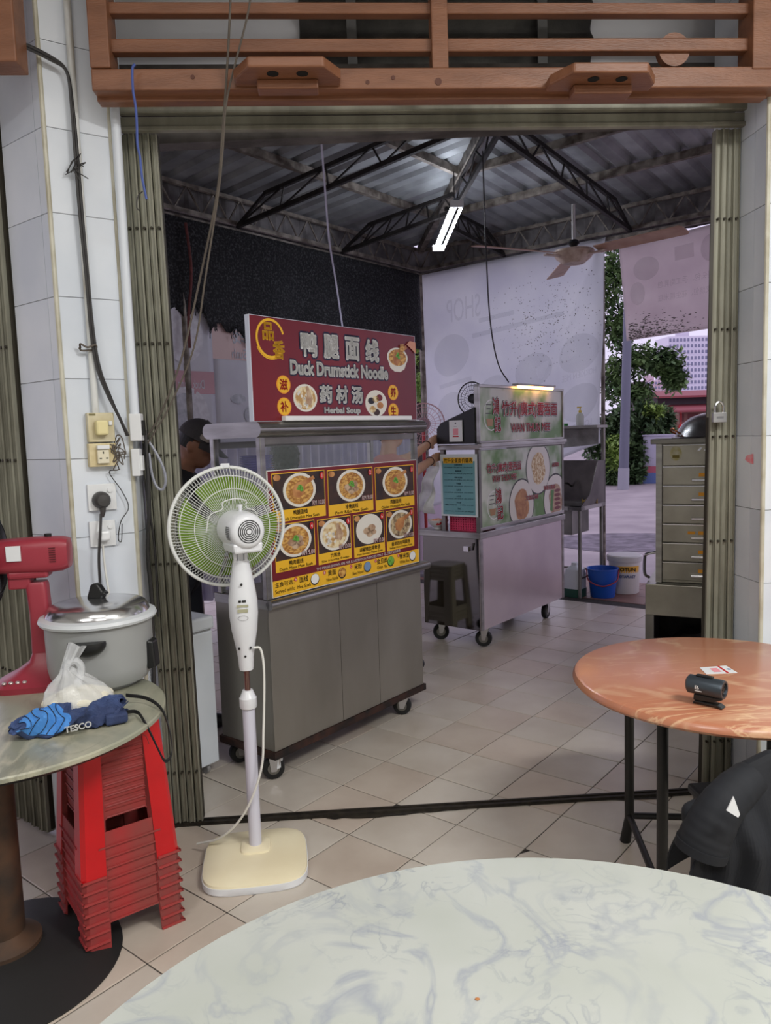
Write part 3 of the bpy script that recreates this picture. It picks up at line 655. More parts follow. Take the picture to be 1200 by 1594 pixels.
MEATP = mat('print_meat', (206, 150, 92), .45, rgb2=(160, 96, 52), vscale=18); PORK = mat('print_pork', (206, 180, 150), .45, rgb2=(160, 120, 92), vscale=30)
SCALL = mat('print_scallion', (70, 140, 40), .45, rgb2=(130, 190, 80), vscale=90); DKBG = mat('print_dark_table', (44, 34, 32), .45, rgb2=(70, 48, 38), vscale=14, detail=6)
BOWLP = mat('print_bowl', (230, 226, 216), .4); HERBS = mat('print_herbs', (110, 84, 60), .5, rgb2=(200, 180, 140), vscale=60, lo=.4, hi=.6)
def bowl(D, o, R, T, cx, cy, r, fill, top, garnish=True, ry=None):
    ry = ry or r * 1.02; e = Vector(R).cross(Vector(T)).normalized() * .0006
    D('print_bowl', 'printed_bowl').disc(o + e, R, T, cx, cy, r, ry); D(fill, 'printed_food').disc(o + e * 2, R, T, cx, cy - r * .01, r * .84, ry * .84)
    if top == 'leg':
        D('print_meat', 'printed_meat').poly(o + e * 3, R, T, [(cx - r * .42, cy - r * .35), (cx - r * .05, cy - r * .5), (cx + r * .25, cy - r * .2), (cx + r * .35, cy + r * .25), (cx + r * .95, cy + r * .6), (cx + r * .85, cy + r * .78), (cx + r * .2, cy + r * .5), (cx - r * .2, cy + r * .45), (cx - r * .45, cy + r * .1)])
    elif top == 'ribs':
        for (a, b, k) in ((-.2, -.1, .3), (.15, .05, .32), (.0, -.35, .25), (.3, -.25, .22)): D('print_pork', 'printed_meat').disc(o + e * 3, R, T, cx + r * a, cy + r * b, r * k, r * k * .8, 10)
    elif top == 'soup':
        for k in range(16): D('print_bowl', 'printed_bowl').disc(o + e * 3, R, T, cx + r * random.uniform(-.6, .2), cy + r * random.uniform(-.55, .35), r * .1, r * .09, 8)
        D('print_pork', 'printed_meat').poly(o + e * 4, R, T, [(cx - r * .05, cy - r * .3), (cx + r * .4, cy - r * .45), (cx + r * .6, cy - r * .05), (cx + r * .25, cy + r * .7), (cx + r * .08, cy + r * .68), (cx + r * .1, cy + r * .1)])
    if garnish:
        for (a, b) in ((-.08, .08), (.08, .12), (0, .22), (.1, -.02)): D('print_scallion', 'printed_garnish').disc(o + e * 5, R, T, cx + r * a, cy + r * b, r * .13, r * .09, 7)

R_, T_ = Vector((0, 1, 0)), Vector((0, 0, 1))            # print directions on a cart front (local)
def X(x): return Vector((x, 0, 0))
DUCK0 = G(430, 1212) + U * .03
dc = thing('food_cart', 'stainless steel duck noodle cart with a glass case and red menu board', 'food cart', DUCK0, CART_ROT)
CS = mat('cart_steel', (150, 146, 137), .4, .6, (132, 128, 119), 2.5, bump=.02, bscale=14, stretch=(1, 1, .4))
for (a, b) in ((-.025, .43), (.433, .72), (.723, 1.10)): MB().box(-.008, 0, a, b, .14, .79).build('front_panel', CS, dc, sharp=0)
MB().box(-.36, -.009, -.025, 1.10, .14, .785).build('body', CS, dc, sharp=0)
MB().box(-.375, .008, -.035, 1.115, .105, .138).build('base_frame', mat('rusty_black_frame', (30, 27, 26), .6, .3, (70, 44, 36), 14, detail=6), dc, sharp=0)
rl = MB(); rl.cyl((.012, -.03, .806), (.012, 1.155, .806), .022, n=16); rl.box(-.36, .012, -.03, 1.155, .785, .826); rl.build('counter_rail', STEEL, dc, sharp=30)
for i, (x, y) in enumerate(((-.045, .0), (-.045, .96), (-.31, .03), (-.31, .96))): caster(dc, x, y, yaw=(.9, .5, 1.2, .4)[i], h=.106, r=.05)
MB().prism([(-.01, .052), (.018, .052), (.03, .1), (-.002, .1)], lambda a, b, d: Vector((d, a, b)), -.012, -.011).build('bar_label', WHITEP, dc, sharp=0)
for (x, y) in ((-.015, -.012), (-.015, 1.095), (-.325, -.012), (-.325, 1.095)): MB().box(x - .014, x + .014, y - .014, y + .014, .826, 1.54).build('case_post', STEEL, dc, sharp=0, bevel=.003)
tp = MB(); P = []
for k in range(9): a = -math.pi / 2 + math.pi * k / 8; P.append((.0 + .034 * math.cos(a), 1.57 + .034 * math.sin(a)))
for k in range(9): a = math.pi / 2 + math.pi * k / 8; P.append((-.32 + .034 * math.cos(a), 1.57 + .034 * math.sin(a)))
tp.prism(P, lambda a, b, d: Vector((a, d, b)), -.05, 1.15); tp.build('top_slab', STEEL, dc, sharp=30)
ribs = MB()
for k in (-.012, .008): ribs.cyl((.034, -.045, 1.57 + k), (.034, 1.145, 1.57 + k), .003, n=6)
ribs.build('edge_bead', STEEL_D, dc, kind='stuff')
MB().box(-.33, -.02, 0, 1.08, 1.372, 1.380).build('glass_shelf', GLASS, dc, sharp=0)
MB().box(-.018, -.013, .003, 1.08, .83, 1.535).build('front_glass', GLASS, dc, sharp=0); MB().box(-.31, -.03, -.014, -.009, .83, 1.535).build('side_glass', GLASS, dc, sharp=0); MB().box(-.31, -.03, 1.093, 1.098, .83, 1.535).build('side_glass', GLASS, dc, sharp=0)
MB().box(-.03, -.005, .0, 1.08, 1.505, 1.535).build('case_rail', STEEL_D, dc, sharp=0)
MB().box(-.335, -.315, .0, 1.08, 1.49, 1.52).build('back_rail', STEEL_D, dc, sharp=0)
# --- menu board
mbd = MB().box(-.012, .004, .0, 1.088, .832, 1.392).build('menu_board', mat('board_edge', (226, 226, 222), .4), dc, sharp=0)
D = Ink(); o = X(.0048); E1 = X(.0006)
D('print_maroon', 'printed_ground').rect(o, R_, T_, .003, 1.085, .905, 1.389); D('print_yellow', 'printed_band').rect(o, R_, T_, .003, 1.085, .835, .905)
def dish(x0, x1, y0, y1, num, zh, en, price, fill, top, garnish=True):
    D('print_yellow').rect(o + E1, R_, T_, x0, x1, y0, y1); yb = y0 + (y1 - y0) * .24
    D('print_dark_table', 'printed_photo').rect(o + E1 * 2, R_, T_, x0 + .004, x1 - .004, yb, y1 - .004)
    r = min((y1 - yb) * .46, (x1 - x0) * .36); cx, cy = (x0 + x1) / 2 - .0, (yb + y1) / 2
    D('print_meat').disc(o + E1 * 2.4, R_, T_, x0 + .03, y1 - .02, .022, .014, 12); bowl(D, o + E1 * 2.5, R_ * 1.38, T_, cx / 1.38, cy, min(r, (x1 - x0) * .36 / 1.0), fill, top, garnish)
    D('print_red').disc(o + E1 * 8, R_, T_, x1 - .022, y1 - .026, .013, .016, 16); D('print_white', 'printed_lettering').text(str(num), o + E1 * 9, R_, T_, x1 - .022, y1 - .026, h=.018)
    D('print_red').text('RM ' + price, o + E1 * 8, R_, T_, x1 - .05, yb + .016, w=.082, h=.02, off=.05); D('print_white').text('RM ' + price, o + E1 * 9, R_, T_, x1 - .05, yb + .016, w=.082, h=.02, off=.012)
    D('print_black', 'printed_lettering').text(zh, o + E1 * 3, R_, T_, cx, y0 + (yb - y0) * .66, h=(yb - y0) * .42, off=.022); D('print_black').text(en, o + E1 * 3, R_, T_, cx, y0 + (yb - y0) * .22, w=min(.24, (x1 - x0) * .82), h=(yb - y0) * .26, off=.01)
dish(.025, .359, 1.162, 1.378, 1, '鸭腿面线', 'Duck Drumstick Mee Suah', '10.00', 'print_noodles', 'leg'); dish(.378, .710, 1.155, 1.373, 2, '排骨面线', 'Pork Ribs Mee Suah', '9.00', 'print_noodles', 'ribs'); dish(.729, 1.058, 1.148, 1.368, 3, '鸡腿面线', 'Chicken Drumstick Mee Suah', '8.00', 'print_noodles', 'leg')
dish(.025, .278, .940, 1.152, 4, '鸭肉面线', 'Duck Meat Mee Suah', '9.00', 'print_noodles', 'ribs'); dish(.296, .531, .934, 1.147, 5, '六味汤', 'Six Herbs Soup', '10.00', 'print_broth', 'soup', False)
dish(.550, .792, .930, 1.143, 6, '胡椒猪肚排骨汤', 'Pork Stomach Pepper Soup', '10.00', 'print_bowl', 'ribs', False); dish(.808, 1.045, .927, 1.138, 7, '香浓药材鸡腿汤', 'Yellow Wine Chicken Soup', '10.00', 'print_herbs', 'leg', False)
D('print_white').text('THE IMAGES SHOWN ARE FOR ILLUSTRATION PURPOSES ONLY  以上图片仅供参考', o + E1, R_, T_, .60, .918, w=.64, h=.016, off=.02)
D('print_black').text('主食可选：', o + E1, R_, T_, .075, .886, w=.12, h=.022, off=.02); D('print_black').text('Served with:', o + E1, R_, T_, .075, .856, w=.12, h=.018, off=.012)
for k, (l, zh, en, fill) in enumerate((('A', '面线', 'Mee Suah', 'print_white'), ('B', '黄面', 'Yellow Noodle', 'print_noodles'), ('C', '米粉', 'Bee Hoon', 'print_paleblue'), ('D', '金旦面', 'Cintan Mee', 'print_scallion'), ('E', '香米饭', 'White Rice', 'print_white'))):
    x = .195 + k * .190; D('print_red').disc(o + E1, R_, T_, x - .052, .893, .010, .010, 14); D('print_white').text(l, o + E1 * 2, R_, T_, x - .052, .893, h=.012)
    D('print_black').text(zh, o + E1, R_, T_, x, .886, h=.027, off=.025); D('print_black').text(en, o + E1, R_, T_, x, .855, w=.085, h=.016, off=.012)
    D('print_black').disc(o + E1, R_, T_, x + .072, .872, .029, .027, 20); D(fill).disc(o + E1 * 2, R_, T_, x + .072, .875, .026, .023, 20)
print_parts(D, mbd)
# --- sign
sg = MB().box(-.022, .004, -.06, 1.105, 1.604, 2.05).build('sign_board', mat('sign_edge', (220, 226, 240), .4), dc, sharp=0)
SIGN_R = mat('sign_red', (122, 22, 30), .35, rgb2=(104, 20, 30), vscale=1.6); D = Ink(); o = X(.0048); E1 = X(.0008)
D('sign_red', 'printed_ground').rect(o, R_, T_, -.057, 1.102, 1.606, 2.048)
D('print_yellow', 'printed_ring').ring(o + E1, R_, T_, .057, 1.958, .084, .085, .13, 40, .3, 5.6); D('print_yellow').ring(o + E1, R_, T_, .057, 1.958, .09, .09, .05, 40, 3.6, 5.6)
D('print_yellow').text('品', o + E1 * 2, R_, T_, .044, 1.987, h=.072, w=.062, off=.035); D('print_yellow').text('香', o + E1 * 2, R_, T_, .103, 1.912, h=.076, w=.066, off=.035)
for k, ch in enumerate('鸭腿面线'):
    cx = .291 + k * .150; cy = 1.949; D('print_navy', 'printed_outline').text(ch, o + E1, R_, T_, cx, cy, h=.104, w=.098, off=.125); D('print_white', 'printed_lettering').text(ch, o + E1 * 2, R_, T_, cx, cy, h=.104, w=.098, off=.045)
for t, cx, cy, w_, h_ in (('Duck Drumstick Noodle', .514, 1.842, .69, .058), ('Herbal Soup', .506, 1.650, .255, .034)):
    D('print_navy').text(t, o + E1, R_, T_, cx, cy, w=w_, h=h_, off=.13); D('print_white').text(t, o + E1 * 2, R_, T_, cx, cy, w=w_, h=h_, off=.05)
for k, ch in enumerate('药材汤'):
    cx = .392 + k * .111; D('print_navy').text(ch, o + E1, R_, T_, cx, 1.728, h=.078, w=.078, off=.13); D('print_white').text(ch, o + E1 * 2, R_, T_, cx, 1.728, h=.078, w=.078, off=.045)
for ch, cx, cy in (('滋', .122, 1.764), ('补', .121, 1.668), ('养', .900, 1.747), ('生', .898, 1.652)):
    D('print_orange', 'printed_badge').disc(o + E1, R_, T_, cx, cy, .043, .040, 28); D('print_yellow').disc(o + E1 * 1.6, R_, T_, cx, cy, .038, .036, 28); D('print_red').text(ch, o + E1 * 2.2, R_, T_, cx, cy, h=.046, w=.046, off=.03)
bowl(D, o + E1, R_, T_, .946, 1.928, .088, 'print_noodles', 'leg', ry=.05); D('print_bowl').poly(o + E1 * .8, R_, T_, [(.858, 1.925), (.885, 1.872), (.92, 1.855), (.97, 1.855), (1.005, 1.872), (1.034, 1.925)])
D('print_noodles').poly(o + E1 * 7, R_, T_, [(.955, 1.935), (.965, 1.995), (1.0, 2.0), (.99, 1.94)]); SKIN_P = mat('print_skin', (214, 150, 120), .4)
D('print_skin', 'printed_hand').poly(o + E1 * 8, R_, T_, [(1.02, 2.0), (1.05, 2.02), (1.10, 2.015), (1.10, 1.955), (1.07, 1.975), (1.05, 1.985)])
bowl(D, o + E1, R_, T_, .254, 1.708, .077, 'print_broth', 'soup', False, ry=.062); D('print_bowl').disc(o + E1, R_, T_, .76, 1.69, .086, .066, 30)
for a, b, m_ in ((-.04, .012, 'print_black'), (.025, .028, 'print_maroon'), (-.03, -.03, 'print_broth'), (.03, -.01, 'print_meat'), (0, -.045, 'print_brown'), (-.005, .02, 'print_broth')): D(m_).disc(o + E1 * 3, R_, T_, .76 + a, 1.69 + b, .026, .017, 9)
print_parts(D, sg)
MB().box(.005, .035, .10, 1.02, 1.6045, 1.627).build('sign_light', mat('sign_light', (236, 238, 240), .35), dc, sharp=0, bevel=.004)
# things inside the case
LIL = mat('lilac_melamine', (128, 118, 190), .4)
for k in range(7):
    q = DUCK0 + U * -.17 + V * .10; p_ = MB().lathe([(0, 0), (.055, 0), (.075, .010), (.077, .012), (.070, .012), (.052, .004), (0, .004)], 28)
    po = p_.build('melamine_plate', LIL); po.location = (q.x, q.y, 1.381 + k * .0105)
    tag(po, 'lilac melamine plate, %s of the stack behind the duck cart glass' % ('bottom one', 'second from the bottom', 'third from the bottom', 'middle one', 'third from the top', 'second from the top', 'top one')[k], 'plate', 'lilac plates stacked in the glass case')

# ================================================================ GREEN NOODLE CART
C20 = G(755, 1006) + U * .04
nc = thing('food_cart', 'stainless steel noodle cart with green picture panels and a lit lamp on top', 'food cart', C20, CART_ROT)
C2S = mat('steel_street_reflection', (206, 194, 196), .26, .65, (190, 178, 182), 2, bump=.05, bscale=4)  # pinkish reflection of the street put into the steel's base colour
MIRR = mat('mirror_steel', (120, 118, 116), .07, 1.)
MB().box(-.488, -.012, -.10, 1.19, .14, .80).build('body', STEEL_D, nc, sharp=0); MB().box(-.011, 0, -.105, 1.19, .14, .79).build('front_panel', C2S, nc, sharp=0)
MB().box(-.488, -.012, -.108, -.101, .14, .79).build('end_panel', MIRR, nc, sharp=0)
MB().box(-.004, .004, -.107, -.075, .14, .79).build('corner_strip', STEEL, nc, sharp=0); MB().box(-.004, .004, 1.165, 1.195, .14, .79).build('corner_strip', STEEL, nc, sharp=0)
MB().box(-.52, .012, -.12, 1.21, .79, .835).build('counter', STEEL, nc, sharp=0, bevel=.004)
for i, (x, y) in enumerate(((-.05, .0), (-.06, .98), (-.42, .0), (-.42, .98))): caster(nc, x, y, r=.06, h=.14, yaw=(.4, 1.7, .6, .2)[i])
for (x, y) in ((-.012, -.09), (-.012, 1.19), (-.30, -.09), (-.30, 1.19)): MB().box(x - .015, x + .015, y - .015, y + .015, .835, 1.425).build('case_post', STEEL_D, nc, sharp=0)
pn = MB().box(-.02, -.002, -.075, 1.175, .862, 1.405).build('picture_panel', STEEL_D, nc, sharp=0)
fr2 = MB(); fr2.box(-.012, .006, -.10, 1.2, .845, .868); fr2.build('panel_rail', STEEL, nc, sharp=0, bevel=.003)
tp2 = MB(); tp2.box(-.33, .015, -.115, 1.215, 1.41, 1.445); tp2.box(.0, .03, -.115, 1.215, 1.425, 1.452); tp2.build('top_slab', STEEL, nc, sharp=0, bevel=.004)
GRN = mat('green_splash_print', (92, 138, 60), .35, rgb2=(214, 218, 206), vscale=3.2, detail=3, lo=.40, hi=.60)
D = Ink(); o = X(-.0012); E1 = X(.0008)
D('green_splash_print', 'printed_ground').rect(o, R_, T_, -.073, 1.173, .866, 1.402)
def lett(D, t, cx, cy, w_, h_, o, E1):
    D('print_black', 'printed_outline').text(t, o + E1 * 3, R_, T_, cx, cy, w=w_, h=h_, off=.10); D('print_white').text(t, o + E1 * 4, R_, T_, cx, cy, w=w_, h=h_, off=.065); D('print_red', 'printed_lettering').text(t, o + E1 * 5, R_, T_, cx, cy, w=w_, h=h_, off=.025)
WOODP = mat('print_wood', (176, 130, 80), .4)
def logo(D, cx, cy, s, o, E1):
    D('print_wood', 'printed_bowl').poly(o + E1 * 2, R_, T_, [(cx - .11 * s, cy - .03 * s), (cx + .0 * s, cy - .03 * s), (cx - .015 * s, cy - .09 * s), (cx - .095 * s, cy - .09 * s)])
    D('print_white').ring(o + E1, R_, T_, cx - .03 * s, cy, .12 * s, .13 * s, .08, 24); D('print_black').text('三', o + E1 * 2, R_, T_, cx - .07 * s, cy + .05 * s, h=.08 * s)
    lett(D, '鴻', cx + .045 * s, cy + .075 * s, .10 * s, .13 * s, o, E1); lett(D, '記', cx + .07 * s, cy - .075 * s, .10 * s, .12 * s, o, E1)
lett(D, '竹升(廣式)雲吞面', .247, 1.268, .49, .072, o, E1); lett(D, 'WAN THUN MEE', .247, 1.195, .34, .042, o, E1); logo(D, .12, 1.01, .8, o, E1)
for cx, cy, r, fill in ((.77, 1.235, .19, 'print_broth'), (.50, .975, .185, 'print_meat'), (1.06, .965, .2, 'print_pork')):
    for k, (f_, m_) in enumerate(((1.06, 'print_black'), (1., 'print_bowl'))):
        n = 36; P = [(min(1.172, cx + r * f_ * math.cos(2 * math.pi * i / n)), min(1.4, max(.867, cy + r * f_ * 1.02 * math.sin(2 * math.pi * i / n)))) for i in range(n)]
        D(m_, 'printed_plate').poly(o + E1 * (1 + k * .6), R_, T_, P)
    P = [(min(1.171, cx + r * .58 * math.cos(2 * math.pi * i / 20) * (1 + .12 * math.sin(5 * i))), max(.867, cy + r * .66 * math.sin(2 * math.pi * i / 20))) for i in range(20)]
    D(fill, 'printed_food').poly(o + E1 * 2.6, R_, T_, P)
    if cx > 1: 
        for k in range(5): D('print_maroon', 'printed_meat').disc(o + E1 * 3, R_, T_, 1.09, .90 + .035 * k, .055, .014, 12)
        D('print_green', 'printed_greens').poly(o + E1 * 3, R_, T_, [(.96, .89), (.98, 1.05), (1.03, 1.05), (1.0, .88)])
for t, cx, cy, w_ in (('叉烧云吞面', .66, 1.02, .2), ('水饺面', 1.06, 1.25, .12), ('叉烧云吞面', .95, 1.075, .2)): lett(D, t, cx, cy, w_, .034, o, E1)
print_parts(D, pn)
s2 = MB(); s2.box(-.03, -.006, -.085, 1.20, 1.452, 1.845); sgn = s2.build('sign_board', STEEL_D, nc, sharp=0)
for (a, b, c, d_) in ((-.10, 1.215, 1.835, 1.855), (-.10, 1.215, 1.452, 1.468), (-.10, -.078, 1.452, 1.855), (1.195, 1.215, 1.452, 1.855)): MB().box(-.03, .006, a, b, c, d_).build('sign_frame', STEEL, sgn, sharp=0, bevel=.003)
D = Ink(); o = X(-.0052); D('green_splash_print', 'printed_ground').rect(o, R_, T_, -.078, 1.195, 1.468, 1.835)
lett(D, '竹升(廣式)雲吞面', .668, 1.685, .87, .115, o, E1); lett(D, 'WAN THUN MEE', .67, 1.553, .62, .058, o, E1); logo(D, .11, 1.645, .85, o, E1)
print_parts(D, sgn)
WARM = mat('lit_warm_tube', (255, 230, 200), .4, emit=(255, 176, 100), estr=9)
lt = MB().box(.0, .05, .38, .98, 1.858, 1.872).build('lamp_body', mat('lamp_alu', (170, 166, 160), .4), nc, sharp=0); MB().cyl((.03, .42, 1.85), (.03, .96, 1.85), .012, n=10).build('lamp_tube', WARM, lt)
# end of the cart: black screen, price list, pink basket
sc = MB(); sc.prism([(-.335, 1.452), (-.02, 1.452), (-.02, 1.70), (-.06, 1.685), (-.30, 1.60), (-.335, 1.56)], lambda a, b, d: Vector((a, d, b)), -.112, -.104); sc.build('black_screen', mat('black_board', (20, 22, 26), .45), nc, sharp=0)
pc = MB().box(-.22, -.115, -.124, -.118, 1.468, 1.615).build('payment_card', WHITEP, nc, sharp=0)
D = Ink(); o = Vector((-.1675, -.1245, 1.54)); Rc, Tc = Vector((1, 0, 0)), Vector((0, 0, 1)); D('print_pink', 'printed_square').rect(o, Rc, Tc, -.022, .022, -.026, .018); D('print_red').rect(o, Rc, Tc, -.024, .024, -.04, -.032); D('print_navy').disc(o, Rc, Tc, 0, .055, .006, .006, 10); D('print_grey', 'printed_bar').rect(o, Rc, Tc, -.014, .014, .032, .036)
print_parts(D, pc)
pb = MB().box(-.305, -.003, -.122, -.115, .945, 1.38).build('price_list', mat('paper_white', (214, 224, 226), .6), nc, sharp=0)
D = Ink(); o = Vector((-.154, -.1225, 1.162)); TEAL = mat('teal_paper', (92, 150, 156), .6, rgb2=(120, 172, 180), vscale=2)
D('teal_paper', 'printed_ground').rect(o, Rc, Tc, -.135, .135, -.205, .17); e = Vector((0, -.0006, 0)); D('print_yellow', 'printed_title').rect(o + e, Rc, Tc, -.125, .12, .155, .195); D('print_black', 'printed_lettering').text('竹升全蛋面价錢表', o + e * 2, Rc, Tc, 0, .175, w=.235, h=.034, off=.02)
for k, (a, b) in enumerate((('叉烧云吞面', '(小) RM6.00  (中) RM7.00  (大) RM10.00'), ('香菇鸡面', '(小) RM6.50  (中) RM7.50  (大) RM11.00'), ('鲜虾水饺面', '(小) RM7.00  (中) RM8.00  (大) RM11.00'), ('干捞面', '(小) RM5.00  (中) RM6.00  (大) RM7.00'), ('云吞汤', '(小) RM5.00  (中) RM6.00  (大) RM8.00'), ('水饺汤', '(小) RM5.50  (中) RM6.50  (大) RM8.50'), ('炸云吞', '(8粒) RM5.00     (12粒) RM7.00'), ('叉烧', '(小) RM10.00  (中) RM15.00  (大) RM20.00'))):
    y = .145 - k * .044; D('print_teal', 'printed_lettering').text(a, o + e * 2, Rc, Tc, 0, y, h=.012, off=.02); D('print_teal').text(b, o + e * 2, Rc, Tc, 0, y - .018, w=.235, h=.009, off=.02)
print_parts(D, pb)
# latch on the end panel
lt_ = MB(); lt_.box(-.125, -.085, -.125, -.108, .70, .735); lt_.cyl((-.06, -.118, .71), (-.05, -.118, .76), .006, n=8); lt_.build('latch', STEEL_B, nc, sharp=0)
# cart contents
def on2(x, y, z): q = C20 + U * x + V * y; return Vector((q.x, q.y, z))
PINKB = mat('pink_basket', (206, 50, 92), .5)
bk = thing('plastic_basket', 'pink perforated plastic basket under the teal price list', 'basket', on2(-.15, .02, .836), CART_ROT)
m_ = MB()
for x in np.linspace(-.12, .12, 13): m_.box(x - .006, x + .006, -.082, -.078, .0, .105)
for z in np.linspace(0.004, .105, 7): m_.box(-.126, .126, -.083, -.077, z - .004, z + .004)
m_.build('front_lattice', PINKB, bk, sharp=0, kind='stuff'); MB().box(-.126, .126, -.08, .13, 0, .006).build('bottom', PINKB, bk, sharp=0)
for a in (-.126, .122): MB().box(a, a + .004, -.08, .13, .0, .105).build('side', PINKB, bk, sharp=0)
MB().box(-.126, .126, .126, .13, 0, .105).build('back', PINKB, bk, sharp=0)
BOWLC = mat('rooster_bowl', (222, 222, 220), .25)
rb = thing('bowl', 'white rooster bowl on the noodle cart counter', 'bowl', on2(-.40, -.03, .836))
MB().lathe([(0, 0), (.035, 0), (.036, .012), (.06, .03), (.078, .062), (.08, .066), (.075, .066), (.055, .034), (0, .018)], 32).build('bowl_body', BOWLC, rb)
m_ = MB(); m_.add([Vector((.0645 * math.cos(a) * k, .0645 * math.sin(a) * k, z)) for a, z, k in ((-2.0, .034, 1.), (-1.8, .05, 1.12), (-1.6, .044, 1.08), (-1.5, .056, 1.18), (-1.35, .05, 1.13), (-1.45, .034, 1.), (-1.7, .032, .98))], [tuple(range(7))]); m_.build('painted_rooster', PRINT['red'], rb, sharp=0)
ft = MB(); ft.lathe([(0, .028), (.045, .034), (.068, .060), (.03, .072), (0, .078)], 16); ft.build('food', mat('orange_garnish', (214, 110, 50), .6, rgb2=(240, 190, 150), vscale=60), rb)
# white plastic bags hanging at the cart end
PBAG = mat('white_film', (226, 228, 230), .35, rgb2=(206, 208, 212), vscale=12, bump=.4, bscale=18, alpha=.9)
m_ = MB(); m_.grid(lambda a, b: on2(-.36 + .10 * (a - .5) * (1 + .9 * b) - .10 * b + .02 * math.sin(9 * a + 4 * b), -.14 + .03 * math.sin(7 * a) * b + .02 * math.sin(13 * b), 1.33 - .36 * b - .03 * abs(a - .4) * b), 14, 14)
tag(m_.build('plastic_bag', PBAG, sharp=0, solid=.004, sub=1), 'white plastic bags hanging from the end of the noodle cart', 'bag')
# wire fan guard behind the sign
sfan = thing('small_fan', 'small dark round fan clipped behind the green noodle sign', 'fan', on2(-.14, .05, 1.447), CART_ROT)
m_ = MB()
for r_ in (.03, .06, .09, .115): m_.tube([(r_ * math.cos(a), 0, .32 + r_ * math.sin(a)) for a in [2 * math.pi * k / 28 for k in range(28)]], .002 if r_ < .11 else .005, 5, True)
for k in range(28): a = 2 * math.pi * k / 28; m_.cyl((.02 * math.cos(a), -.012, .32 + .02 * math.sin(a)), (.115 * math.cos(a), 0, .32 + .115 * math.sin(a)), .0012, n=4)
m_.build('guard', BLACKP, sfan, kind='stuff'); MB().cyl((0, .01, .32), (0, .08, .32), .035, n=16).build('motor', BLACKP, sfan); MB().cyl((0, .05, 0), (0, .05, .30), .012, n=10).build('stem', BLACKP, sfan)
# ================================================================ TABLES
TZ = .72
MW = marble('white_marble', (178, 181, 176), (144, 149, 159), (128, 134, 146), 5.2, .36, .04, blot=(168, 172, 165))
MO = marble('orange_marble', (186, 124, 94), (230, 202, 164), (226, 194, 154), 1.9, .3, .042, stretch=(.5, 1.8, 1), blot=(176, 112, 82), warp=2.2)
MGm = marble('green_marble', (158, 158, 140), (196, 190, 166), (128, 128, 112), 2.6, .35, .06, stretch=(1.6, .6, 1), blot=(136, 138, 122))
def tabletop(parent, R, z, m, edge, t=.02):
    MB().lathe([(R - .012, z - t), (R, z - t + .006), (R, z - .004), (R - .004, z), (0, z)], 96).build('tabletop', m, parent)
    MB().lathe([(0, z - t - .008), (R - .02, z - t - .008), (R - .012, z - t)], 64).build('edge_band', edge, parent)
tb = thing('round_table', 'large round white marble table with grey veins', 'table', (.248, .657, 0)); tabletop(tb, .715, TZ, MW, BLACKP)
MB().lathe([(.30, 0), (.30, .02), (.1, .06), (.05, .1), (.05, TZ - .03), (.16, TZ - .028)], 40).build('pedestal', BLACKM, tb)
cr = MB(); q = G(743, 1556, TZ); cr.ball((q.x, q.y, TZ + .001), (.004, .003, .0015), 8, 5); tag(cr.build('crumb', mat('crumb', (170, 110, 60), .7)), 'tiny brown food crumb on the white marble table', 'crumb')
OC = Vector((1.222, 2.345, 0)); OR = .475
ot = thing('round_table', 'round orange brown marble table with black tube legs', 'table', OC)
MB().lathe([(OR - .022, TZ - .032), (OR - .006, TZ - .03), (OR, TZ - .022), (OR - .001, TZ - .014), (OR - .008, TZ - .004), (OR - .02, TZ), (0, TZ)], 96).build('tabletop', MO, ot)
MB().lathe([(0, TZ - .03), (OR - .03, TZ - .03), (OR - .03, TZ - .034), (0, TZ - .034)], 48).build('underside', BLACKP, ot)
l1 = Matrix.Rotation(math.radians(4.5), 3, 'Z') @ (G(983, 1306) - OC); l1.z = 0; legs = [Matrix.Rotation(math.pi / 2 * k, 3, 'Z') @ l1 for k in range(4)]
LEGM = mat('black_tube', (26, 25, 24), .4, .2)
for k, p in enumerate(legs):
    n = p.normalized(); MB().tube([p * 1.02 + Vector((0, 0, 0)), p * .97 + Vector((0, 0, .10)), p * .97 + Vector((0, 0, TZ - .03))], [.020, .017, .017], 14).build('leg', LEGM, ot)
    q = legs[(k + 1) % 4]; MB().cyl(p * .97 + Vector((0, 0, .105)), q * .97 + Vector((0, 0, .105)), .012, n=10).build('brace', LEGM, ot)
LC = Vector((-1.03, 2.295, 0)); LR = .468
lt1 = thing('round_table', 'round greenish grey marble table with a rusty pedestal holding the rice cooker', 'table', LC); tabletop(lt1, LR, TZ, MGm, BLACKP)
RUST = mat('rusty_column', (56, 50, 46), .6, .4, (92, 68, 52), 9, detail=8)
MB().lathe([(.33, 0), (.33, .004), (.30, .012), (.18, .04), (.10, .07)], 48, Matrix.Translation((-.01, -.10, 0))).build('base', mat('black_base', (30, 29, 29), .6), lt1)
MB().lathe([(.105, .055), (.105, .08), (.082, .095), (.062, .11), (.062, TZ - .05), (.15, TZ - .03)], 36, Matrix.Translation((-.01, -.10, 0))).build('column', RUST, lt1)
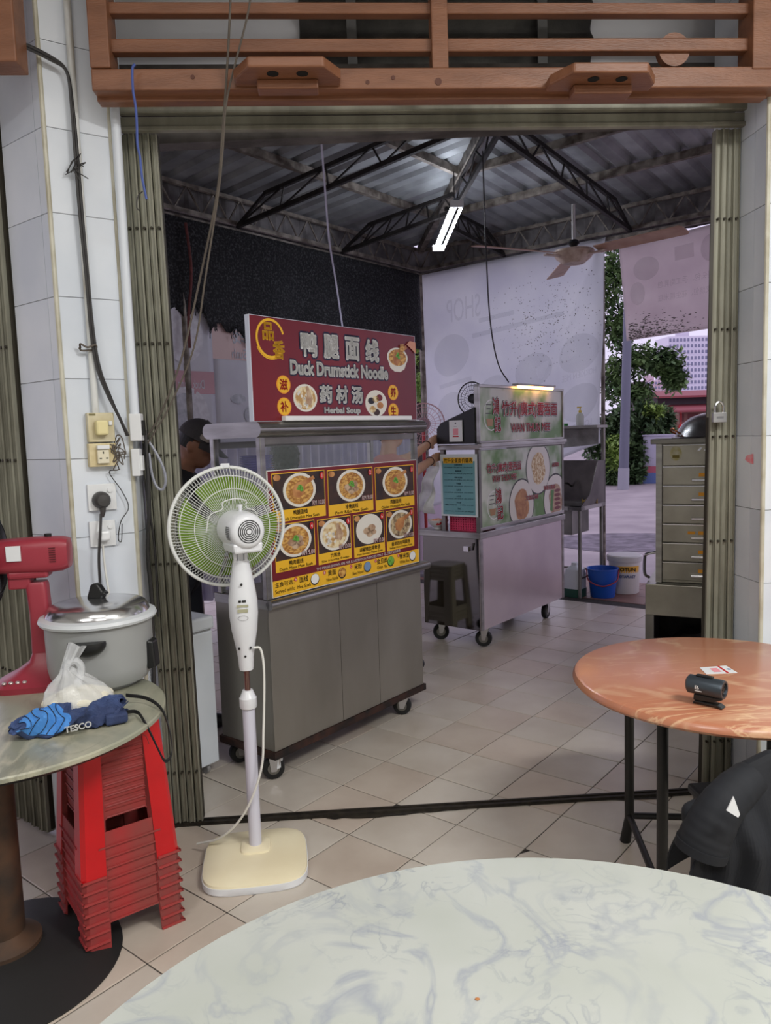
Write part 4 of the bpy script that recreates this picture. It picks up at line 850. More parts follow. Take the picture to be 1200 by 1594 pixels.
# clip fan and card on the orange table
gun = mat('gunmetal', (70, 78, 86), .3, .6)
cp = G(1100, 1098, TZ); cfn = thing('clip_fan', 'small dark grey cylinder clip fan lying on the orange table', 'fan', cp, math.radians(-48))
MB().lathe([(0, -.058), (.020, -.056), (.027, -.05), (.0275, .045), (.026, .05), (.020, .05), (.019, .044), (0, .043)], 32, Matrix.Translation((0, .0, .056)) @ Matrix.Rotation(math.pi / 2, 4, 'Y')).build('body', gun, cfn)
m_ = MB()
for k in range(5):
    a = k * 2 * math.pi / 5; m_.prism([(.004, -.003), (.018, -.006), (.018, .006), (.004, .003)], lambda u_, v_, d: Vector((.044 + d, u_ * math.cos(a) - v_ * math.sin(a), .056 + u_ * math.sin(a) + v_ * math.cos(a))), 0, .002)
m_.cyl((.043, 0, .056), (.047, 0, .056), .005, n=10); m_.build('vent_blades', BLACKP, cfn, sharp=0, kind='stuff')
MB().prism([(-.035, 0), (-.03, .006), (.03, .006), (.045, -.0), (.05, .004), (.036, .012), (-.03, .012), (-.036, .006)], lambda a, b, d: Vector((a, d, b)), -.014, .014).build('lower_jaw', BLACKP, cfn, sharp=0, bevel=.002)
MB().prism([(-.035, .012), (.02, .016), (.048, .028), (.046, .031), (.015, .030), (-.034, .030)], lambda a, b, d: Vector((a, d, b)), -.012, .012).build('upper_jaw', BLACKP, cfn, sharp=0, bevel=.002)
MB().box(-.03, .018, -.008, .008, .083, .088).build('top_button', BLACKP, cfn, sharp=0, bevel=.002)
MB().text('B', Vector((-.018, -.0281, .057)), (1, 0, 0), (0, 0, 1), 0, 0, h=.010, w=.012).rect(Vector((-.014, -.0281, .047)), (1, 0, 0), (0, 0, 1), -.01, .01, -.001, .001).build('printed_logo', PRINT['white'], cfn, sharp=0, kind='stuff')
ca = [G(*p, TZ + .0015) for p in ((1089, 1039), (1130, 1036), (1148, 1047), (1099, 1049))]
cm_ = (ca[0] + ca[2]) / 2; cdm = MB(); cdm.add([p - cm_ for p in ca] + [p - cm_ - Vector((0, 0, .0012)) for p in ca], [(3, 2, 1, 0), (4, 5, 6, 7), (0, 1, 5, 4), (1, 2, 6, 5), (2, 3, 7, 6), (3, 0, 4, 7)])
card = cdm.build('card', WHITEP, sharp=0); card.location = cm_; tag(card, 'white card with pink and red print on the orange table', 'card')
def cpt(u_, v_): return ca[0].lerp(ca[1], u_).lerp(ca[3].lerp(ca[2], u_), v_) - cm_ + Vector((0, 0, .0006))
MB().quad(cpt(.3, .25), cpt(.3, .8), cpt(.56, .8), cpt(.56, .25)).build('printed_square', PRINT['pink'], card, sharp=0); MB().quad(cpt(.66, 0), cpt(.66, 1), cpt(.74, 1), cpt(.74, 0)).build('printed_stripe', PRINT['red'], card, sharp=0); MB().quad(cpt(.85, .4), cpt(.85, .6), cpt(.95, .6), cpt(.95, .4)).build('printed_mark', PRINT['paleblue'], card, sharp=0)

# ================================================================ RED STOOLS
RED = mat('red_plastic', (206, 18, 26), .35, rgb2=(186, 14, 22), vscale=4); RED_D = mat('dusty_red_plastic', (168, 44, 46), .6, rgb2=(140, 60, 56), vscale=9, detail=8)
RED_L = mat('dusty_foot_red', (150, 40, 42), .65, rgb2=(128, 62, 58), vscale=16, detail=8)
SH, PITCH_S, TH = .452, .0335, .0026
def stool(name, label, loc, rz, mleg, mband, mseat, group=None, hw0=.122, hw1=.150, sh=SH):
    s = thing(name, label, 'stool', loc, rz, group); hw = lambda z: hw1 + (hw0 - hw1) * z / sh
    rr = MB(); a = hw(sh) ; t = []
    rr.prism([(a, a * .75), (a * .75, a), (-a * .75, a), (-a, a * .75), (-a, -a * .75), (-a * .75, -a), (a * .75, -a), (a, -a * .75)], lambda x, y, z: Vector((x * (1 + (sh - z) * .35), y * (1 + (sh - z) * .35), z)), sh - .03, sh)
    rr.build('seat', mseat, s, sharp=40, bevel=.006)
    for sx, sy in ((1, 1), (-1, 1), (-1, -1), (1, -1)):     # L-shaped tapered leg
        m_ = MB(); rings = []
        for z in (0, sh * .5, sh - .02):
            h_ = hw(z); w_ = .072 - .012 * z / sh
            rings.append([Vector((sx * (h_ - w_), sy * h_, z)), Vector((sx * (h_ - .012), sy * h_, z)), Vector((sx * h_, sy * (h_ - .012), z)), Vector((sx * h_, sy * (h_ - w_), z)),
                          Vector((sx * (h_ - TH), sy * (h_ - w_), z)), Vector((sx * (h_ - TH), sy * (h_ - .012 - TH), z)), Vector((sx * (h_ - .012 - TH), sy * (h_ - TH), z)), Vector((sx * (h_ - w_), sy * (h_ - TH), z))])
        vs = [p for r in rings for p in r]; fs = [tuple(range(7, -1, -1)), tuple(range(16, 24))]
        for k in range(2): fs += [(k * 8 + i, k * 8 + (i + 1) % 8, k * 8 + 8 + (i + 1) % 8, k * 8 + 8 + i) for i in range(8)]
        if sx * sy < 0: fs = [tuple(reversed(f)) for f in fs]
        m_.add(vs, fs); h_ = hw(0) + .004; w_ = .074
        lo = m_.build('leg', mleg, s, sharp=30)
        lip = MB(); lip.hexa([Vector((sx * (h_ - w_), sy * (h_ - .004), 0)), Vector((sx * h_, sy * (h_ - .004), 0)), Vector((sx * h_, sy * h_, 0)), Vector((sx * (h_ - w_), sy * h_, 0)),
                               Vector((sx * (h_ - w_), sy * (h_ - .006), .007)), Vector((sx * h_, sy * (h_ - .006), .007)), Vector((sx * h_, sy * (h_ - .001), .007)), Vector((sx * (h_ - w_), sy * (h_ - .001), .007))])
        lip.hexa([Vector((sx * (h_ - .004), sy * (h_ - w_), 0)), Vector((sx * h_, sy * (h_ - w_), 0)), Vector((sx * h_, sy * h_, 0)), Vector((sx * (h_ - .004), sy * h_, 0)),
                  Vector((sx * (h_ - .006), sy * (h_ - w_), .007)), Vector((sx * (h_ - .001), sy * (h_ - w_), .007)), Vector((sx * (h_ - .001), sy * (h_ - .001), .007)), Vector((sx * (h_ - .006), sy * (h_ - .001), .007))])
        lip.build('foot_lip', mband, lo, sharp=0)
    for k in range(4):
        Mr = Matrix.Rotation(math.pi / 2 * k, 3, 'Z'); 
        b = MB(); z0, z1, z2, z3 = .088, .135, .405, sh - .018
        def pt(x, z, o_): h_ = hw(z) - .003 - o_; return Mr @ Vector((x, -h_, z))
        def plate(P): n = len(P); return MB().add([pt(x, z, 0) for x, z in P] + [pt(x, z, TH) for x, z in P], [tuple(range(n)), tuple(range(2 * n - 1, n - 1, -1))] + [(i, n + i, n + (i + 1) % n, (i + 1) % n) for i in range(n)])
        i0, i1, i2 = hw(z0) - .05, hw(z1) - .05, hw(z2) - .04
        cb = plate([(-i0, z0), (i0, z0), (i1, z1), (-i1, z1)]); lipb = [pt(x, z, o_) for x, z, o_ in ((-i0, z0, -.005), (i0, z0, -.005), (i0, z0, TH), (-i0, z0, TH), (-i0, z0 + .005, -.005), (i0, z0 + .005, -.005), (i0, z0 + .005, TH), (-i0, z0 + .005, TH))]; cb.hexa(lipb); cb.build('crossband', mband, s, sharp=0)
        c_ = i2 * .98; ap = plate([(-c_, z2 - .04), (-c_ + .006, z2 - .016), (-c_ + .025, z2), (c_ - .025, z2), (c_ - .006, z2 - .016), (c_, z2 - .04), (c_ + .004, z3), (-c_ - .004, z3)]); ap.tube([pt(x, z, -.001) for x, z in ((-c_, z2 - .04), (-c_ + .006, z2 - .016), (-c_ + .025, z2), (c_ - .025, z2), (c_ - .006, z2 - .016), (c_, z2 - .04))], .003, 5); ap.build('apron', mband, s, sharp=0)
    return s
SF, SR, SLp = G(150, 1492), G(300, 1428), G(80, 1426)
sc0 = (SR + SLp) / 2; ang = math.atan2(SR.y - SF.y, SR.x - SF.x)
for k in range(8):
    stool('plastic_stool', ('bright red plastic stool on top of the stack beside the pedestal table' if k == 7 else 'dusty red plastic stool at the bottom of the stack, feet on the floor' if k == 0 else 'dusty red plastic stool, %s of the stack beside the pedestal table' % ('', 'second from the bottom', 'third from the bottom', 'fourth from the bottom', 'fourth from the top', 'third from the top', 'second from the top', '')[k]),
          (sc0.x, sc0.y, .0 + k * PITCH_S), ang, RED if k == 7 else RED_L, RED_D, RED if k == 7 else RED_D, 'stacked red plastic stools')

# ================================================================ STAND FAN
FW = mat('fan_white', (226, 228, 232), .3); FCR = mat('fan_cream', (240, 230, 198), .35, rgb2=(232, 220, 186), vscale=5)
fb = G(398, 1318, .05); fan = thing('stand_fan', 'white pedestal fan with green blades and a cream base, seen from behind', 'fan', (fb.x, fb.y, 0), math.radians(4.5))
def rsq(h_, n=8, p=4.2, kx=1., ky=1.): return [(math.copysign(abs(math.cos(a)) ** (2 / p), math.cos(a)) * h_ * kx, math.copysign(abs(math.sin(a)) ** (2 / p), math.sin(a)) * h_ * ky) for a in [2 * math.pi * k / (n * 4) for k in range(n * 4)]]
def loft(layers, m_=None):
    m_ = m_ or MB(); n = len(layers[0][0]); vs = []
    for pts, z in layers: vs += [Vector((x, y, z)) for x, y in pts]
    fs = [tuple(range(n - 1, -1, -1)), tuple(range((len(layers) - 1) * n, len(layers) * n))]
    for k in range(len(layers) - 1): fs += [(k * n + i, k * n + (i + 1) % n, (k + 1) * n + (i + 1) % n, (k + 1) * n + i) for i in range(n)]
    return m_.add(vs, fs)
sq = lambda h_: [(x, y - .035) for x, y in rsq(h_)]
loft([(sq(.182), 0), (sq(.186), .006), (sq(.186), .028)]).build('base_skirt', FW, fan)
loft([(sq(.184), .028), (sq(.182), .036), (sq(.165), .044), (sq(.10), .052)]).build('base_plate', FCR, fan)
loft([(rsq(.055), .050), (rsq(.052), .058), (rsq(.04), .064)]).build('pole_socket', FCR, fan)
MB().cyl((0, 0, .06), (0, 0, .60), .0225, n=24).build('pole', mat('fan_pole', (208, 208, 222), .35), fan)
MB().lathe([(.029, .575), (.031, .58), (.031, .612), (.028, .615), (.018, .64), (.0, .64)], 28).build('collar', FW, fan)
MB().cyl((0, 0, .63), (0, 0, .76), .0105, n=16).build('inner_pole', mat('brown_chrome', (140, 110, 104), .2, .9), fan)
prof = [(.024, .715), (.026, .725), (.028, .76), (.034, .80), (.045, .86), (.051, .92), (.050, .97), (.042, 1.03), (.033, 1.08), (.028, 1.105), (.026, 1.11)]
MB().lathe([(r, z) for r, z in prof], 32).build('control_body', FW, fan)
lb = MB(); 
for (z, hh, w_) in ((.955, .008, .02), (.938, .012, .018)): lb.box(-w_, w_, -.0525, -.0505, z - hh / 2, z + hh / 2)
lb.build('switch_plate', mat('label_grey', (170, 168, 140), .5), fan, sharp=0, kind='stuff')
MB().rect(Vector((0, -.0525, .972)), (1, 0, 0), (0, 0, 1), -.013, -.004, -.004, .004).rect(Vector((0, -.0525, .972)), (1, 0, 0), (0, 0, 1), -.001, .013, -.004, .004).ring(Vector((0, -.0525, .912)), (1, 0, 0), (0, 0, 1), 0, 0, .018, .009, .08, 20).build('printed_label', PRINT['black'], fan, sharp=0, kind='stuff')
for p in ((0, -.0505, 1.03), (-.02, -.034, .80), (.02, -.034, .80), (0, -.031, .77)): MB().cyl((p[0], p[1] + .012, p[2]), (p[0], p[1] - .0005 - (.002 if p[2] > 1 else 0), p[2]), .004, n=10).build('screw', mat('screw_dark', (60, 60, 60), .4, .8), fan)
HZ = 1.218; AX = math.radians(27)
hd_ = Matrix.Translation((0, 0, HZ)) @ Matrix.Rotation(AX - math.radians(4.5), 4, 'Z') @ Matrix.Rotation(-math.pi / 2, 4, 'X')   # local z -> away from camera
nk = MB(); nk.box(-.024, -.012, -.02, .014, 1.10, 1.165); nk.box(.012, .024, -.02, .014, 1.10, 1.165); nk.box(-.011, .011, -.016, .012, 1.09, 1.175); nk.build('neck', FW, fan, sharp=0, bevel=.003)
MB().lathe([(.0, -.098), (.045, -.098), (.056, -.092), (.062, -.08), (.066, -.05), (.068, .02), (.066, .045), (.03, .05), (0, .05)], 40, hd_).build('motor_housing', FW, fan)
gb = MB(); q = hd_; gb.hexa([q @ Vector(p) for p in ((-.055, .04, -.085), (.055, .04, -.085), (.055, .04, .03), (-.055, .04, .03), (-.05, .075, -.085), (.05, .075, -.085), (.05, .075, .03), (-.05, .075, .03))]); gb.build('gear_cover', FW, fan, sharp=0, bevel=.008)
vt = MB()
for r_ in (.012, .019, .026, .033, .040): vt.ring(hd_ @ Vector((0, 0, -.0985)), hd_.to_3x3() @ Vector((-1, 0, 0)), hd_.to_3x3() @ Vector((0, -1, 0)), 0, 0, r_, r_, .0035 / r_, 28)
vt.build('vent_slots', DARK, fan, sharp=0, kind='stuff')
sv = MB()
for k in range(8): a = math.pi * (1 - .10) + .0; z = -.07 + .0; sv.hexa([hd_ @ Vector((s * .0675 * math.cos(b), .0675 * math.sin(b) * 1, zz)) for s in (-1,) for zz in (-.085, -.05) for b in (-.28 + .09 * k, -.28 + .09 * k + .04, -.28 + .09 * k + .041, -.28 + .09 * k + .001)][:8])
sv.build('side_vents', DARK, fan, sharp=0, kind='stuff')
ov = MB().cyl(hd_ @ Vector((0, -.066, -.02)), hd_ @ Vector((0, -.088, -.02)), .006, .009, n=12); ov.build('oscillation_knob', FW, fan)
GRN_B = mat('green_blade', (104, 136, 22), .3)
for k in range(3):
    a0_ = 2 * math.pi * k / 3 + .5; m_ = MB()
    def bl(u_, v_):
        r = .03 + .152 * u_; a = a0_ + (v_ - .5) * (1.95 - .35 * (1 - u_)) + .25 * u_; tz = .115 + .045 * (v_ - .5) * (1 if True else 0)
        return hd_ @ Vector((r * math.cos(a), r * math.sin(a), tz))
    m_.grid(bl, 10, 12); m_.build('blade', GRN_B, fan, sharp=0, solid=.003)
MB().lathe([(0, .075), (.03, .078), (.034, .10), (.034, .145), (.02, .155), (0, .156)], 24, hd_).build('blade_hub', mat('hub_green', (150, 190, 60), .3), fan)
WIRE = mat('guard_wire', (222, 224, 222), .35)
def guard(name, sgn, z_rim, z_c, r0_):
    m_ = MB(); NW = 110; R = .213
    for k in range(NW):
        a = 2 * math.pi * k / NW; pts = []
        for t in (0, .35, .7, .88, 1.):
            r = r0_ + (R - r0_) * t; z = z_c + (z_rim - z_c) * (t ** 3.2); aa = a + sgn * .10 * t
            pts.append(hd_ @ Vector((r * math.cos(aa), r * math.sin(aa), z)))
        m_.tube(pts, .0011, 4, caps=False)
    for t in (.55, .83):
        r = r0_ + (R - r0_) * t; z = z_c + (z_rim - z_c) * (t ** 3.2)
        m_.tube([hd_ @ Vector((r * math.cos(a), r * math.sin(a), z)) for a in [2 * math.pi * i / 48 for i in range(48)]], .0016, 5, True)
    return m_.build(name, WIRE, fan, sharp=60, kind='stuff')
guard('rear_guard', 1, .115, .055, .05); guard('front_guard', -1, .115, .19, .035)
MB().tube([hd_ @ Vector((.2145 * math.cos(a), .2145 * math.sin(a), .115)) for a in [2 * math.pi * i / 72 for i in range(72)]], .0065, 8, True).build('guard_rim', WIRE, fan)
MB().tube(smooth_path([hd_ @ Vector(p) for p in ((.10, .01, .06), (.085, -.05, .055), (.045, -.07, .04), (.042, -.095, .035), (.0, -.105, .03), (-.042, -.095, .035), (-.045, -.07, .04), (-.085, -.05, .055), (-.1, .01, .06))]), .0022, 6).build('carry_handle', WIRE, fan)
MB().lathe([(0, .19), (.038, .19), (.04, .186), (.0, .184)], 24, hd_).build('guard_badge', FW, fan)
cl_ = hd_ @ Vector((0, -.216, .115)); MB().box(cl_.x - .016, cl_.x + .016, cl_.y - .01, cl_.y + .01, cl_.z - .004, cl_.z + .012).build('guard_clip', FW, fan, sharp=0, bevel=.002)
CORD = mat('white_cord', (226, 226, 220), .45)
Mi = fan.matrix_basis.inverted()
w_pts = [Vector((.03, -.03, .80)), Vector((.055, -.03, .79)), Vector((.062, -.035, .70)), Vector((.05, -.045, .50)), Vector((.035, -.05, .36)), Vector((-.03, -.03, .20)), Vector((-.12, .02, .09)), Vector((-.22, .10, .03))]
MB().tube(smooth_path(w_pts), .0042, 8).build('power_cord', CORD, fan)

# ================================================================ THINGS ON THE GREEN TABLE
RC = Vector((-.828, 2.60, TZ)); GREYC = mat('cooker_grey', (158, 160, 160), .38); ALU = mat('aluminium_lid', (206, 206, 208), .18, .95)
ck = thing('rice_cooker', 'large grey rice cooker with a shiny aluminium lid and black knob', 'rice cooker', RC, math.radians(-18))
MB().lathe([(0, 0), (.115, 0), (.12, .012), (.15, .02), (.165, .045), (.170, .075), (.172, .220), (.173, .225)], 64).build('body', GREYC, ck)
MB().lathe([(.172, .220), (.186, .223), (.190, .231), (.186, .241), (.170, .247), (.160, .247)], 64).build('rim', mat('cooker_rim', (208, 212, 216), .35), ck)
MB().lathe([(.168, .245), (.166, .253), (.155, .273), (.145, .279), (.08, .289), (.03, .293), (0, .294)], 64).build('lid', ALU, ck)
kn_ = MB(); kn_.prism([(-.034, .290), (-.026, .312), (-.016, .338), (-.002, .346), (.012, .343), (.022, .330), (.030, .318), (.044, .312), (.030, .302), (.026, .290)], lambda a, b, d: Vector((a, d, b)), -.014, .014); kn_.build('lid_knob', BLACKP, ck, sharp=0, bevel=.009, seg=3)
hm = Matrix.Rotation(math.radians(-68), 4, 'Z')
def grip(ang_, name='handle'):
    Mh = Matrix.Rotation(ang_, 4, 'Z'); m_ = MB()
    m_.ball((0, 0, 0), (.042, .060, .040), 24, 14); m_.v = [Mh @ Vector((.172 + max(0, v.x), v.y, .178 + min(v.z, .008))) for v in m_.v]; m_.build(name, BLACKP, ck, sharp=50)
grip(math.radians(-68)); grip(math.radians(112))
sw = MB(); Ms = Matrix.Rotation(math.radians(12), 4, 'Z'); sw.hexa([Ms @ Vector(p) for p in ((.166, -.03, .05), (.166, .03, .05), (.195, .024, .055), (.195, -.024, .055), (.170, -.03, .15), (.170, .03, .15), (.190, .024, .145), (.190, -.024, .145))]); sw.build('switch_box', BLACKP, ck, sharp=0, bevel=.006)
# red table fan facing the left edge
TF = Vector((-1.06, 2.62, TZ)); REDF = mat('red_fan_plastic', (156, 50, 64), .4, rgb2=(144, 44, 58), vscale=3)
rf_ = thing('table_fan', 'red plastic table fan with a black guard on the green table', 'fan', TF, math.radians(8))
loft([(rsq(.115, kx=1., ky=.95), 0), (rsq(.118, kx=1., ky=.95), .02), ([(x + .02, y) for x, y in rsq(.085, kx=.95, ky=.8)], .05), ([(x + .035, y) for x, y in rsq(.045)], .085), ([(x + .035, y) for x, y in rsq(.032)], .12)]).build('base', REDF, rf_)
loft([([(x + .035, y) for x, y in rsq(.035)], .115), ([(x + .035, y) for x, y in rsq(.033)], .25), ([(x + .03, y) for x, y in rsq(.034)], .345), ([(x + .03, y) for x, y in rsq(.03)], .355)]).build('column', REDF, rf_)
bn = MB()
for k in range(4): bn.ball((-.075 + .021 * k, -.088, .035), (.008, .008, .006), 10, 6)
bn.build('button', mat('button_steel', (190, 180, 176), .3, .6), rf_, kind='stuff')
MB().box(-.055, .015, -.03, .03, .335, .385).build('tilt_bracket', REDF, rf_, sharp=0, bevel=.006)
hm_ = Matrix.Translation((-.055, 0, .445))
def mot(a, k=1.): return [(y * k * .058, z * k * .062) for y, z in rsq(1., p=3.6)]
mm = MB(); secs = ((-.03, .80), (-.02, .92), (.12, .98), (.175, .92), (.195, .80), (.20, .5)); n = 32; vs = []
for x, k in secs: vs += [hm_ @ Vector((x, y, z + (.012 * (1 - k)))) for y, z in mot(0, k)]
fs = [tuple(range(n)), tuple(range(len(secs) * n - 1, (len(secs) - 1) * n - 1, -1))]
for s in range(len(secs) - 1): fs += [(s * n + (i + 1) % n, s * n + i, (s + 1) * n + i, (s + 1) * n + (i + 1) % n) for i in range(n)]
mm.add(vs, fs).build('motor_housing', REDF, rf_)
MB().box(-.055, .075, -.04, .04, .37, .40).build('gear_cover', REDF, rf_, sharp=0, bevel=.01)
MB().box(-.045, .0, -.0605, -.0565, .435, .485).build('rating_label', WHITEP, rf_, sharp=0)
MB().cyl((.075, 0, .50), (.075, 0, .515), .012, n=12).build('oscillation_knob', BLACKP, rf_)
vs_ = MB()
for k in range(7): vs_.box(.086, .106, -.0575, -.053, .425 + .0075 * k, .428 + .0075 * k)
vs_.build('side_vents', mat('vent_dark_red', (90, 12, 24), .6), rf_, sharp=0, kind='stuff')
gm = Matrix.Translation((-.10, 0, .445)) @ Matrix.Rotation(-math.pi / 2, 4, 'Y'); GBK = mat('black_guard', (30, 30, 32), .4)
for nm, zr, zc, r0_ in (('rear_guard', .035, -.02, .05), ('front_guard', .035, .095, .03)):
    m_ = MB()
    for k in range(70):
        a = 2 * math.pi * k / 70; m_.tube([gm @ Vector(((r0_ + (.20 - r0_) * t) * math.cos(a), (r0_ + (.20 - r0_) * t) * math.sin(a), zc + (zr - zc) * t ** 3)) for t in (0, .4, .75, .92, 1.)], .0014, 4, caps=False)
    for t in (.5, .8): m_.tube([gm @ Vector(((r0_ + (.20 - r0_) * t) * math.cos(a), (r0_ + (.20 - r0_) * t) * math.sin(a), zc + (zr - zc) * t ** 3)) for a in [2 * math.pi * i / 40 for i in range(40)]], .0018, 5, True)
    m_.build(nm, GBK, rf_, sharp=60, kind='stuff')
MB().tube([gm @ Vector((.2 * math.cos(a), .2 * math.sin(a), .035)) for a in [2 * math.pi * i / 56 for i in range(56)]], .006, 7, True).build('guard_rim', GBK, rf_)
for k in range(3):
    a0_ = 2 * math.pi * k / 3; m_ = MB(); m_.grid(lambda u_, v_: gm @ Vector(((.03 + .145 * u_) * math.cos(a0_ + (v_ - .5) * 1.3), (.03 + .145 * u_) * math.sin(a0_ + (v_ - .5) * 1.3), .04 + .04 * (v_ - .5))), 6, 6); m_.build('blade', mat('dark_blade', (44, 46, 52), .3), rf_, sharp=0, solid=.003)
MB().cyl(gm @ Vector((0, 0, .0)), gm @ Vector((0, 0, .06)), .03, n=16).build('blade_hub', GBK, rf_)
# knotted plastic bag of white powder
FILM = mat('clear_film', (236, 238, 240), .25, alpha=.42, bump=.5, bscale=30); POW = mat('white_powder', (232, 228, 210), .8, rgb2=(220, 214, 194), vscale=14, bump=.2, bscale=30)
BG = Vector((-.805, 2.285, TZ)); bag = thing('plastic_bag', 'knotted clear plastic bag half full of white powder', 'bag', BG, math.radians(20))
def blob(n, fn, nu=28, nv=16):
    m_ = MB(); vs = []; 
    return m_.grid(fn, nu, nv)
POWF = lambda u_, v_: Vector(((.098 + .008 * math.sin(5 * u_ * 6.28)) * math.cos(2 * math.pi * u_) * math.sin(math.pi * (.02 + .98 * v_)) ** .6, (.062 + .006 * math.sin(4 * u_ * 6.28 + 1)) * math.sin(2 * math.pi * u_) * math.sin(math.pi * (.02 + .98 * v_)) ** .6, .002 + .085 * v_ ** .8 + .008 * math.sin(3 * 6.28 * u_ + 2) * v_))
MB().grid(POWF, 36, 14).build('powder', POW, bag, sharp=0)
def FILMF(u_, v_):
    a = 2 * math.pi * u_; s = v_; r = (.104 * (1 - s) ** .5 if s < .55 else .104 * .45 ** .5 * (1 - (s - .55) / .45) ** 1.2) + .008
    wr = 1 + .10 * math.sin(7 * a + 5 * s) * (.3 + s); return Vector((r * wr * math.cos(a) - .028 * s * s, r * .66 * wr * math.sin(a), .002 + .15 * s ** .85 + .008 * math.sin(3 * a) * s))
MB().grid(FILMF, 48, 24).build('film', FILM, bag, sharp=0)
MB().tube(smooth_path([(-.028, 0, .135), (-.02, 0, .16), (.0, .0, .168), (.014, 0, .15), (.012, 0, .12), (.0, -.02, .10)]), .011, 8).build('handle_loop', FILM, bag)
MB().grid(lambda a, b: Vector((-.035 + .045 * b + .03 * (a - .5) * (.6 + b), .012 * math.sin(8 * a), .13 + .085 * b - .02 * (a - .5))), 8, 8).build('bag_ear', FILM, bag, sharp=0, solid=.002)
# blue folded shopping bag
DEN = mat('denim_blue_cloth', (62, 82, 128), .8, rgb2=(44, 56, 92), vscale=10, detail=6, bump=.3, bscale=140); BRB = mat('bright_blue_cloth', (74, 142, 216), .7, rgb2=(60, 124, 200), vscale=8); STRAP = mat('black_strap', (24, 24, 28), .7)
tg = Vector((-.795, 2.185, TZ)); tbag = thing('shopping_bag', 'folded blue shopping bag with bright blue stripes and black straps', 'bag', tg, math.radians(26))
def fold(u_, v_):
    a = 2 * math.pi * v_; x = -.15 + .30 * u_; e = math.sin(math.pi * (.09 + u_ * .80)) ** .5 if 0 < u_ < 1 else .12
    y = .062 * math.cos(a) * e + .007 * math.sin(17 * u_ + 3 * a) + .005 * math.sin(41 * u_ - 2 * a); z = .028 + .026 * math.sin(a) * e + .011 * math.sin(14 * u_ + 2 * a) * e + .006 * math.sin(33 * u_ + 5 * a) + .010 * math.sin(a) * math.sin(7 * u_)
    return Vector((x + .012 * math.sin(3 * a), y, max(.002, z + (.012 * u_ if math.sin(a) > 0 else 0))))
MB().grid(fold, 44, 28).build('cloth', DEN, tbag, sharp=0)
MB().grid(lambda a, b: fold(.10 + .38 * a - .05 * b, -.30 + .34 * b + .52) + Vector((0, -.003, .004)), 16, 10).build('blue_stripe', BRB, tbag, sharp=0)
ln = MB()
for k in range(5): ln.tube([fold(.14 + .07 * k - .05 * b, -.30 + .34 * b + .52) + Vector((0, -.004, .0055)) for b in np.linspace(0, 1, 9)], .0012, 4)
ln.build('stripe_line', STRAP, tbag, kind='stuff')
MB().grid(lambda a, b: fold(.30 + .45 * a, .60 + .10 * b) + Vector((0, -.003, -.001)), 12, 4).build('dark_panel', mat('navy_cloth', (24, 28, 44), .8), tbag, sharp=0)
MB().text('TESCO', Vector((.01, -.076, .024)), (1, 0, .05), (0, .35, .94), 0, 0, w=.07, h=.016, off=.03).build('printed_name', PRINT['white'], tbag, sharp=0, kind='stuff')
MB().box(.085, .148, -.068, -.01, .004, .036).build('pocket_flap', DEN, tbag, sharp=0, bevel=.008)
Mi = Matrix.Translation(tg) @ Matrix.Rotation(math.radians(26), 4, 'Z'); Mi = Mi.inverted()
sp = [Mi @ p for p in (G(196, 1082, TZ + .03), G(228, 1087, TZ + .02), G(250, 1102, TZ + .008), atY(262, 1130, 2.235), atY(268, 1165, 2.22), atY(264, 1180, 2.21), atY(256, 1184, 2.20), atY(247, 1168, 2.19), atY(236, 1145, 2.18), G(224, 1122, TZ + .006), G(212, 1108, TZ + .012), G(188, 1110, TZ + .02))]
path = smooth_path(sp, 6); m_ = MB(); vs = []
for i, p in enumerate(path): vs += [p + Vector((0, -.002, .0055)), p + Vector((0, .002, -.0055))]
m_.add(vs, [(2 * i, 2 * i + 1, 2 * i + 3, 2 * i + 2) for i in range(len(path) - 1)]); m_.build('strap', STRAP, tbag, sharp=0, solid=.003)

# ================================================================ JACKET ON A CHAIR
CH = Vector((1.20, 1.83, 0)); chair = thing('plastic_chair', 'dark plastic chair under the black jacket by the orange table', 'chair', CH, 0)
DKP = mat('dark_chair_plastic', (40, 40, 44), .5)
MB().box(-.17, .19, -.0, .36, .41, .44).build('seat', DKP, chair, sharp=0, bevel=.01); MB().box(-.15, .17, -.03, -.005, .42, .645).build('backrest', DKP, chair, sharp=0, bevel=.01)
for sx in (-.14, .16):
    for sy in (.01, .34): MB().cyl((sx * 1.1, sy, 0), (sx, sy, .41), .016, n=10).build('leg', DKP, chair)
JK = mat('black_jacket_cloth', (22, 25, 32), .8, rgb2=(15, 17, 23), vscale=5, bump=.15, bscale=20)
JT = [atY(x, y, 1.785) for x, y in ((1078, 1262), (1100, 1232), (1132, 1202), (1163, 1184), (1200, 1172), (1262, 1168), (1330, 1170))]
def jtop(u_): k = min(5.999, u_ * 6); i = int(k); return JT[i].lerp(JT[i + 1], k - i)
def drape(u_, v_):
    t = v_ * 1.55 - 1; a = abs(t); s = -1 if t < 0 else 1; top = jtop(u_); z0_ = .24 + .02 * math.sin(5 * u_)
    top.z += .006 * math.sin(9 * u_ + 1)
    z = top.z - .012 * (1 - math.exp(-14 * a)) - max(0, a - .03) * (top.z - z0_)
    fold = (.020 * math.sin(17 * u_ + 2.2 * math.sin(3.1 * a + 4 * u_)) + .010 * math.sin(37 * u_ - 5 * a)) * min(1, a * 2.2)
    y = top.y + s * (.045 * (1 - math.exp(-11 * a))) + (s * (.05 * a) if s < 0 else 0) - (fold if s < 0 else 0)
    x = top.x + (u_ - .5) * .10 * a - .03 * a * (1 - u_) + .008 * math.sin(11 * a + 6 * u_); return Vector((x, y, z))
jo = MB().grid(drape, 70, 60).build('jacket', JK, sharp=0, solid=.007); tag(jo, 'black jacket draped over a chair beside the orange table', 'jacket')
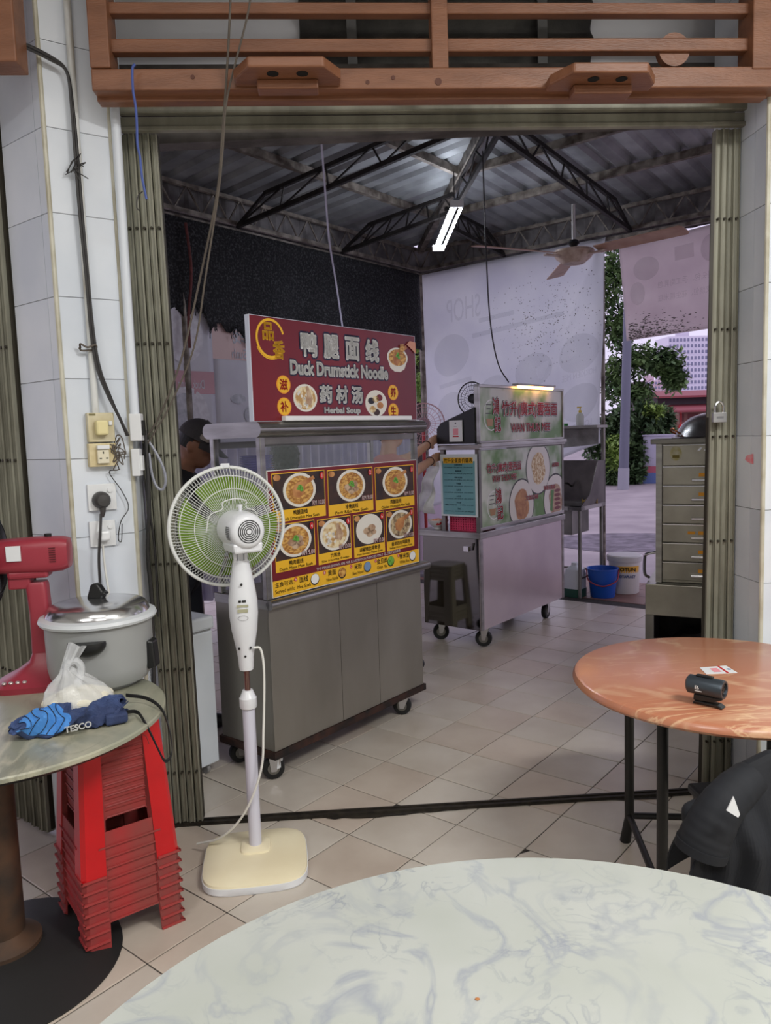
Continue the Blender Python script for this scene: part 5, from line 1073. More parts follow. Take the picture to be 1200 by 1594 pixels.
def limb(name, pts, r0_, r1_, wr, sq=.75):
    P2 = smooth_path(pts, 10); nn = len(P2); m_ = MB(); m_.tube(P2, [(r0_ + (r1_ - r0_) * i / (nn - 1)) * (1 + wr * math.sin(1.15 * i) * math.sin(.4 * i + 1)) for i in range(nn)], 22, caps=True); return m_.build(name, JK, jo, sharp=60)
limb('sleeve', [atY(1170, 1212, 1.785), atY(1144, 1232, 1.765), atY(1122, 1258, 1.75), atY(1104, 1290, 1.745), atY(1093, 1316, 1.745)], .046, .062, .018)
limb('sleeve_cuff', [atY(1094, 1313, 1.745), atY(1090, 1326, 1.745)], .064, .063, 0)
limb('shirt_tail', [atY(1098, 1258, 1.80), atY(1080, 1266, 1.80), atY(1086, 1292, 1.80)], .026, .032, .05)
lp = [atY(x, y, 1.655) for x, y in ((1142, 1240), (1152, 1268), (1149, 1273), (1131, 1262))]
MB().add(lp + [p + Vector((0, .003, 0)) for p in lp], [(3, 2, 1, 0), (4, 5, 6, 7), (0, 1, 5, 4), (1, 2, 6, 5), (2, 3, 7, 6), (3, 0, 4, 7)]).build('care_label', WHITEP, jo, sharp=0)
# ================================================================ PILLAR SOCKETS, CONDUITS AND CORDS
FN = Vector((.508, -.862, 0)).normalized(); FANG = math.atan2(.508, .862)
def face(x, y, off=0.): return plane(x, y, A_ + FN * (.005 + off), FN)
def plate(name, label, x0, x1, y0, y1, m, dep, cat='socket'):
    c = face((x0 + x1) / 2, (y0 + y1) / 2); a, b = face(x0, (y0 + y1) / 2), face(x1, (y0 + y1) / 2); zt, zb_ = face((x0 + x1) / 2, y0).z, face((x0 + x1) / 2, y1).z
    t = thing(name, label, cat, (c.x, c.y, (zt + zb_) / 2), FANG); w_, h_ = (b - a).length / 2, (zt - zb_) / 2
    MB().box(-w_, w_, -dep, 0, -h_, h_).build('plate', m, t, sharp=0, bevel=.002); return t, w_, h_
YELP = mat('yellowed_plastic', (218, 204, 164), .5, rgb2=(196, 178, 132), vscale=18, detail=6)
t, w_, h_ = plate('wall_socket', 'yellowed wall socket with a cream plug, uppermost on the pillar', 134, 175, 643, 688, CREAMP, .03)
MB().box(-.024, .018, -.062, -.03, -.028, .024).build('plug', mat('cream_plug', (226, 214, 160), .4), t, sharp=0, bevel=.007); MB().box(.025, .037, -.036, -.03, .006, .022).build('switch', WHITEP, t, sharp=0, bevel=.002)
MB().box(-.040, -.018, -.0312, -.03, .042, .049).build('maker_mark', mat('mark_gold', (120, 112, 70), .5), t, sharp=0)
t, w_, h_ = plate('wall_socket', 'yellowed empty three pin wall socket below the cream plug', 136, 178, 690, 726, YELP, .03)
MB().box(-.022, .018, -.045, -.03, -.030, .018).build('socket_face', mat('ivory', (222, 214, 190), .5), t, sharp=0, bevel=.002); MB().box(-.022, .02, -.05, -.03, .02, .034).build('switch_cover', WHITEP, t, sharp=0, bevel=.002)
for (x, z, w2, h2) in ((-.002, .008, .002, .004), (-.012, -.012, .004, .002), (.010, -.012, .004, .002)): MB().box(x - w2, x + w2, -.0455, -.044, z - h2, z + h2).build('pin_slot', DARK, t, sharp=0)
t, w_, h_ = plate('wall_socket', 'white wall socket with a round black plug', 136, 180, 753, 794, WHITEP, .012)
MB().lathe([(0, -.04), (.02, -.038), (.028, -.028), (.031, -.012), (.031, 0)], 28, Matrix.Translation((-.006, -.012, -.01)) @ Matrix.Rotation(-math.pi / 2, 4, 'X')).build('plug', mat('grey_black_plug', (62, 60, 60), .45), t); MB().cyl((.026, -.011, .024), (.026, -.018, .024), .008, n=16).build('switch', WHITEP, t)
MB().tube([(-.006, -.03, -.03), (-.007, -.034, -.05), (-.009, -.03, -.07)], [.012, .010, .006], 10).build('plug_sleeve', mat('grey_black_plug', (62, 60, 60), .45), t)
t, w_, h_ = plate('wall_socket', 'white wall socket with a white plug, lowest on the pillar', 139, 179, 810, 850, WHITEP, .012)
MB().box(-.024, .020, -.045, -.012, -.024, .012).build('plug', mat('white_plug', (232, 234, 236), .35), t, sharp=0, bevel=.008); MB().cyl((.026, -.011, .024), (.026, -.018, .024), .008, n=16).build('switch', WHITEP, t)
def cable(name, label, pts, r, m, cat='cable', n=6, k=6): return tag(MB().tube(smooth_path(pts, k), r, n).build(name, m), label, cat)
CBK = mat('black_cable', (48, 46, 46), .5); CGR = mat('grey_cable', (150, 152, 164), .45); CBR = mat('grimy_string', (96, 88, 80), .8); CLIL = mat('lilac_cable', (168, 166, 196), .5)
cable('power_cable', 'black power cable dropping from the round black plug behind the rice cooker', [face(157, 800, .03), face(156, 830, .05), face(154, 870, .05), face(156, 915, .04), face(157, 960, .03)], .005, CBK)
cable('power_cable', 'white power cable dropping from the lowest white plug', [face(160, 848, .03), face(163, 880, .03), face(170, 925, .03), face(175, 955, .03)], .004, CORD)
cd1 = face(112, 40).z; CDIRT = mat('dirty_white_conduit', (214, 216, 214), .45, rgb2=(150, 140, 124), vscale=14, detail=8, lo=.5, hi=.75, stretch=(1, 1, .3))
p = face(146, 600, .012); tag(MB().cyl((p.x, p.y, face(146, 645).z), (p.x, p.y, 3.6), .0125, n=14).build('conduit', CDIRT), 'dirty white conduit running down the middle of the pillar', 'conduit')
q = atY(204, 560, 2.862); tag(MB().cyl((q.x, q.y, atY(207, 645, 2.862).z), (q.x, q.y, 3.6), .0165, n=18).build('conduit', mat('white_conduit', (218, 224, 232), .4)), 'clean white conduit between the pillar and the folded shutter', 'conduit')
cl_ = MB()
for y in (212, 290): zz = atY(185, y, 2.862).z; cl_.cyl((q.x, q.y, zz - .01), (q.x, q.y, zz + .01), .020, n=14)
tag(cl_.build('pipe_clip', WHITEP, kind=None), 'white saddle clips on the clean conduit', 'clip') if False else None
for k, (dx, r_) in enumerate(((0, .0055), (.008, .0045))):
    cable('power_cable', ('thick' if k == 0 else 'thin') + ' black cable tied along the conduit and bending to the white boxes', [face(-60, 45 + 6 * k, .05), face(20, 62 + 5 * k, .05), face(78, 88 + 5 * k, .04), face(104, 112, .035), face(111 + 2 * k, 160, .03), face(117 + 4 * k, 240, .03), face(124 + 4 * k, 330, .03), face(134 + 3 * k, 430, .03), face(142 + 4 * k, 520, .032), face(152 + 4 * k, 575, .036), face(168 + 3 * k, 615, .04), face(186, 650, .045), face(198 + 2 * k, 678, .03)], r_, CBK)
tie = MB()
for k in range(7):
    a = random.uniform(0, 6.28); c = face(122, 255 + random.uniform(-8, 12), .03); tie.tube(smooth_path([c, c + Vector((random.uniform(-.03, .03), -.01, random.uniform(-.02, .02))), c + Vector((random.uniform(-.05, .06), -.012, random.uniform(-.05, .01)))]), .0018, 5)
tag(tie.build('wire_tie', CBK, kind='stuff'), 'tangle of wire ties around the cables near the top of the pillar', 'wire')
c = face(140, 542, .02); tag(MB().tube(smooth_path([c + Vector((-.03, -.01, .0)), c + Vector((-.022, -.03, .012)), c + Vector((0, -.028, .0)), c + Vector((.022, -.01, .01)), c + Vector((.018, .0, -.004)), c + Vector((-.02, -.02, -.01)), c + Vector((-.034, -.008, .0))]), .0035, 6).build('wire_tie', CBR), 'brown wire knotted around the dirty conduit', 'wire')
tg_ = MB()
for k in range(9):
    a = face(178, 690 + k * 3, .015); tg_.tube(smooth_path([a, a + Vector((random.uniform(-.02, .03), -.02, random.uniform(.0, .05))), a + Vector((random.uniform(-.01, .04), -.02, random.uniform(-.04, .02))), a + Vector((random.uniform(.0, .05), -.015, random.uniform(-.05, .03)))]), .0022, 5)
tag(tg_.build('wire_tangle', CBR, kind='stuff'), 'tangle of thin wires between the sockets and the white boxes', 'wire')
cable('thin_wire', 'thin dark wire looping down beside the black plug', [face(172, 705, .02), face(185, 730, .02), face(170, 735, .02), face(190, 765, .02), face(200, 790, .02), face(188, 812, .02), face(184, 838, .02), face(189, 842, .02), face(190, 815, .02)], .0018, CBK)
for k, (x0, x1, y0, y1) in enumerate(((200, 221, 644, 686), (203, 219, 699, 741))):
    a, b = atY(x0, y0, 2.845), atY(x1, y1, 2.845); tg1 = MB().box(a.x, b.x, 2.845, 2.885, b.z, a.z).build('junction_box', WHITEP, sharp=0, bevel=.003)
    tag(tg1, ('upper' if k == 0 else 'lower') + ' white junction box beside the folded shutter', 'box')
    MB().box(b.x, b.x + .008, 2.852, 2.878, b.z + .02, a.z - .025).build('side_switch', BLACKP if k == 0 else WHITEP, tg1, sharp=0)
cable('flex_cord', 'pale grey cord looped on the folded shutter', [atY(x, y, 2.93) for x, y in ((230, 685), (243, 705), (254, 728), (258, 748), (253, 762), (243, 756), (236, 735), (232, 705))], .0052, CGR)
cable('power_cable', 'bundle of black cable hanging down the shutter below the junction boxes', [atY(x, y, 2.925) for x, y in ((226, 670), (229, 720), (232, 790), (230, 860), (236, 930), (238, 1000), (240, 1080))], .008, CBK)
cable('power_cable', 'thin black cable hanging down the shutter beside the cable bundle', [atY(x, y, 2.93) for x, y in ((223, 690), (224, 740), (238, 830), (244, 900), (246, 960))], .004, CBK)
cable('string', 'grimy string slanting from the timber frame to the junction boxes', [atY(x, y, 2.62 + .0005 * min(y, 650)) for x, y in ((360, -40), (357, 40), (352, 130), (345, 220), (338, 300), (312, 430), (282, 560), (247, 650), (222, 688))], .004, CBR, 'string')
cable('string', 'second grimy string crossing the first and slanting to the junction boxes', [atY(x, y, 2.60 + .0005 * min(y, 650)) for x, y in ((392, -40), (386, 20), (354, 150), (347, 230), (340, 300), (320, 430), (302, 540), (265, 630), (230, 690))], .0035, CBR, 'string')
cable('flex_cord', 'blue cord hanging over the left end of the timber rail', [atY(x, y, 2.66) for x, y in ((210, 100), (206, 108), (207, 140), (211, 165), (213, 195), (214, 225), (218, 245), (221, 275), (226, 300), (228, 310))], .0042, mat('blue_cord', (70, 90, 160), .6))
cable('thin_wire', 'short black wire hanging beside the blue cord', [atY(x, y, 2.66) for x, y in ((222, 298), (215, 305), (213, 322), (217, 328))], .002, CBK)
cable('flex_cord', 'lilac cord running from the beam down to the red duck noodle sign', [atY(499, 207, 3.3), atY(504, 270, 3.4), atY(512, 370, 3.6), atY(523, 440, 3.8), plane(533, 508, DUCK0 - U * .01, U)], .0042, CLIL)
e2 = C20 + V * .33; cable('power_cable', 'black cable hanging from the canopy to the lamp on the green sign', [plane(751, 235, (0, 5.5, 0), (0, 1, 0)), plane(757, 400, (0, 5.5, 0), (0, 1, 0)), plane(763, 500, (0, 5.45, 0), (0, 1, 0)), plane(775, 565, (0, 5.5, 0), (0, 1, 0)), Vector((e2.x, e2.y, 1.88))], .005, CBK)
cable('power_cable', 'pair of thin black wires hanging from the canopy eave beside the white banner', [left_pt(.42, 3.2, .1), left_pt(.42, 2.8, .1), left_pt(.40, 2.3, .1)], .006, CBK)
# padlock
pk = atY(1118, 650, 2.945); pd = thing('padlock', 'grey steel padlock hanging on the folded shutter', 'padlock', (pk.x, 2.942, pk.z))
MB().box(-.027, .027, -.012, .006, -.02, .020).build('lock_body', mat('padlock_grey', (168, 168, 170), .35, .6), pd, sharp=0, bevel=.003)
MB().tube(smooth_path([(-.017, -.003, .018), (-.017, -.003, .04), (-.010, -.003, .056), (0, -.003, .061), (.010, -.003, .056), (.017, -.003, .04), (.017, -.003, .018)]), .0045, 8).build('shackle', STEEL_B, pd)
MB().rect(Vector((0, -.0125, 0)), (1, 0, 0), (0, 0, 1), -.014, .014, -.004, .004).build('stamped_name', mat('stamp', (130, 130, 134), .4, .5), pd, sharp=0, kind='stuff')

# ================================================================ FREEZER, STEAMER, SINK, BUCKETS
FRZ = mat('white_enamel', (222, 228, 236), .25, rgb2=(206, 214, 224), vscale=2)
f0 = G(352, 1196) - V * .035; fz = thing('chest_freezer', 'white chest freezer standing behind the folded shutter', 'freezer', f0, CART_ROT)
fzh = .74
MB().box(-.36, 0, -.38, 0, .05, fzh - .07).build('cabinet', FRZ, fz, sharp=0, bevel=.006); MB().box(-.365, .008, -.385, .008, fzh - .062, fzh).build('lid', FRZ, fz, sharp=0, bevel=.012); MB().box(-.355, -.005, -.375, -.005, fzh - .07, fzh - .062).build('lid_seal', mat('grey_seal', (150, 152, 156), .6), fz, sharp=0)
MB().box(0, .012, -.20, -.165, fzh - .14, fzh - .11).build('lock_tab', STEEL_D, fz, sharp=0)
for (x, y) in ((-.04, -.05), (-.32, -.05), (-.04, -.33), (-.32, -.33)): MB().cyl((x, y - .008, .025), (x, y + .008, .025), .025, n=14).build('roller', mat('grey_roller', (140, 140, 140), .5), fz)
sd = Vector((.87, -.49, 0)).normalized(); s0 = G(1020, 1042); SANG = math.atan2(sd.y, sd.x)
stm = thing('steamer_cabinet', 'tall stainless steel steamer cabinet with seven drawers beside the shutter', 'steamer', s0, SANG)
SST = mat('steamer_steel', (172, 169, 156), .33, .7, (146, 143, 131), 4, bump=.05, bscale=6); SW = .62
MB().box(0, SW, .03, .55, .56, 1.42).build('carcass', SST, stm, sharp=0); MB().box(-.03, SW + .03, -.02, .57, 1.42, 1.452).build('top', STEEL_D, stm, sharp=0, bevel=.004)
MB().box(0, .035, -.002, .03, .56, 1.42).build('stile', STEEL, stm, sharp=0)
zz = [1.413, 1.286, 1.168, 1.040, .925, .806, .690, .575]
zz = [1.415, 1.283] + [1.283 - .118 * k for k in range(1, 7)]
ORG = mat('orange_tag', (244, 168, 40), .5)
for k in range(7):
    z1, z0 = zz[k], zz[k + 1]; z0 = max(z0, .562)
    d_ = MB().box(.04, SW - .01, .002, .03, z0 + .004, z1 - .003).build('drawer', SST, stm, sharp=0, bevel=.003)
    MB().box(.04, SW - .01, -.006, .004, z1 - .006, z1 - .001).build('drawer_lip', STEEL_B, d_, sharp=0)
    if k: 
        MB().box(.205, .33, -.022, .002, z0 + .028, z0 + .042).build('handle', STEEL_B, d_, sharp=0, bevel=.003)
        if k not in (3,): MB().box(.245, .30, -.002, .0015, z0 + .055, z0 + .076).build('tag', ORG, d_, sharp=0)
        if k == 4: MB().box(.185, .228, -.002, .0015, z0 + .057, z0 + .074).build('tag', ORG, d_, sharp=0)
    else:
        st = MB(); st.disc(Vector((.115, .0005, 1.36)), (1, 0, 0), (0, 0, 1), 0, 0, .034, .044, 20); st.build('sticker', mat('old_sticker', (206, 204, 176), .6, rgb2=(178, 170, 110), vscale=30), d_, sharp=0); MB().rect(Vector((.115, -.0002, 1.345)), (1, 0, 0), (0, 0, 1), -.02, .02, -.012, .006).build('sticker_text', mat('olive_ink', (120, 108, 30), .6), d_, sharp=0)
        for i in range(3): MB().prism([(0, 0), (.014, 0), (.030, .02), (.016, .02)], lambda a, b, d: Vector((.235 + .036 * i + a, d, 1.375 + b)), -.001, .001).build('vent_slot', STEEL_B, d_, sharp=0)
MB().box(-.055, SW + .05, -.05, .60, .36, .555).build('boiler_tank', SST, stm, sharp=0, bevel=.004)
for (x, y) in ((-.055, -.05), (SW + .01, -.05), (-.055, .56), (SW + .01, .56)): MB().box(x, x + .05, y, y + .04, 0, .36).build('leg', STEEL_D, stm, sharp=0)
MB().box(.0, SW, .05, .5, .05, .09).build('burner_shelf', BLACKM, stm, sharp=0); MB().box(-.05, SW + .05, .53, .55, .0, .36).build('added_dark_back', BLACKM, stm, sharp=0); MB().box(-.05, -.035, -.01, .55, .04, .36).build('side_panel', BLACKM, stm, sharp=0)  # black back panel added to keep the opening below the boiler dark
for x in (.18, .42): MB().lathe([(.11, 0), (.11, .06), (.07, .10), (0, .10)], 24, Matrix.Translation((x, .28, .09))).build('gas_burner', BLACKM, stm)
MB().tube([(.27, .1, .09), (.27, .1, .34)], .012, 8).build('gas_pipe', STEEL_B, stm)
MB().tube(smooth_path([(-.05, .1, .57), (-.075, .08, .60), (-.075, .08, .70), (-.06, .08, .725), (.0, .08, .74)]), .010, 8).build('side_handle', STEEL_B, stm)
WOK = mat('dull_alu', (150, 150, 148), .25, .95); wl0 = s0 + sd * .33 + Vector((.49, .87, 0)).normalized() * .24
wl = thing('wok_lid', 'large dented aluminium wok lid lying on the steamer cabinet', 'wok lid', (wl0.x, wl0.y, 1.4525))
MB().lathe([(.262, 0), (.265, .004), (.25, .008), (.235, .03), (.20, .085), (.15, .125), (.08, .148), (0, .155)], 56).build('dome', WOK, wl)
MB().cyl((0, 0, .155), (0, 0, .19), .02, .03, n=16).build('knob', BLACKP, wl); MB().tube(smooth_path([(-.245, -.03, .025), (-.275, -.035, .045), (-.28, 0, .06), (-.275, .035, .045), (-.245, .03, .025)]), .006, 8).build('side_ring', mat('copper_ring', (200, 130, 90), .3, .8), wl)
# sink unit (local x along U, y along V)
SK0 = G(903, 931); sk = thing('sink_unit', 'stainless steel sink stand with a tall splashback behind the noodle cart', 'sink', SK0, CART_ROT)
LW, LD, RIM = .95, .48, .835
for (x, y) in ((0, 0), (0, LD), (-LW, 0), (-LW, LD)): MB().cyl((x, y, 0), (x, y, RIM - .03), .017, n=12).build('leg', STEEL_D, sk)
def frm(name, a, b, r=.012): MB().cyl(a, b, r, n=8).build(name, STEEL_D, sk)
frm('brace', (0, 0, .18), (0, LD, .18)); frm('brace', (-LW, LD, .18), (0, LD, .18))
tpm = MB(); 
for (x0, x1, y0, y1) in ((-LW - .03, .03, -.03, .05), (-LW - .03, .03, LD - .06, LD + .03), (-.10, .03, -.03, LD + .03), (-LW - .03, -LW + .1, -.03, LD + .03), (-.62, -.5, -.03, LD + .03)): tpm.box(x0, x1, y0, y1, RIM - .035, RIM)
tpm.build('worktop', STEEL, sk, sharp=0)
for (x0, x1) in ((-.5, -.1), (-LW + .1, -.62)):
    b_ = MB(); y0, y1, z0 = .05, LD - .06, RIM - .27
    b_.box(x0, x0 + .004, y0, y1, z0, RIM - .002); b_.box(x1 - .004, x1, y0, y1, z0, RIM - .002); b_.box(x0, x1, y0, y0 + .004, z0, RIM - .002); b_.box(x0, x1, y1 - .004, y1, z0, RIM - .002); b_.box(x0, x1, y0, y1, z0, z0 + .004); b_.build('basin', STEEL_D, sk, sharp=0)
MB().box(-LW - .03, .03, LD + .01, LD + .03, RIM, 1.23).build('splashback', mat('dark_splash', (96, 92, 88), .35, .8, (74, 70, 68), 5), sk, sharp=0)
MB().prism([(-.03, RIM), (LD + .03, RIM), (LD + .03, 1.23), (.34, 1.23), (.16, RIM + .1)], lambda a, b, d: Vector((d, a, b)), .024, .030).build('side_splash', MATS['dark_splash'], sk, sharp=0)
MB().tube(smooth_path([(-.30, LD, .98), (-.30, LD - .12, 1.02), (-.30, LD - .20, 1.0), (-.30, LD - .21, .93)]), .010, 8).build('tap', STEEL_D, sk); MB().tube([(-.42, LD, .95), (-.43, LD - .03, .90), (-.43, LD - .03, .84)], .008, 8).build('hose', mat('green_hose', (70, 140, 120), .5), sk)
for x in (.015, -LW): MB().cyl((x, LD + .02, 1.23), (x, LD + .02, 1.56), .014, n=10).build('shelf_post', STEEL_D, sk)
MB().box(-LW - .03, .04, LD - .18, LD + .06, 1.535, 1.56).build('shelf', STEEL_D, sk, sharp=0)
GUN = mat('grimy_vinyl', (150, 148, 146), .7, rgb2=(116, 114, 112), vscale=10, detail=8)
vp = MB().grid(lambda a, b: Vector((-LW + (LW + .02) * a, LD - .10 + .02 * math.sin(16 * a) * b, 1.535 - (.20 - .05 * a * a) * b)), 30, 6); vp.build('vinyl_skirt', GUN, sk, sharp=0, solid=.002)
def onS(x, y, z): p = SK0 + U * x + V * y; return Vector((p.x, p.y, z))
spx = MB(); sb = thing('soap_bottle', 'clear soap bottle with a yellow pump on the sink shelf', 'bottle', onS(-.18, LD - .06, 1.561))
MB().lathe([(0, 0), (.034, 0), (.037, .01), (.037, .085), (.028, .11), (.013, .118), (.013, .125)], 24).build('bottle', mat('cloudy_plastic', (206, 208, 196), .3, alpha=.7), sb); MB().lathe([(.015, .122), (.015, .14), (.006, .145), (.006, .165), (0, .165)], 16).build('pump_collar', mat('yellow_pump', (224, 196, 70), .4), sb); MB().box(-.03, .012, -.008, .008, .163, .176).build('pump_head', mat('yellow_pump', (224, 196, 70), .4), sb, sharp=0, bevel=.003)
gsp = MB().box(-.045, .045, -.03, .03, 0, .022).build('sponge', mat('green_sponge', (60, 150, 70), .9), sharp=0, bevel=.004); gsp.location = onS(-.36, LD - .06, 1.5615); gsp.rotation_euler = (0, 0, CART_ROT); tag(gsp, 'green scouring sponge on the sink shelf', 'sponge')
rg = MB().grid(lambda a, b: Vector((.14 * (a - .5), .07 * (b - .5), .02 + .018 * math.sin(9 * a + 2) * math.cos(7 * b) - .0 * a)), 14, 10).build('rag', mat('yellow_rag', (206, 176, 90), .9, rgb2=(170, 140, 80), vscale=20), sharp=0, solid=.006); rg.location = onS(-.035, .30, RIM + .003); rg.rotation_euler = (0, 0, CART_ROT + .4); tag(rg, 'crumpled yellow rag on the sink edge', 'rag')
cbx = thing('plastic_tub', 'clear plastic food tub behind the sink splashback', 'tub', onS(-.40, LD + .10, 1.05)) if False else None
def pail(name, label, p, r0_, r1_, h_, m, lip, cat, group=None):
    b = thing(name, label, cat, (p.x, p.y, 0)); MB().lathe([(0, 0), (r0_, 0), (r0_ + .004, .006), (r1_, h_ - .006), (r1_ + lip, h_ - .004), (r1_ + lip, h_ + .004), (r1_ - .004, h_ + .003), (r0_ - .002, .012), (0, .012)], 40).build('pail_body', m, b); return b
BLU = mat('blue_plastic', (28, 84, 178), .35)
bp_ = G(938, 928); bkt = pail('bucket', 'blue plastic bucket with a red handle beside the sink', bp_, .105, .135, .26, BLU, .008, 'bucket')
vdir = Vector((-bp_.x, -bp_.y, 0)).normalized(); sdr = Vector((-vdir.y, vdir.x, 0))
MB().tube(smooth_path([sdr * .142 + Vector((0, 0, .245)), sdr * .12 + vdir * .09 + Vector((0, 0, .16)), vdir * .150 + Vector((0, 0, .12)), -sdr * .12 + vdir * .09 + Vector((0, 0, .16)), -sdr * .142 + Vector((0, 0, .245))]), .006, 8).build('handle', mat('red_handle', (150, 50, 64), .5), bkt)
pp_ = G(972, 921); pt_ = pail('paint_pail', 'white paint pail with orange and teal print behind the blue bucket', pp_, .125, .145, .34, mat('white_pail', (214, 212, 208), .4), .006, 'pail')
MB().lathe([(.158, .30), (.160, .345), (.150, .355), (.0, .352)], 40).build('lid', mat('grey_white_lid', (200, 198, 196), .4), pt_)
def band(z0, z1, a0_, a1_, m, nm, r=.1465):
    b = MB(); b.grid(lambda u_, v_: Vector(((r - .055 * (.34 - (z0 + (z1 - z0) * v_)) / .34 * .36) * math.cos(a0_ + (a1_ - a0_) * u_), (r - .055 * (.34 - (z0 + (z1 - z0) * v_)) / .34 * .36) * math.sin(a0_ + (a1_ - a0_) * u_), z0 + (z1 - z0) * v_)), 16, 3); return b.build(nm, m, pt_, sharp=80)
av = math.atan2(-pp_.y, -pp_.x)
band(.20, .262, av - .9, av + 1.1, mat('pail_yellow', (230, 176, 60), .4), 'yellow_band'); band(.03, .12, av - .9, av + 1.1, mat('pail_teal', (40, 140, 140), .4, rgb2=(200, 220, 214), vscale=14), 'teal_band'); 
pR, pT = Vector((-vdir.y, vdir.x, 0)), Vector((0, 0, 1)); fv = Vector((-pp_.x, -pp_.y, 0)).normalized(); fr_r = Vector((-fv.y, fv.x, 0)); 
MB().text('JOTUN', fv * .1485 + Vector((0, 0, .231)), fr_r, (0, 0, 1), .02, 0, w=.15, h=.042, off=.04).build('printed_name', PRINT['brown'], pt_, sharp=0, kind='stuff'); MB().text('JOTAPLAST', fv * .145 + Vector((0, 0, .165)), fr_r, (0, 0, 1), .02, 0, w=.15, h=.032, off=.04).build('printed_name', mat('pail_blue_ink', (50, 90, 150), .4), pt_, sharp=0, kind='stuff')
jg = G(888, 930) + V * .1; jug = thing('jerrycan', 'white plastic jerrycan with a dark green bottom standing under the sink', 'jug', (jg.x, jg.y, 0), CART_ROT)
loft([(rsq(.085), .075), (rsq(.086), .20), (rsq(.075), .25), (rsq(.03), .285), (rsq(.028), .31)]).build('jug_body', mat('cloudy_white', (200, 202, 206), .4), jug); loft([(rsq(.088), 0), (rsq(.09), .075)]).build('jug_bottom', mat('dark_green', (30, 76, 60), .5), jug)
BEIGE = mat('beige_stool_plastic', (196, 190, 166), .45)
ep = C20 - V * .108; vs0 = G(694, 892, .44); rs = vs0 - V * (2 * (vs0 - ep).dot(V)); rs.z = 0
for k in range(3): stool('plastic_stool', 'beige plastic stool, %s of the short stack behind the duck noodle cart' % ('bottom one', 'middle one', 'top one')[k], (rs.x, rs.y, k * PITCH_S), CART_ROT, BEIGE, BEIGE, BEIGE, 'beige stools behind the duck cart')
# storage box and pink fan beyond the duck cart
sbx = G(668, 905); st_ = thing('storage_box', 'pale mauve storage cabinet behind the hanging plastic bags', 'cabinet', (sbx.x - .1, sbx.y + .55, 0), CART_ROT); MAUV = mat('pale_mauve', (190, 174, 190), .5)
MB().box(-.3, .1, -.15, .5, 0, 1.14).build('cabinet_body', MAUV, st_, sharp=0, bevel=.006); MB().box(-.31, .11, -.16, .51, 1.14, 1.18).build('lid', MAUV, st_, sharp=0, bevel=.006); MB().box(.1, .104, -.1, .0, .75, .87).build('blue_label', mat('blue_label', (40, 70, 160), .5), st_, sharp=0)
pf = atY(660, 660, 8.2); pfn = thing('floor_fan', 'pink guarded floor fan partly hidden between the red sign and the white banner', 'fan', (pf.x, pf.y, 0)); PKG = mat('pink_guard', (206, 160, 160), .4); zc = pf.z
m_ = MB()
for r_ in (.06, .12, .18, .22): m_.tube([(r_ * math.cos(a), 0, zc + r_ * math.sin(a)) for a in [2 * math.pi * k / 32 for k in range(32)]], .003 if r_ < .2 else .007, 5, True)
for k in range(30): a = 2 * math.pi * k / 30; m_.cyl((.03 * math.cos(a), 0, zc + .03 * math.sin(a)), (.22 * math.cos(a), 0, zc + .22 * math.sin(a)), .002, n=4)
m_.build('guard', PKG, pfn, kind='stuff'); MB().cyl((0, .0, zc), (0, .14, zc), .07, n=18).build('motor', mat('grey_motor', (120, 116, 124), .5), pfn); MB().cyl((0, .07, .02), (0, .07, zc), .018, n=10).build('stem', mat('red_stem', (190, 60, 60), .5), pfn); MB().cyl((0, .07, 0), (0, .07, .03), .2, n=24).build('base', MATS['grey_motor'], pfn)

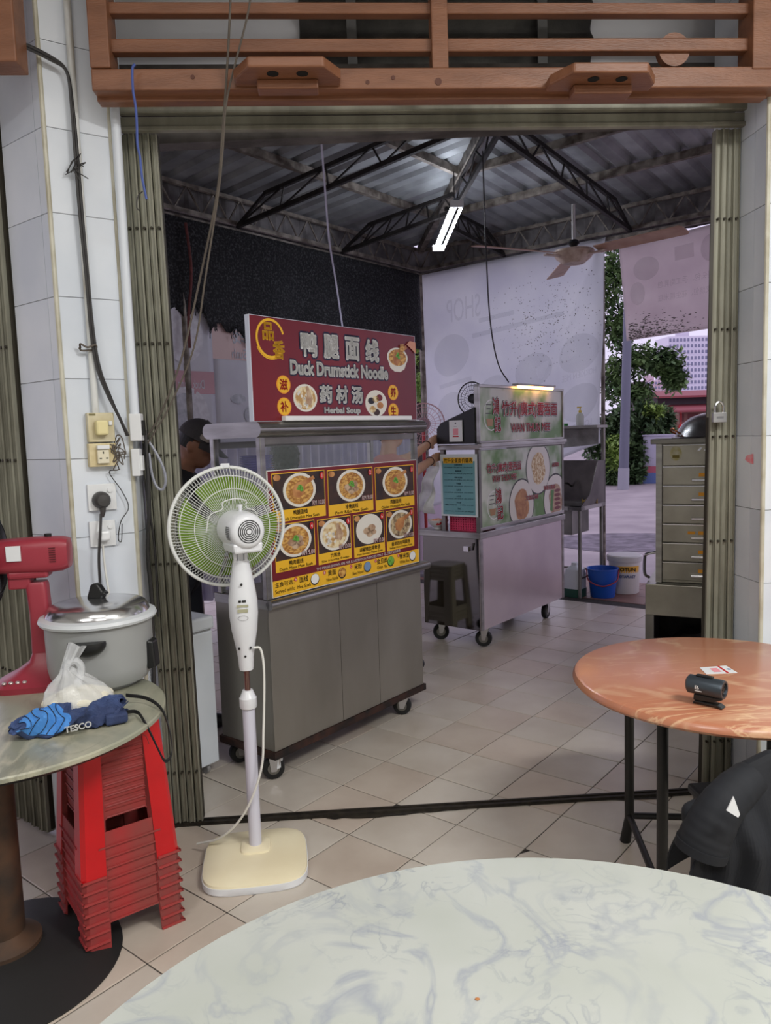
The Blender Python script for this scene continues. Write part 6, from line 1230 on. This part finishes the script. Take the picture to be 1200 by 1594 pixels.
# ================================================================ PEOPLE
def remesh(o, vox, it=6):
    md = o.modifiers.new('r', 'REMESH'); md.mode = 'VOXEL'; md.voxel_size = vox; md.use_smooth_shade = True
    md = o.modifiers.new('s', 'SMOOTH'); md.iterations = it; md.factor = .5
def caps(m_, p, r0_, q, r1_): m_.cyl(p, q, r0_, r1_, n=14); m_.ball(p, r0_, 14, 8); m_.ball(q, r1_, 14, 8)
def person(label, loc, rz, skin, shirt, pants, shoulder_z, lean, head, armL, armR, hat=None, hair=None, sleeve=.5):
    t = thing('person', label, 'person', loc, rz); b = MB(); pz = shoulder_z * .66
    hip = Vector((0, 0, pz)); ch = Vector((0, lean, shoulder_z)); hd = Vector(head); nk = ch + (hd - ch) * .42
    for s in (-1, 1):
        hp = hip + Vector((s * .09, 0, -.02)); kn = Vector((s * .10, .03, pz * .52)); an = Vector((s * .10, -.02, .08)); caps(b, hp, .085, kn, .055); caps(b, kn, .055, an, .038); caps(b, an + Vector((0, 0, -.03)), .035, Vector((s * .11, .13, .03)), .028)
    caps(b, hip, .13, ch + Vector((0, 0, -.15)), .14); b.ball(ch + Vector((0, 0, -.10)), (.165, .10, .14), 18, 10); caps(b, ch + Vector((0, 0, -.02)), .06, nk, .05); caps(b, nk, .05, hd + Vector((0, -.01, -.06)), .05)
    fd = Vector((0, math.cos(-.5 if hat else -.15), math.sin(-.5 if hat else -.15)))      # gaze: a little downward
    side = Vector((1, 0, 0)); upv = side.cross(fd)
    Mh = Matrix((side, fd, upv)).transposed()
    b.ball(hd, (.074, .092, .108), 20, 14, Mh); b.ball(hd + Mh @ Vector((0, .045, -.055)), (.052, .05, .055), 14, 10, Mh)
    b.ball(hd + Mh @ Vector((0, .096, -.018)), (.014, .018, .020), 10, 8, Mh); b.ball(hd + Mh @ Vector((0, .088, -.058)), (.024, .012, .009), 10, 6, Mh); b.ball(hd + Mh @ Vector((0, .083, .02)), (.055, .012, .010), 10, 6, Mh)
    for s in (-1, 1): b.ball(hd + Mh @ Vector((s * .076, -.008, -.012)), (.012, .022, .032), 10, 8, Mh)
    for s, arm in ((-1, armL), (1, armR)):
        sh = ch + Vector((s * .165, 0, -.055)); el, wr = Vector(arm[0]), Vector(arm[1]); caps(b, sh, .05, el, .038); caps(b, el, .038, wr, .026)
        d = (wr - el).normalized(); x_, y_, _ = frame_of(d); pm = wr + d * .05; b.ball(pm, (.02, .036, .05), 12, 8, Matrix((x_, y_, d)).transposed())
        for k in range(4):
            f0_ = pm + d * .035 + y_ * (-.027 + .018 * k); ln_ = (.062, .075, .07, .055)[k]; f1_ = f0_ + d * ln_ * .55 - x_ * .012; f2_ = f1_ + d * ln_ * .3 - x_ * .028; b.tube([f0_, f1_, f2_], [.0092, .0085, .007], 8)
        b.tube([wr + d * .02 - y_ * .025, wr + d * .05 - y_ * .048, wr + d * .082 - y_ * .05], [.012, .0105, .008], 8)
    bo = b.build('body', skin, t, sharp=0); remesh(bo, .007, 5)
    s_ = MB(); caps(s_, hip + Vector((0, 0, -.02)), .145, ch + Vector((0, 0, -.15)), .155); s_.ball(ch + Vector((0, 0, -.10)), (.18, .115, .15), 18, 10); caps(s_, ch + Vector((-.14, 0, -.045)), .062, ch + Vector((.14, 0, -.045)), .062)
    for s, arm in ((-1, armL), (1, armR)): sh = ch + Vector((s * .165, 0, -.055)); el = Vector(arm[0]); caps(s_, sh, .064, sh.lerp(el, sleeve), .058)
    so = s_.build('shirt', shirt, t, sharp=0); remesh(so, .011, 8)
    p_ = MB(); caps(p_, hip + Vector((-.05, 0, -.03)), .13, hip + Vector((.05, 0, -.03)), .13)
    for s in (-1, 1): hp = hip + Vector((s * .09, 0, -.04)); kn = Vector((s * .10, .03, pz * .52)); caps(p_, hp, .10, kn, .07); caps(p_, kn, .07, Vector((s * .10, -.02, .11)), .055)
    po = p_.build('trousers', pants, t, sharp=0); remesh(po, .012, 6)
    for s in (-1, 1):
        f_ = MB(); caps(f_, Vector((s * .10, -.03, .045)), .045, Vector((s * .11, .15, .040)), .040); f_.ball((s * .10, -.02, .08), .05, 12, 8); f_.v = [Vector((v.x, v.y, max(.002, v.z))) for v in f_.v]; fo = f_.build('shoe', BLACKP, t, sharp=0); remesh(fo, .008, 3)
    for s in (-1, 1):
        e = hd + Mh @ Vector((s * .03, .087, .002)); MB().ball(e, .008, 10, 6).build('eye', BLACKP, t)
    if hat:
        hm = MB(); hm.grid(lambda a, c: hd + Mh @ Vector(((.088 * math.cos(2 * math.pi * a) * math.cos(c * math.pi / 2)), .106 * math.sin(2 * math.pi * a) * math.cos(c * math.pi / 2) - .004, .028 + .098 * math.sin(c * math.pi / 2))), 28, 8)
        ho = hm.build('cap', hat, t, sharp=0, solid=.005)
        MB().grid(lambda a, c: hd + Mh @ Vector(((.080 - .012 * c) * math.cos(math.pi * a), .030 + (.065 + .075 * c) * math.sin(math.pi * a) ** .8 , .03 - .022 * c - .012 * abs(math.cos(math.pi * a)) * c)), 20, 6).build('brim', hat, ho, sharp=0, solid=.004)
        lg = MB(); lg.prism([(x * .026, z * .014) for x, z in rsq(1., n=4)], lambda a, c, d: hd + Mh @ Vector((.080 + d - .012 * 0, .045 + a, .055 + c)), -.006, .006); lg.build('badge', mat('cap_badge', (150, 140, 134), .5), ho, sharp=0)
        MB().ball(hd + Mh @ Vector((0, -.004, .127)), (.008, .008, .005), 8, 5).build('button', hat, ho)
    hr = MB(); 
    if hair:
        hr.ball(hd + Mh @ Vector((0, -.012, .018)), (.088, .103, .108), 20, 14, Mh); h2 = hr.build('hair', hair, t, sharp=0)
        cut = None
        # keep the hair behind the face plane
        me = h2.data; bm2 = bmesh.new(); bm2.from_mesh(me); iv = Mh.inverted()
        rm = [v for v in bm2.verts if (iv @ (v.co - hd)).y > .04 and (iv @ (v.co - hd)).z < .055]
        bmesh.ops.delete(bm2, geom=rm, context='VERTS'); bm2.to_mesh(me); bm2.free(); md = h2.modifiers.new('s', 'SOLIDIFY'); md.thickness = .006
        tx2 = bpy.data.textures.new('hair', 'CLOUDS'); tx2.noise_scale = .03; md = h2.modifiers.new('sub', 'SUBSURF'); md.levels = 2; md.render_levels = 2; md = h2.modifiers.new('d', 'DISPLACE'); md.texture = tx2; md.strength = .025
    elif hat:
        hr.grid(lambda a, c: hd + Mh @ Vector(((.080 * math.cos(math.pi + math.pi * a)), .096 * math.sin(math.pi + math.pi * a) - .004, .03 - .06 * c)), 16, 3); hr.build('hair', mat('black_hair', (20, 18, 18), .6), t, sharp=0, solid=.006)
    return t
SK1 = mat('skin_tan', (150, 104, 80), .55, rgb2=(138, 94, 72), vscale=8); SK2 = mat('skin_light', (196, 150, 124), .55, rgb2=(184, 138, 112), vscale=8)
SHB = mat('black_shirt', (30, 30, 34), .85); PNT = mat('dark_trousers', (40, 42, 50), .85); CAPM = mat('charcoal_cap', (58, 54, 56), .8); HAIR = mat('black_hair', (20, 18, 18), .6); SHP = mat('coral_shirt', (206, 130, 124), .85)
def stall(x, y): p = DUCK0 + U * x + V * y; return Vector((p.x, p.y, 0))
def cart_local(rz, p, q): return Matrix.Rotation(-rz, 3, 'Z') @ (q - p)
p1_ = atY(268, 800, 3.92); p1_.z = 0
person('person in a charcoal cap and black shirt looking down behind the duck noodle cart', p1_, math.radians(-97), SK1, SHB, PNT, 1.36, .05, (0, .15, 1.515), ((-.22, .10, 1.05), (-.12, .30, .92)), ((.24, .08, 1.06), (.10, .30, .93)), hat=CAPM)
p2_ = atY(452, 800, 4.35); p2_.z = 0
person('person with black hair bending behind the duck noodle cart glass', p2_, math.radians(15), SK2, mat('grey_shirt', (120, 116, 126), .85), PNT, 1.26, .06, (0, .10, 1.405), ((-.22, .10, .98), (-.12, .28, .88)), ((.22, .10, .98), (.12, .28, .88)), hair=HAIR)
p3_ = atY(600, 800, 4.86); p3_.z = 0; rz3 = math.radians(-58)
h1 = cart_local(rz3, p3_, plane(668, 690, C20 - U * .33 - V * .20, V)); h2_ = cart_local(rz3, p3_, plane(672, 716, C20 - U * .33 - V * .20, V))
e1 = cart_local(rz3, p3_, atY(636, 714, 5.02)); e2_ = cart_local(rz3, p3_, atY(640, 738, 4.90))
p3o = person('person behind the duck cart reaching bare arms toward the green noodle cart', p3_, rz3, SK2, SHP, PNT, 1.37, .03, (0, .06, 1.565), (e1, h1), (e2_, h2_), hair=HAIR, sleeve=.6)
wb_ = e1.lerp(h1, .86); x_, y_, d_ = frame_of(h1 - e1); MB().tube([wb_ + (x_ * math.cos(a) + y_ * math.sin(a)) * .031 for a in [2 * math.pi * k / 20 for k in range(20)]], .004, 6, True).build('bracelet', mat('dark_cord', (60, 30, 30), .7), p3o)
wb_ = e2_.lerp(h2_, .9); x_, y_, d_ = frame_of(h2_ - e2_); MB().tube([wb_ + (x_ * math.cos(a) + y_ * math.sin(a)) * .030 for a in [2 * math.pi * k / 20 for k in range(20)]], .003, 6, True).build('bracelet', mat('dark_cord', (60, 30, 30), .7), p3o)

# ================================================================ OUTSIDE
BARK = mat('bark', (70, 60, 54), .9, rgb2=(48, 42, 40), vscale=12, bump=.4, bscale=30)
def leafmat(n, c, c2): return mat(n, c, .6, rgb2=c2, vscale=1.5, detail=4)
LG1 = leafmat('leaf_green', (124, 152, 90), (76, 104, 66)); LG2 = leafmat('leaf_dark', (98, 124, 78), (60, 84, 56)); LG3 = leafmat('leaf_bright', (156, 184, 92), (100, 130, 66))
def tree(name, label, base, trunk_pts, clusters, n, size, m, group=None, tr=.12):
    t = thing(name, label, 'tree' if 'tree' in name else 'bush', base, group=group); rnd = random.Random(sum(map(ord, label)))
    b = Vector(base)
    if trunk_pts:
        k = len(trunk_pts); MB().tube(smooth_path([Vector(p) - b for p in trunk_pts], 4), [tr * (1 - .75 * i / ((k - 1) * 4)) for i in range((k - 1) * 4 + 1)], 8).build('trunk', BARK, t)
        top = Vector(trunk_pts[-1]) - b
        for c, r in clusters: 
            st = (Vector(trunk_pts[-2]) - b).lerp(top, rnd.random()); MB().tube(smooth_path([st, st.lerp(Vector(c) - b, .5) + Vector((0, 0, .1)), Vector(c) - b], 3), tr * .22, 5).build('branch', BARK, t)
    m_ = MB()
    for i in range(n):
        c, r = rnd.choice(clusters); d = Vector((rnd.gauss(0, 1), rnd.gauss(0, 1), rnd.gauss(0, 1))).normalized() * (rnd.random() ** .45)
        p = Vector(c) - b + Vector((d.x * r[0], d.y * r[1], d.z * r[2])); ax = Vector((rnd.gauss(0, 1), rnd.gauss(0, 1), rnd.gauss(-.3, .6))).normalized(); x, y, _ = frame_of(ax); s = size * rnd.uniform(.6, 1.3)
        m_.add([p, p + ax * s * .5 + x * s * .28, p + ax * s, p + ax * s * .5 - x * s * .28], [(0, 1, 2, 3)])
    m_.build('foliage', m, t, sharp=0, kind='stuff'); return t
def at(x, y, Y): return atY(x, y, Y)
def cl(x, y, Y, rpx, ry=None): k = Y / FPX; return (at(x, y, Y), (rpx * k, max(.5, rpx * k), (ry or rpx) * k))
gA = atY(985, 750, 23); gA.z = -.05
tree('street_tree', 'tall leafy tree behind the grey lamp pole across the road', gA, [gA, at(985, 680, 23), at(978, 600, 23.2), at(985, 540, 23)], [cl(955, 430, 23, 22, 50), cl(965, 510, 23, 24, 40), cl(1000, 560, 22.6, 34, 26), cl(1038, 565, 22.6, 26, 26), cl(1050, 590, 22.4, 18, 20), cl(955, 590, 23, 18, 40), cl(990, 610, 23, 30, 18), cl(925, 480, 23.4, 30, 60), cl(900, 430, 23.4, 30, 40)], 9500, .2, LG1)
gB = atY(985, 752, 20.5); gB.z = -.05
tree('hedge_bush', 'dense dark green bush beside the utility cabinet', gB, None, [cl(965, 660, 20.8, 26, 30), cl(1005, 650, 21.2, 30, 26), cl(955, 710, 20.8, 16, 34), cl(990, 705, 21.2, 16, 36), cl(1030, 655, 21.8, 22, 26), cl(985, 735, 20.9, 16, 16), cl(950, 740, 20.9, 14, 14), cl(935, 690, 21, 26, 50)], 11000, .19, LG2)
gB2 = atY(962, 752, 20.2); gB2.z = -.05
tree('low_bush', 'light green bush growing at the foot of the lamp pole', gB2, None, [cl(955, 705, 20.3, 12, 30), cl(962, 690, 20.5, 9, 14), cl(1015, 640, 21.0, 18, 14)], 2400, .15, LG3)
gC = atY(650, 745, 12.5); gC.z = -.05
tree('garden_tree', 'dark trunked tree with orange tinged leaves beyond the corner post', gC, [gC, at(655, 660, 12.5), at(648, 560, 12.5), at(652, 470, 12.5), at(640, 380, 12.5)], [cl(652, 480, 12.2, 14, 22), cl(640, 450, 12.4, 14, 20), cl(655, 600, 12.2, 12, 26), cl(645, 560, 12.6, 14, 16), cl(630, 540, 12.6, 20, 40), cl(600, 480, 12.6, 40, 60)], 1700, .13, LG3, tr=.14)
gD = atY(640, 745, 14.5); gD.z = -.05
tree('background_bush', 'large dark bush behind the duck noodle stall', gD, None, [cl(640, 600, 15, 30, 60), cl(560, 600, 15, 60, 80), cl(440, 600, 15, 60, 90), cl(660, 660, 15, 20, 40), cl(330, 600, 15, 60, 90), cl(560, 700, 14.6, 90, 55), cl(640, 720, 14.6, 20, 30), (gD + Vector((0, 0, .5)), (.6, .5, .55))], 6800, .2, LG2)
gp = G(970, 759); gp.z = -.05
lp_ = thing('lamp_pole', 'plain grey steel lamp pole standing across the road', 'pole', gp, rot=(0, math.radians(1.6), 0)); POLE = mat('pole_grey', (112, 114, 130), .5, .3)
MB().cyl((0, 0, 0), (0, 0, 8.5), .125, .085, n=20).build('shaft', POLE, lp_); MB().cyl((0, 0, 0), (0, 0, .55), .14, .135, n=20).build('foot_sleeve', mat('pole_pale', (160, 160, 170), .6), lp_); MB().tube(smooth_path([(0, 0, 8.4), (0, -.5, 8.9), (.2, -1.6, 9.1)]), .05, 8).build('arm', POLE, lp_); MB().box(.0, .4, -2.2, -1.5, 9.05, 9.2).build('lamp_head', POLE, lp_, sharp=0)
gw = atY(965, 752, 21.9); lw = MB().box(-3.0, .35, 0, .2, 0, .6).build('low_wall', CONC, sharp=0); lw.location = (gw.x, gw.y, -.05); tag(lw, 'low grimy concrete wall behind the lamp pole', 'wall')
ub = G(1001, 750); uc = thing('utility_cabinet', 'pale lilac utility cabinet with red and blue painted bottom', 'cabinet', (ub.x, ub.y, -.05), math.radians(-22))
LILC = mat('pale_lilac_paint', (190, 186, 204), .5)
MB().box(0, .95, 0, .75, .48, 1.32).build('cabinet_body', LILC, uc, sharp=0); MB().box(-.03, .98, -.03, .78, 1.32, 1.36).build('cap', LILC, uc, sharp=0); MB().box(.0, .95, 0, .75, 0, .3).build('blue_base', mat('blue_paint', (96, 116, 168), .6), uc, sharp=0); MB().box(0, .95, 0, .75, .3, .48).build('red_band', mat('red_paint', (186, 92, 110), .6), uc, sharp=0)
MB().box(.05, .47, -.012, 0, .52, 1.28).build('door', LILC, uc, sharp=0); MB().box(.48, .90, -.012, 0, .52, 1.28).build('door', LILC, uc, sharp=0); MB().box(.43, .46, -.03, -.01, .85, .98).build('handle', BLACKM, uc, sharp=0)
# low shop with red roofs
Yb = 42.; def_ = lambda x, y: atY(x, y, Yb); b0 = def_(1030, 700); shp = thing('shop_building', 'low shophouse with dull red roofs and a signboard across the road', 'building', (b0.x, Yb, -.05))
k = Yb / FPX; REDR = mat('dull_red_roof', (150, 74, 80), .7); BRN = mat('brown_fascia', (150, 106, 96), .7); DKW = mat('dark_shopfront', (50, 40, 46), .7)
def zat(x, y): return def_(x, y).z + .05
w0 = 9.0
MB().box(0, w0, 0, 6, 0, zat(1070, 648)).build('shopfront', DKW, shp, sharp=0); fs_ = MB().box(0, w0, -.15, 0, zat(1070, 660), zat(1070, 640)).build('signboard', BRN, shp, sharp=0)
MB().rect(Vector((1.7, -.16, zat(1070, 650))), (1, 0, 0), (0, 0, 1), -1.1, -.5, -.22, .22).rect(Vector((1.7, -.16, zat(1070, 650))), (1, 0, 0), (0, 0, 1), -.3, .3, -.22, .22).rect(Vector((1.7, -.16, zat(1070, 650))), (1, 0, 0), (0, 0, 1), .5, 1.1, -.22, .22).build('sign_lettering', mat('sign_ink', (120, 60, 60), .6), fs_, sharp=0, kind='stuff')
MB().hexa([(-.2, -1.2, zat(1070, 642)), (w0, -1.2, zat(1070, 642)), (w0, 2, zat(1070, 630)), (-.2, 2, zat(1070, 630)), (-.2, -1.2, zat(1070, 639)), (w0, -1.2, zat(1070, 639)), (w0, 2, zat(1070, 626)), (-.2, 2, zat(1070, 626))]).build('lower_roof', REDR, shp, sharp=0)
MB().box(.4, w0, 1.5, 5.8, zat(1070, 630), zat(1070, 616)).build('upper_wall', mat('upper_dark', (84, 74, 80), .7), shp, sharp=0)
MB().hexa([(0, .6, zat(1070, 618)), (w0, .6, zat(1070, 618)), (w0, 6, zat(1070, 604)), (0, 6, zat(1070, 604)), (0, .6, zat(1070, 615)), (w0, .6, zat(1070, 615)), (w0, 6, zat(1070, 600)), (0, 6, zat(1070, 600))]).build('upper_roof', REDR, shp, sharp=0)
for i in range(4): MB().box(.3 + 2.2 * i, .5 + 2.2 * i, -1.1, -.9, 0, zat(1070, 642)).build('veranda_post', BRN, shp, sharp=0)
kq = atY(1060, 664, 40.75); ktn = thing('hanging_knot', 'red diamond knot decoration hanging before the shophouse', 'decoration', kq); k3 = 40.75 / FPX
MB().prism([(-4.5 * k3, 0), (0, -5 * k3), (4.5 * k3, 0), (0, 5 * k3)], lambda a, b, d: Vector((a, d, b)), -.05, .05).build('diamond', PRINT['red'], ktn, sharp=0); MB().box(-1.6 * k3, 1.6 * k3, -.04, .04, -17 * k3, -5 * k3).build('tassel', PRINT['red'], ktn, sharp=0); MB().cyl((0, 0, 5 * k3), (0, 0, zat(1070, 642) - .05 - kq.z), .02, n=6).build('hanging_string', PRINT['red'], ktn)
# tower block far away
Yt = 430.; k = Yt / FPX; TWM = mat('pale_tower', (214, 208, 222), .7); GLZ = mat('tower_glass', (120, 120, 146), .3)
for (x0, x1, yt, lab, cols, rows, mm) in ((1040, 1101, 523, 'tall pale apartment tower with rows of windows', 11, 26, TWM), (1000, 1037, 592, 'lower pinkish apartment block beside the tall tower', 8, 12, mat('pinkish_block', (206, 180, 190), .7))):
    a, b = atY(x0, 640, Yt), atY(x1, 640, Yt); zt = atY((x0 + x1) / 2, yt, Yt).z; tw = thing('apartment_tower', lab, 'building', (a.x, Yt, 0)); W = b.x - a.x
    MB().box(0, W, 0, 18, 0, zt).build('tower_walls', mm, tw, sharp=0); win = MB(); slab = MB(); fh = zt * .0 + (3.4 if yt < 560 else 2.6)
    for r in range(rows):
        z = zt - fh * (r + .9)
        if z < 3: break
        slab.box(-.3, W + .3, -.8, 0, z - .35, z - .1)
        for c in range(cols): win.box((c + .22) * W / cols, (c + .78) * W / cols, -.2, -.05, z, z + fh * .55)
    win.build('windows', GLZ, tw, sharp=0, kind='stuff'); slab.build('floor_slabs', mm, tw, sharp=0, kind='stuff'); MB().box(W * .4, W * .6, 4, 12, zt, zt + 3.5).build('roof_plant', mm, tw, sharp=0)
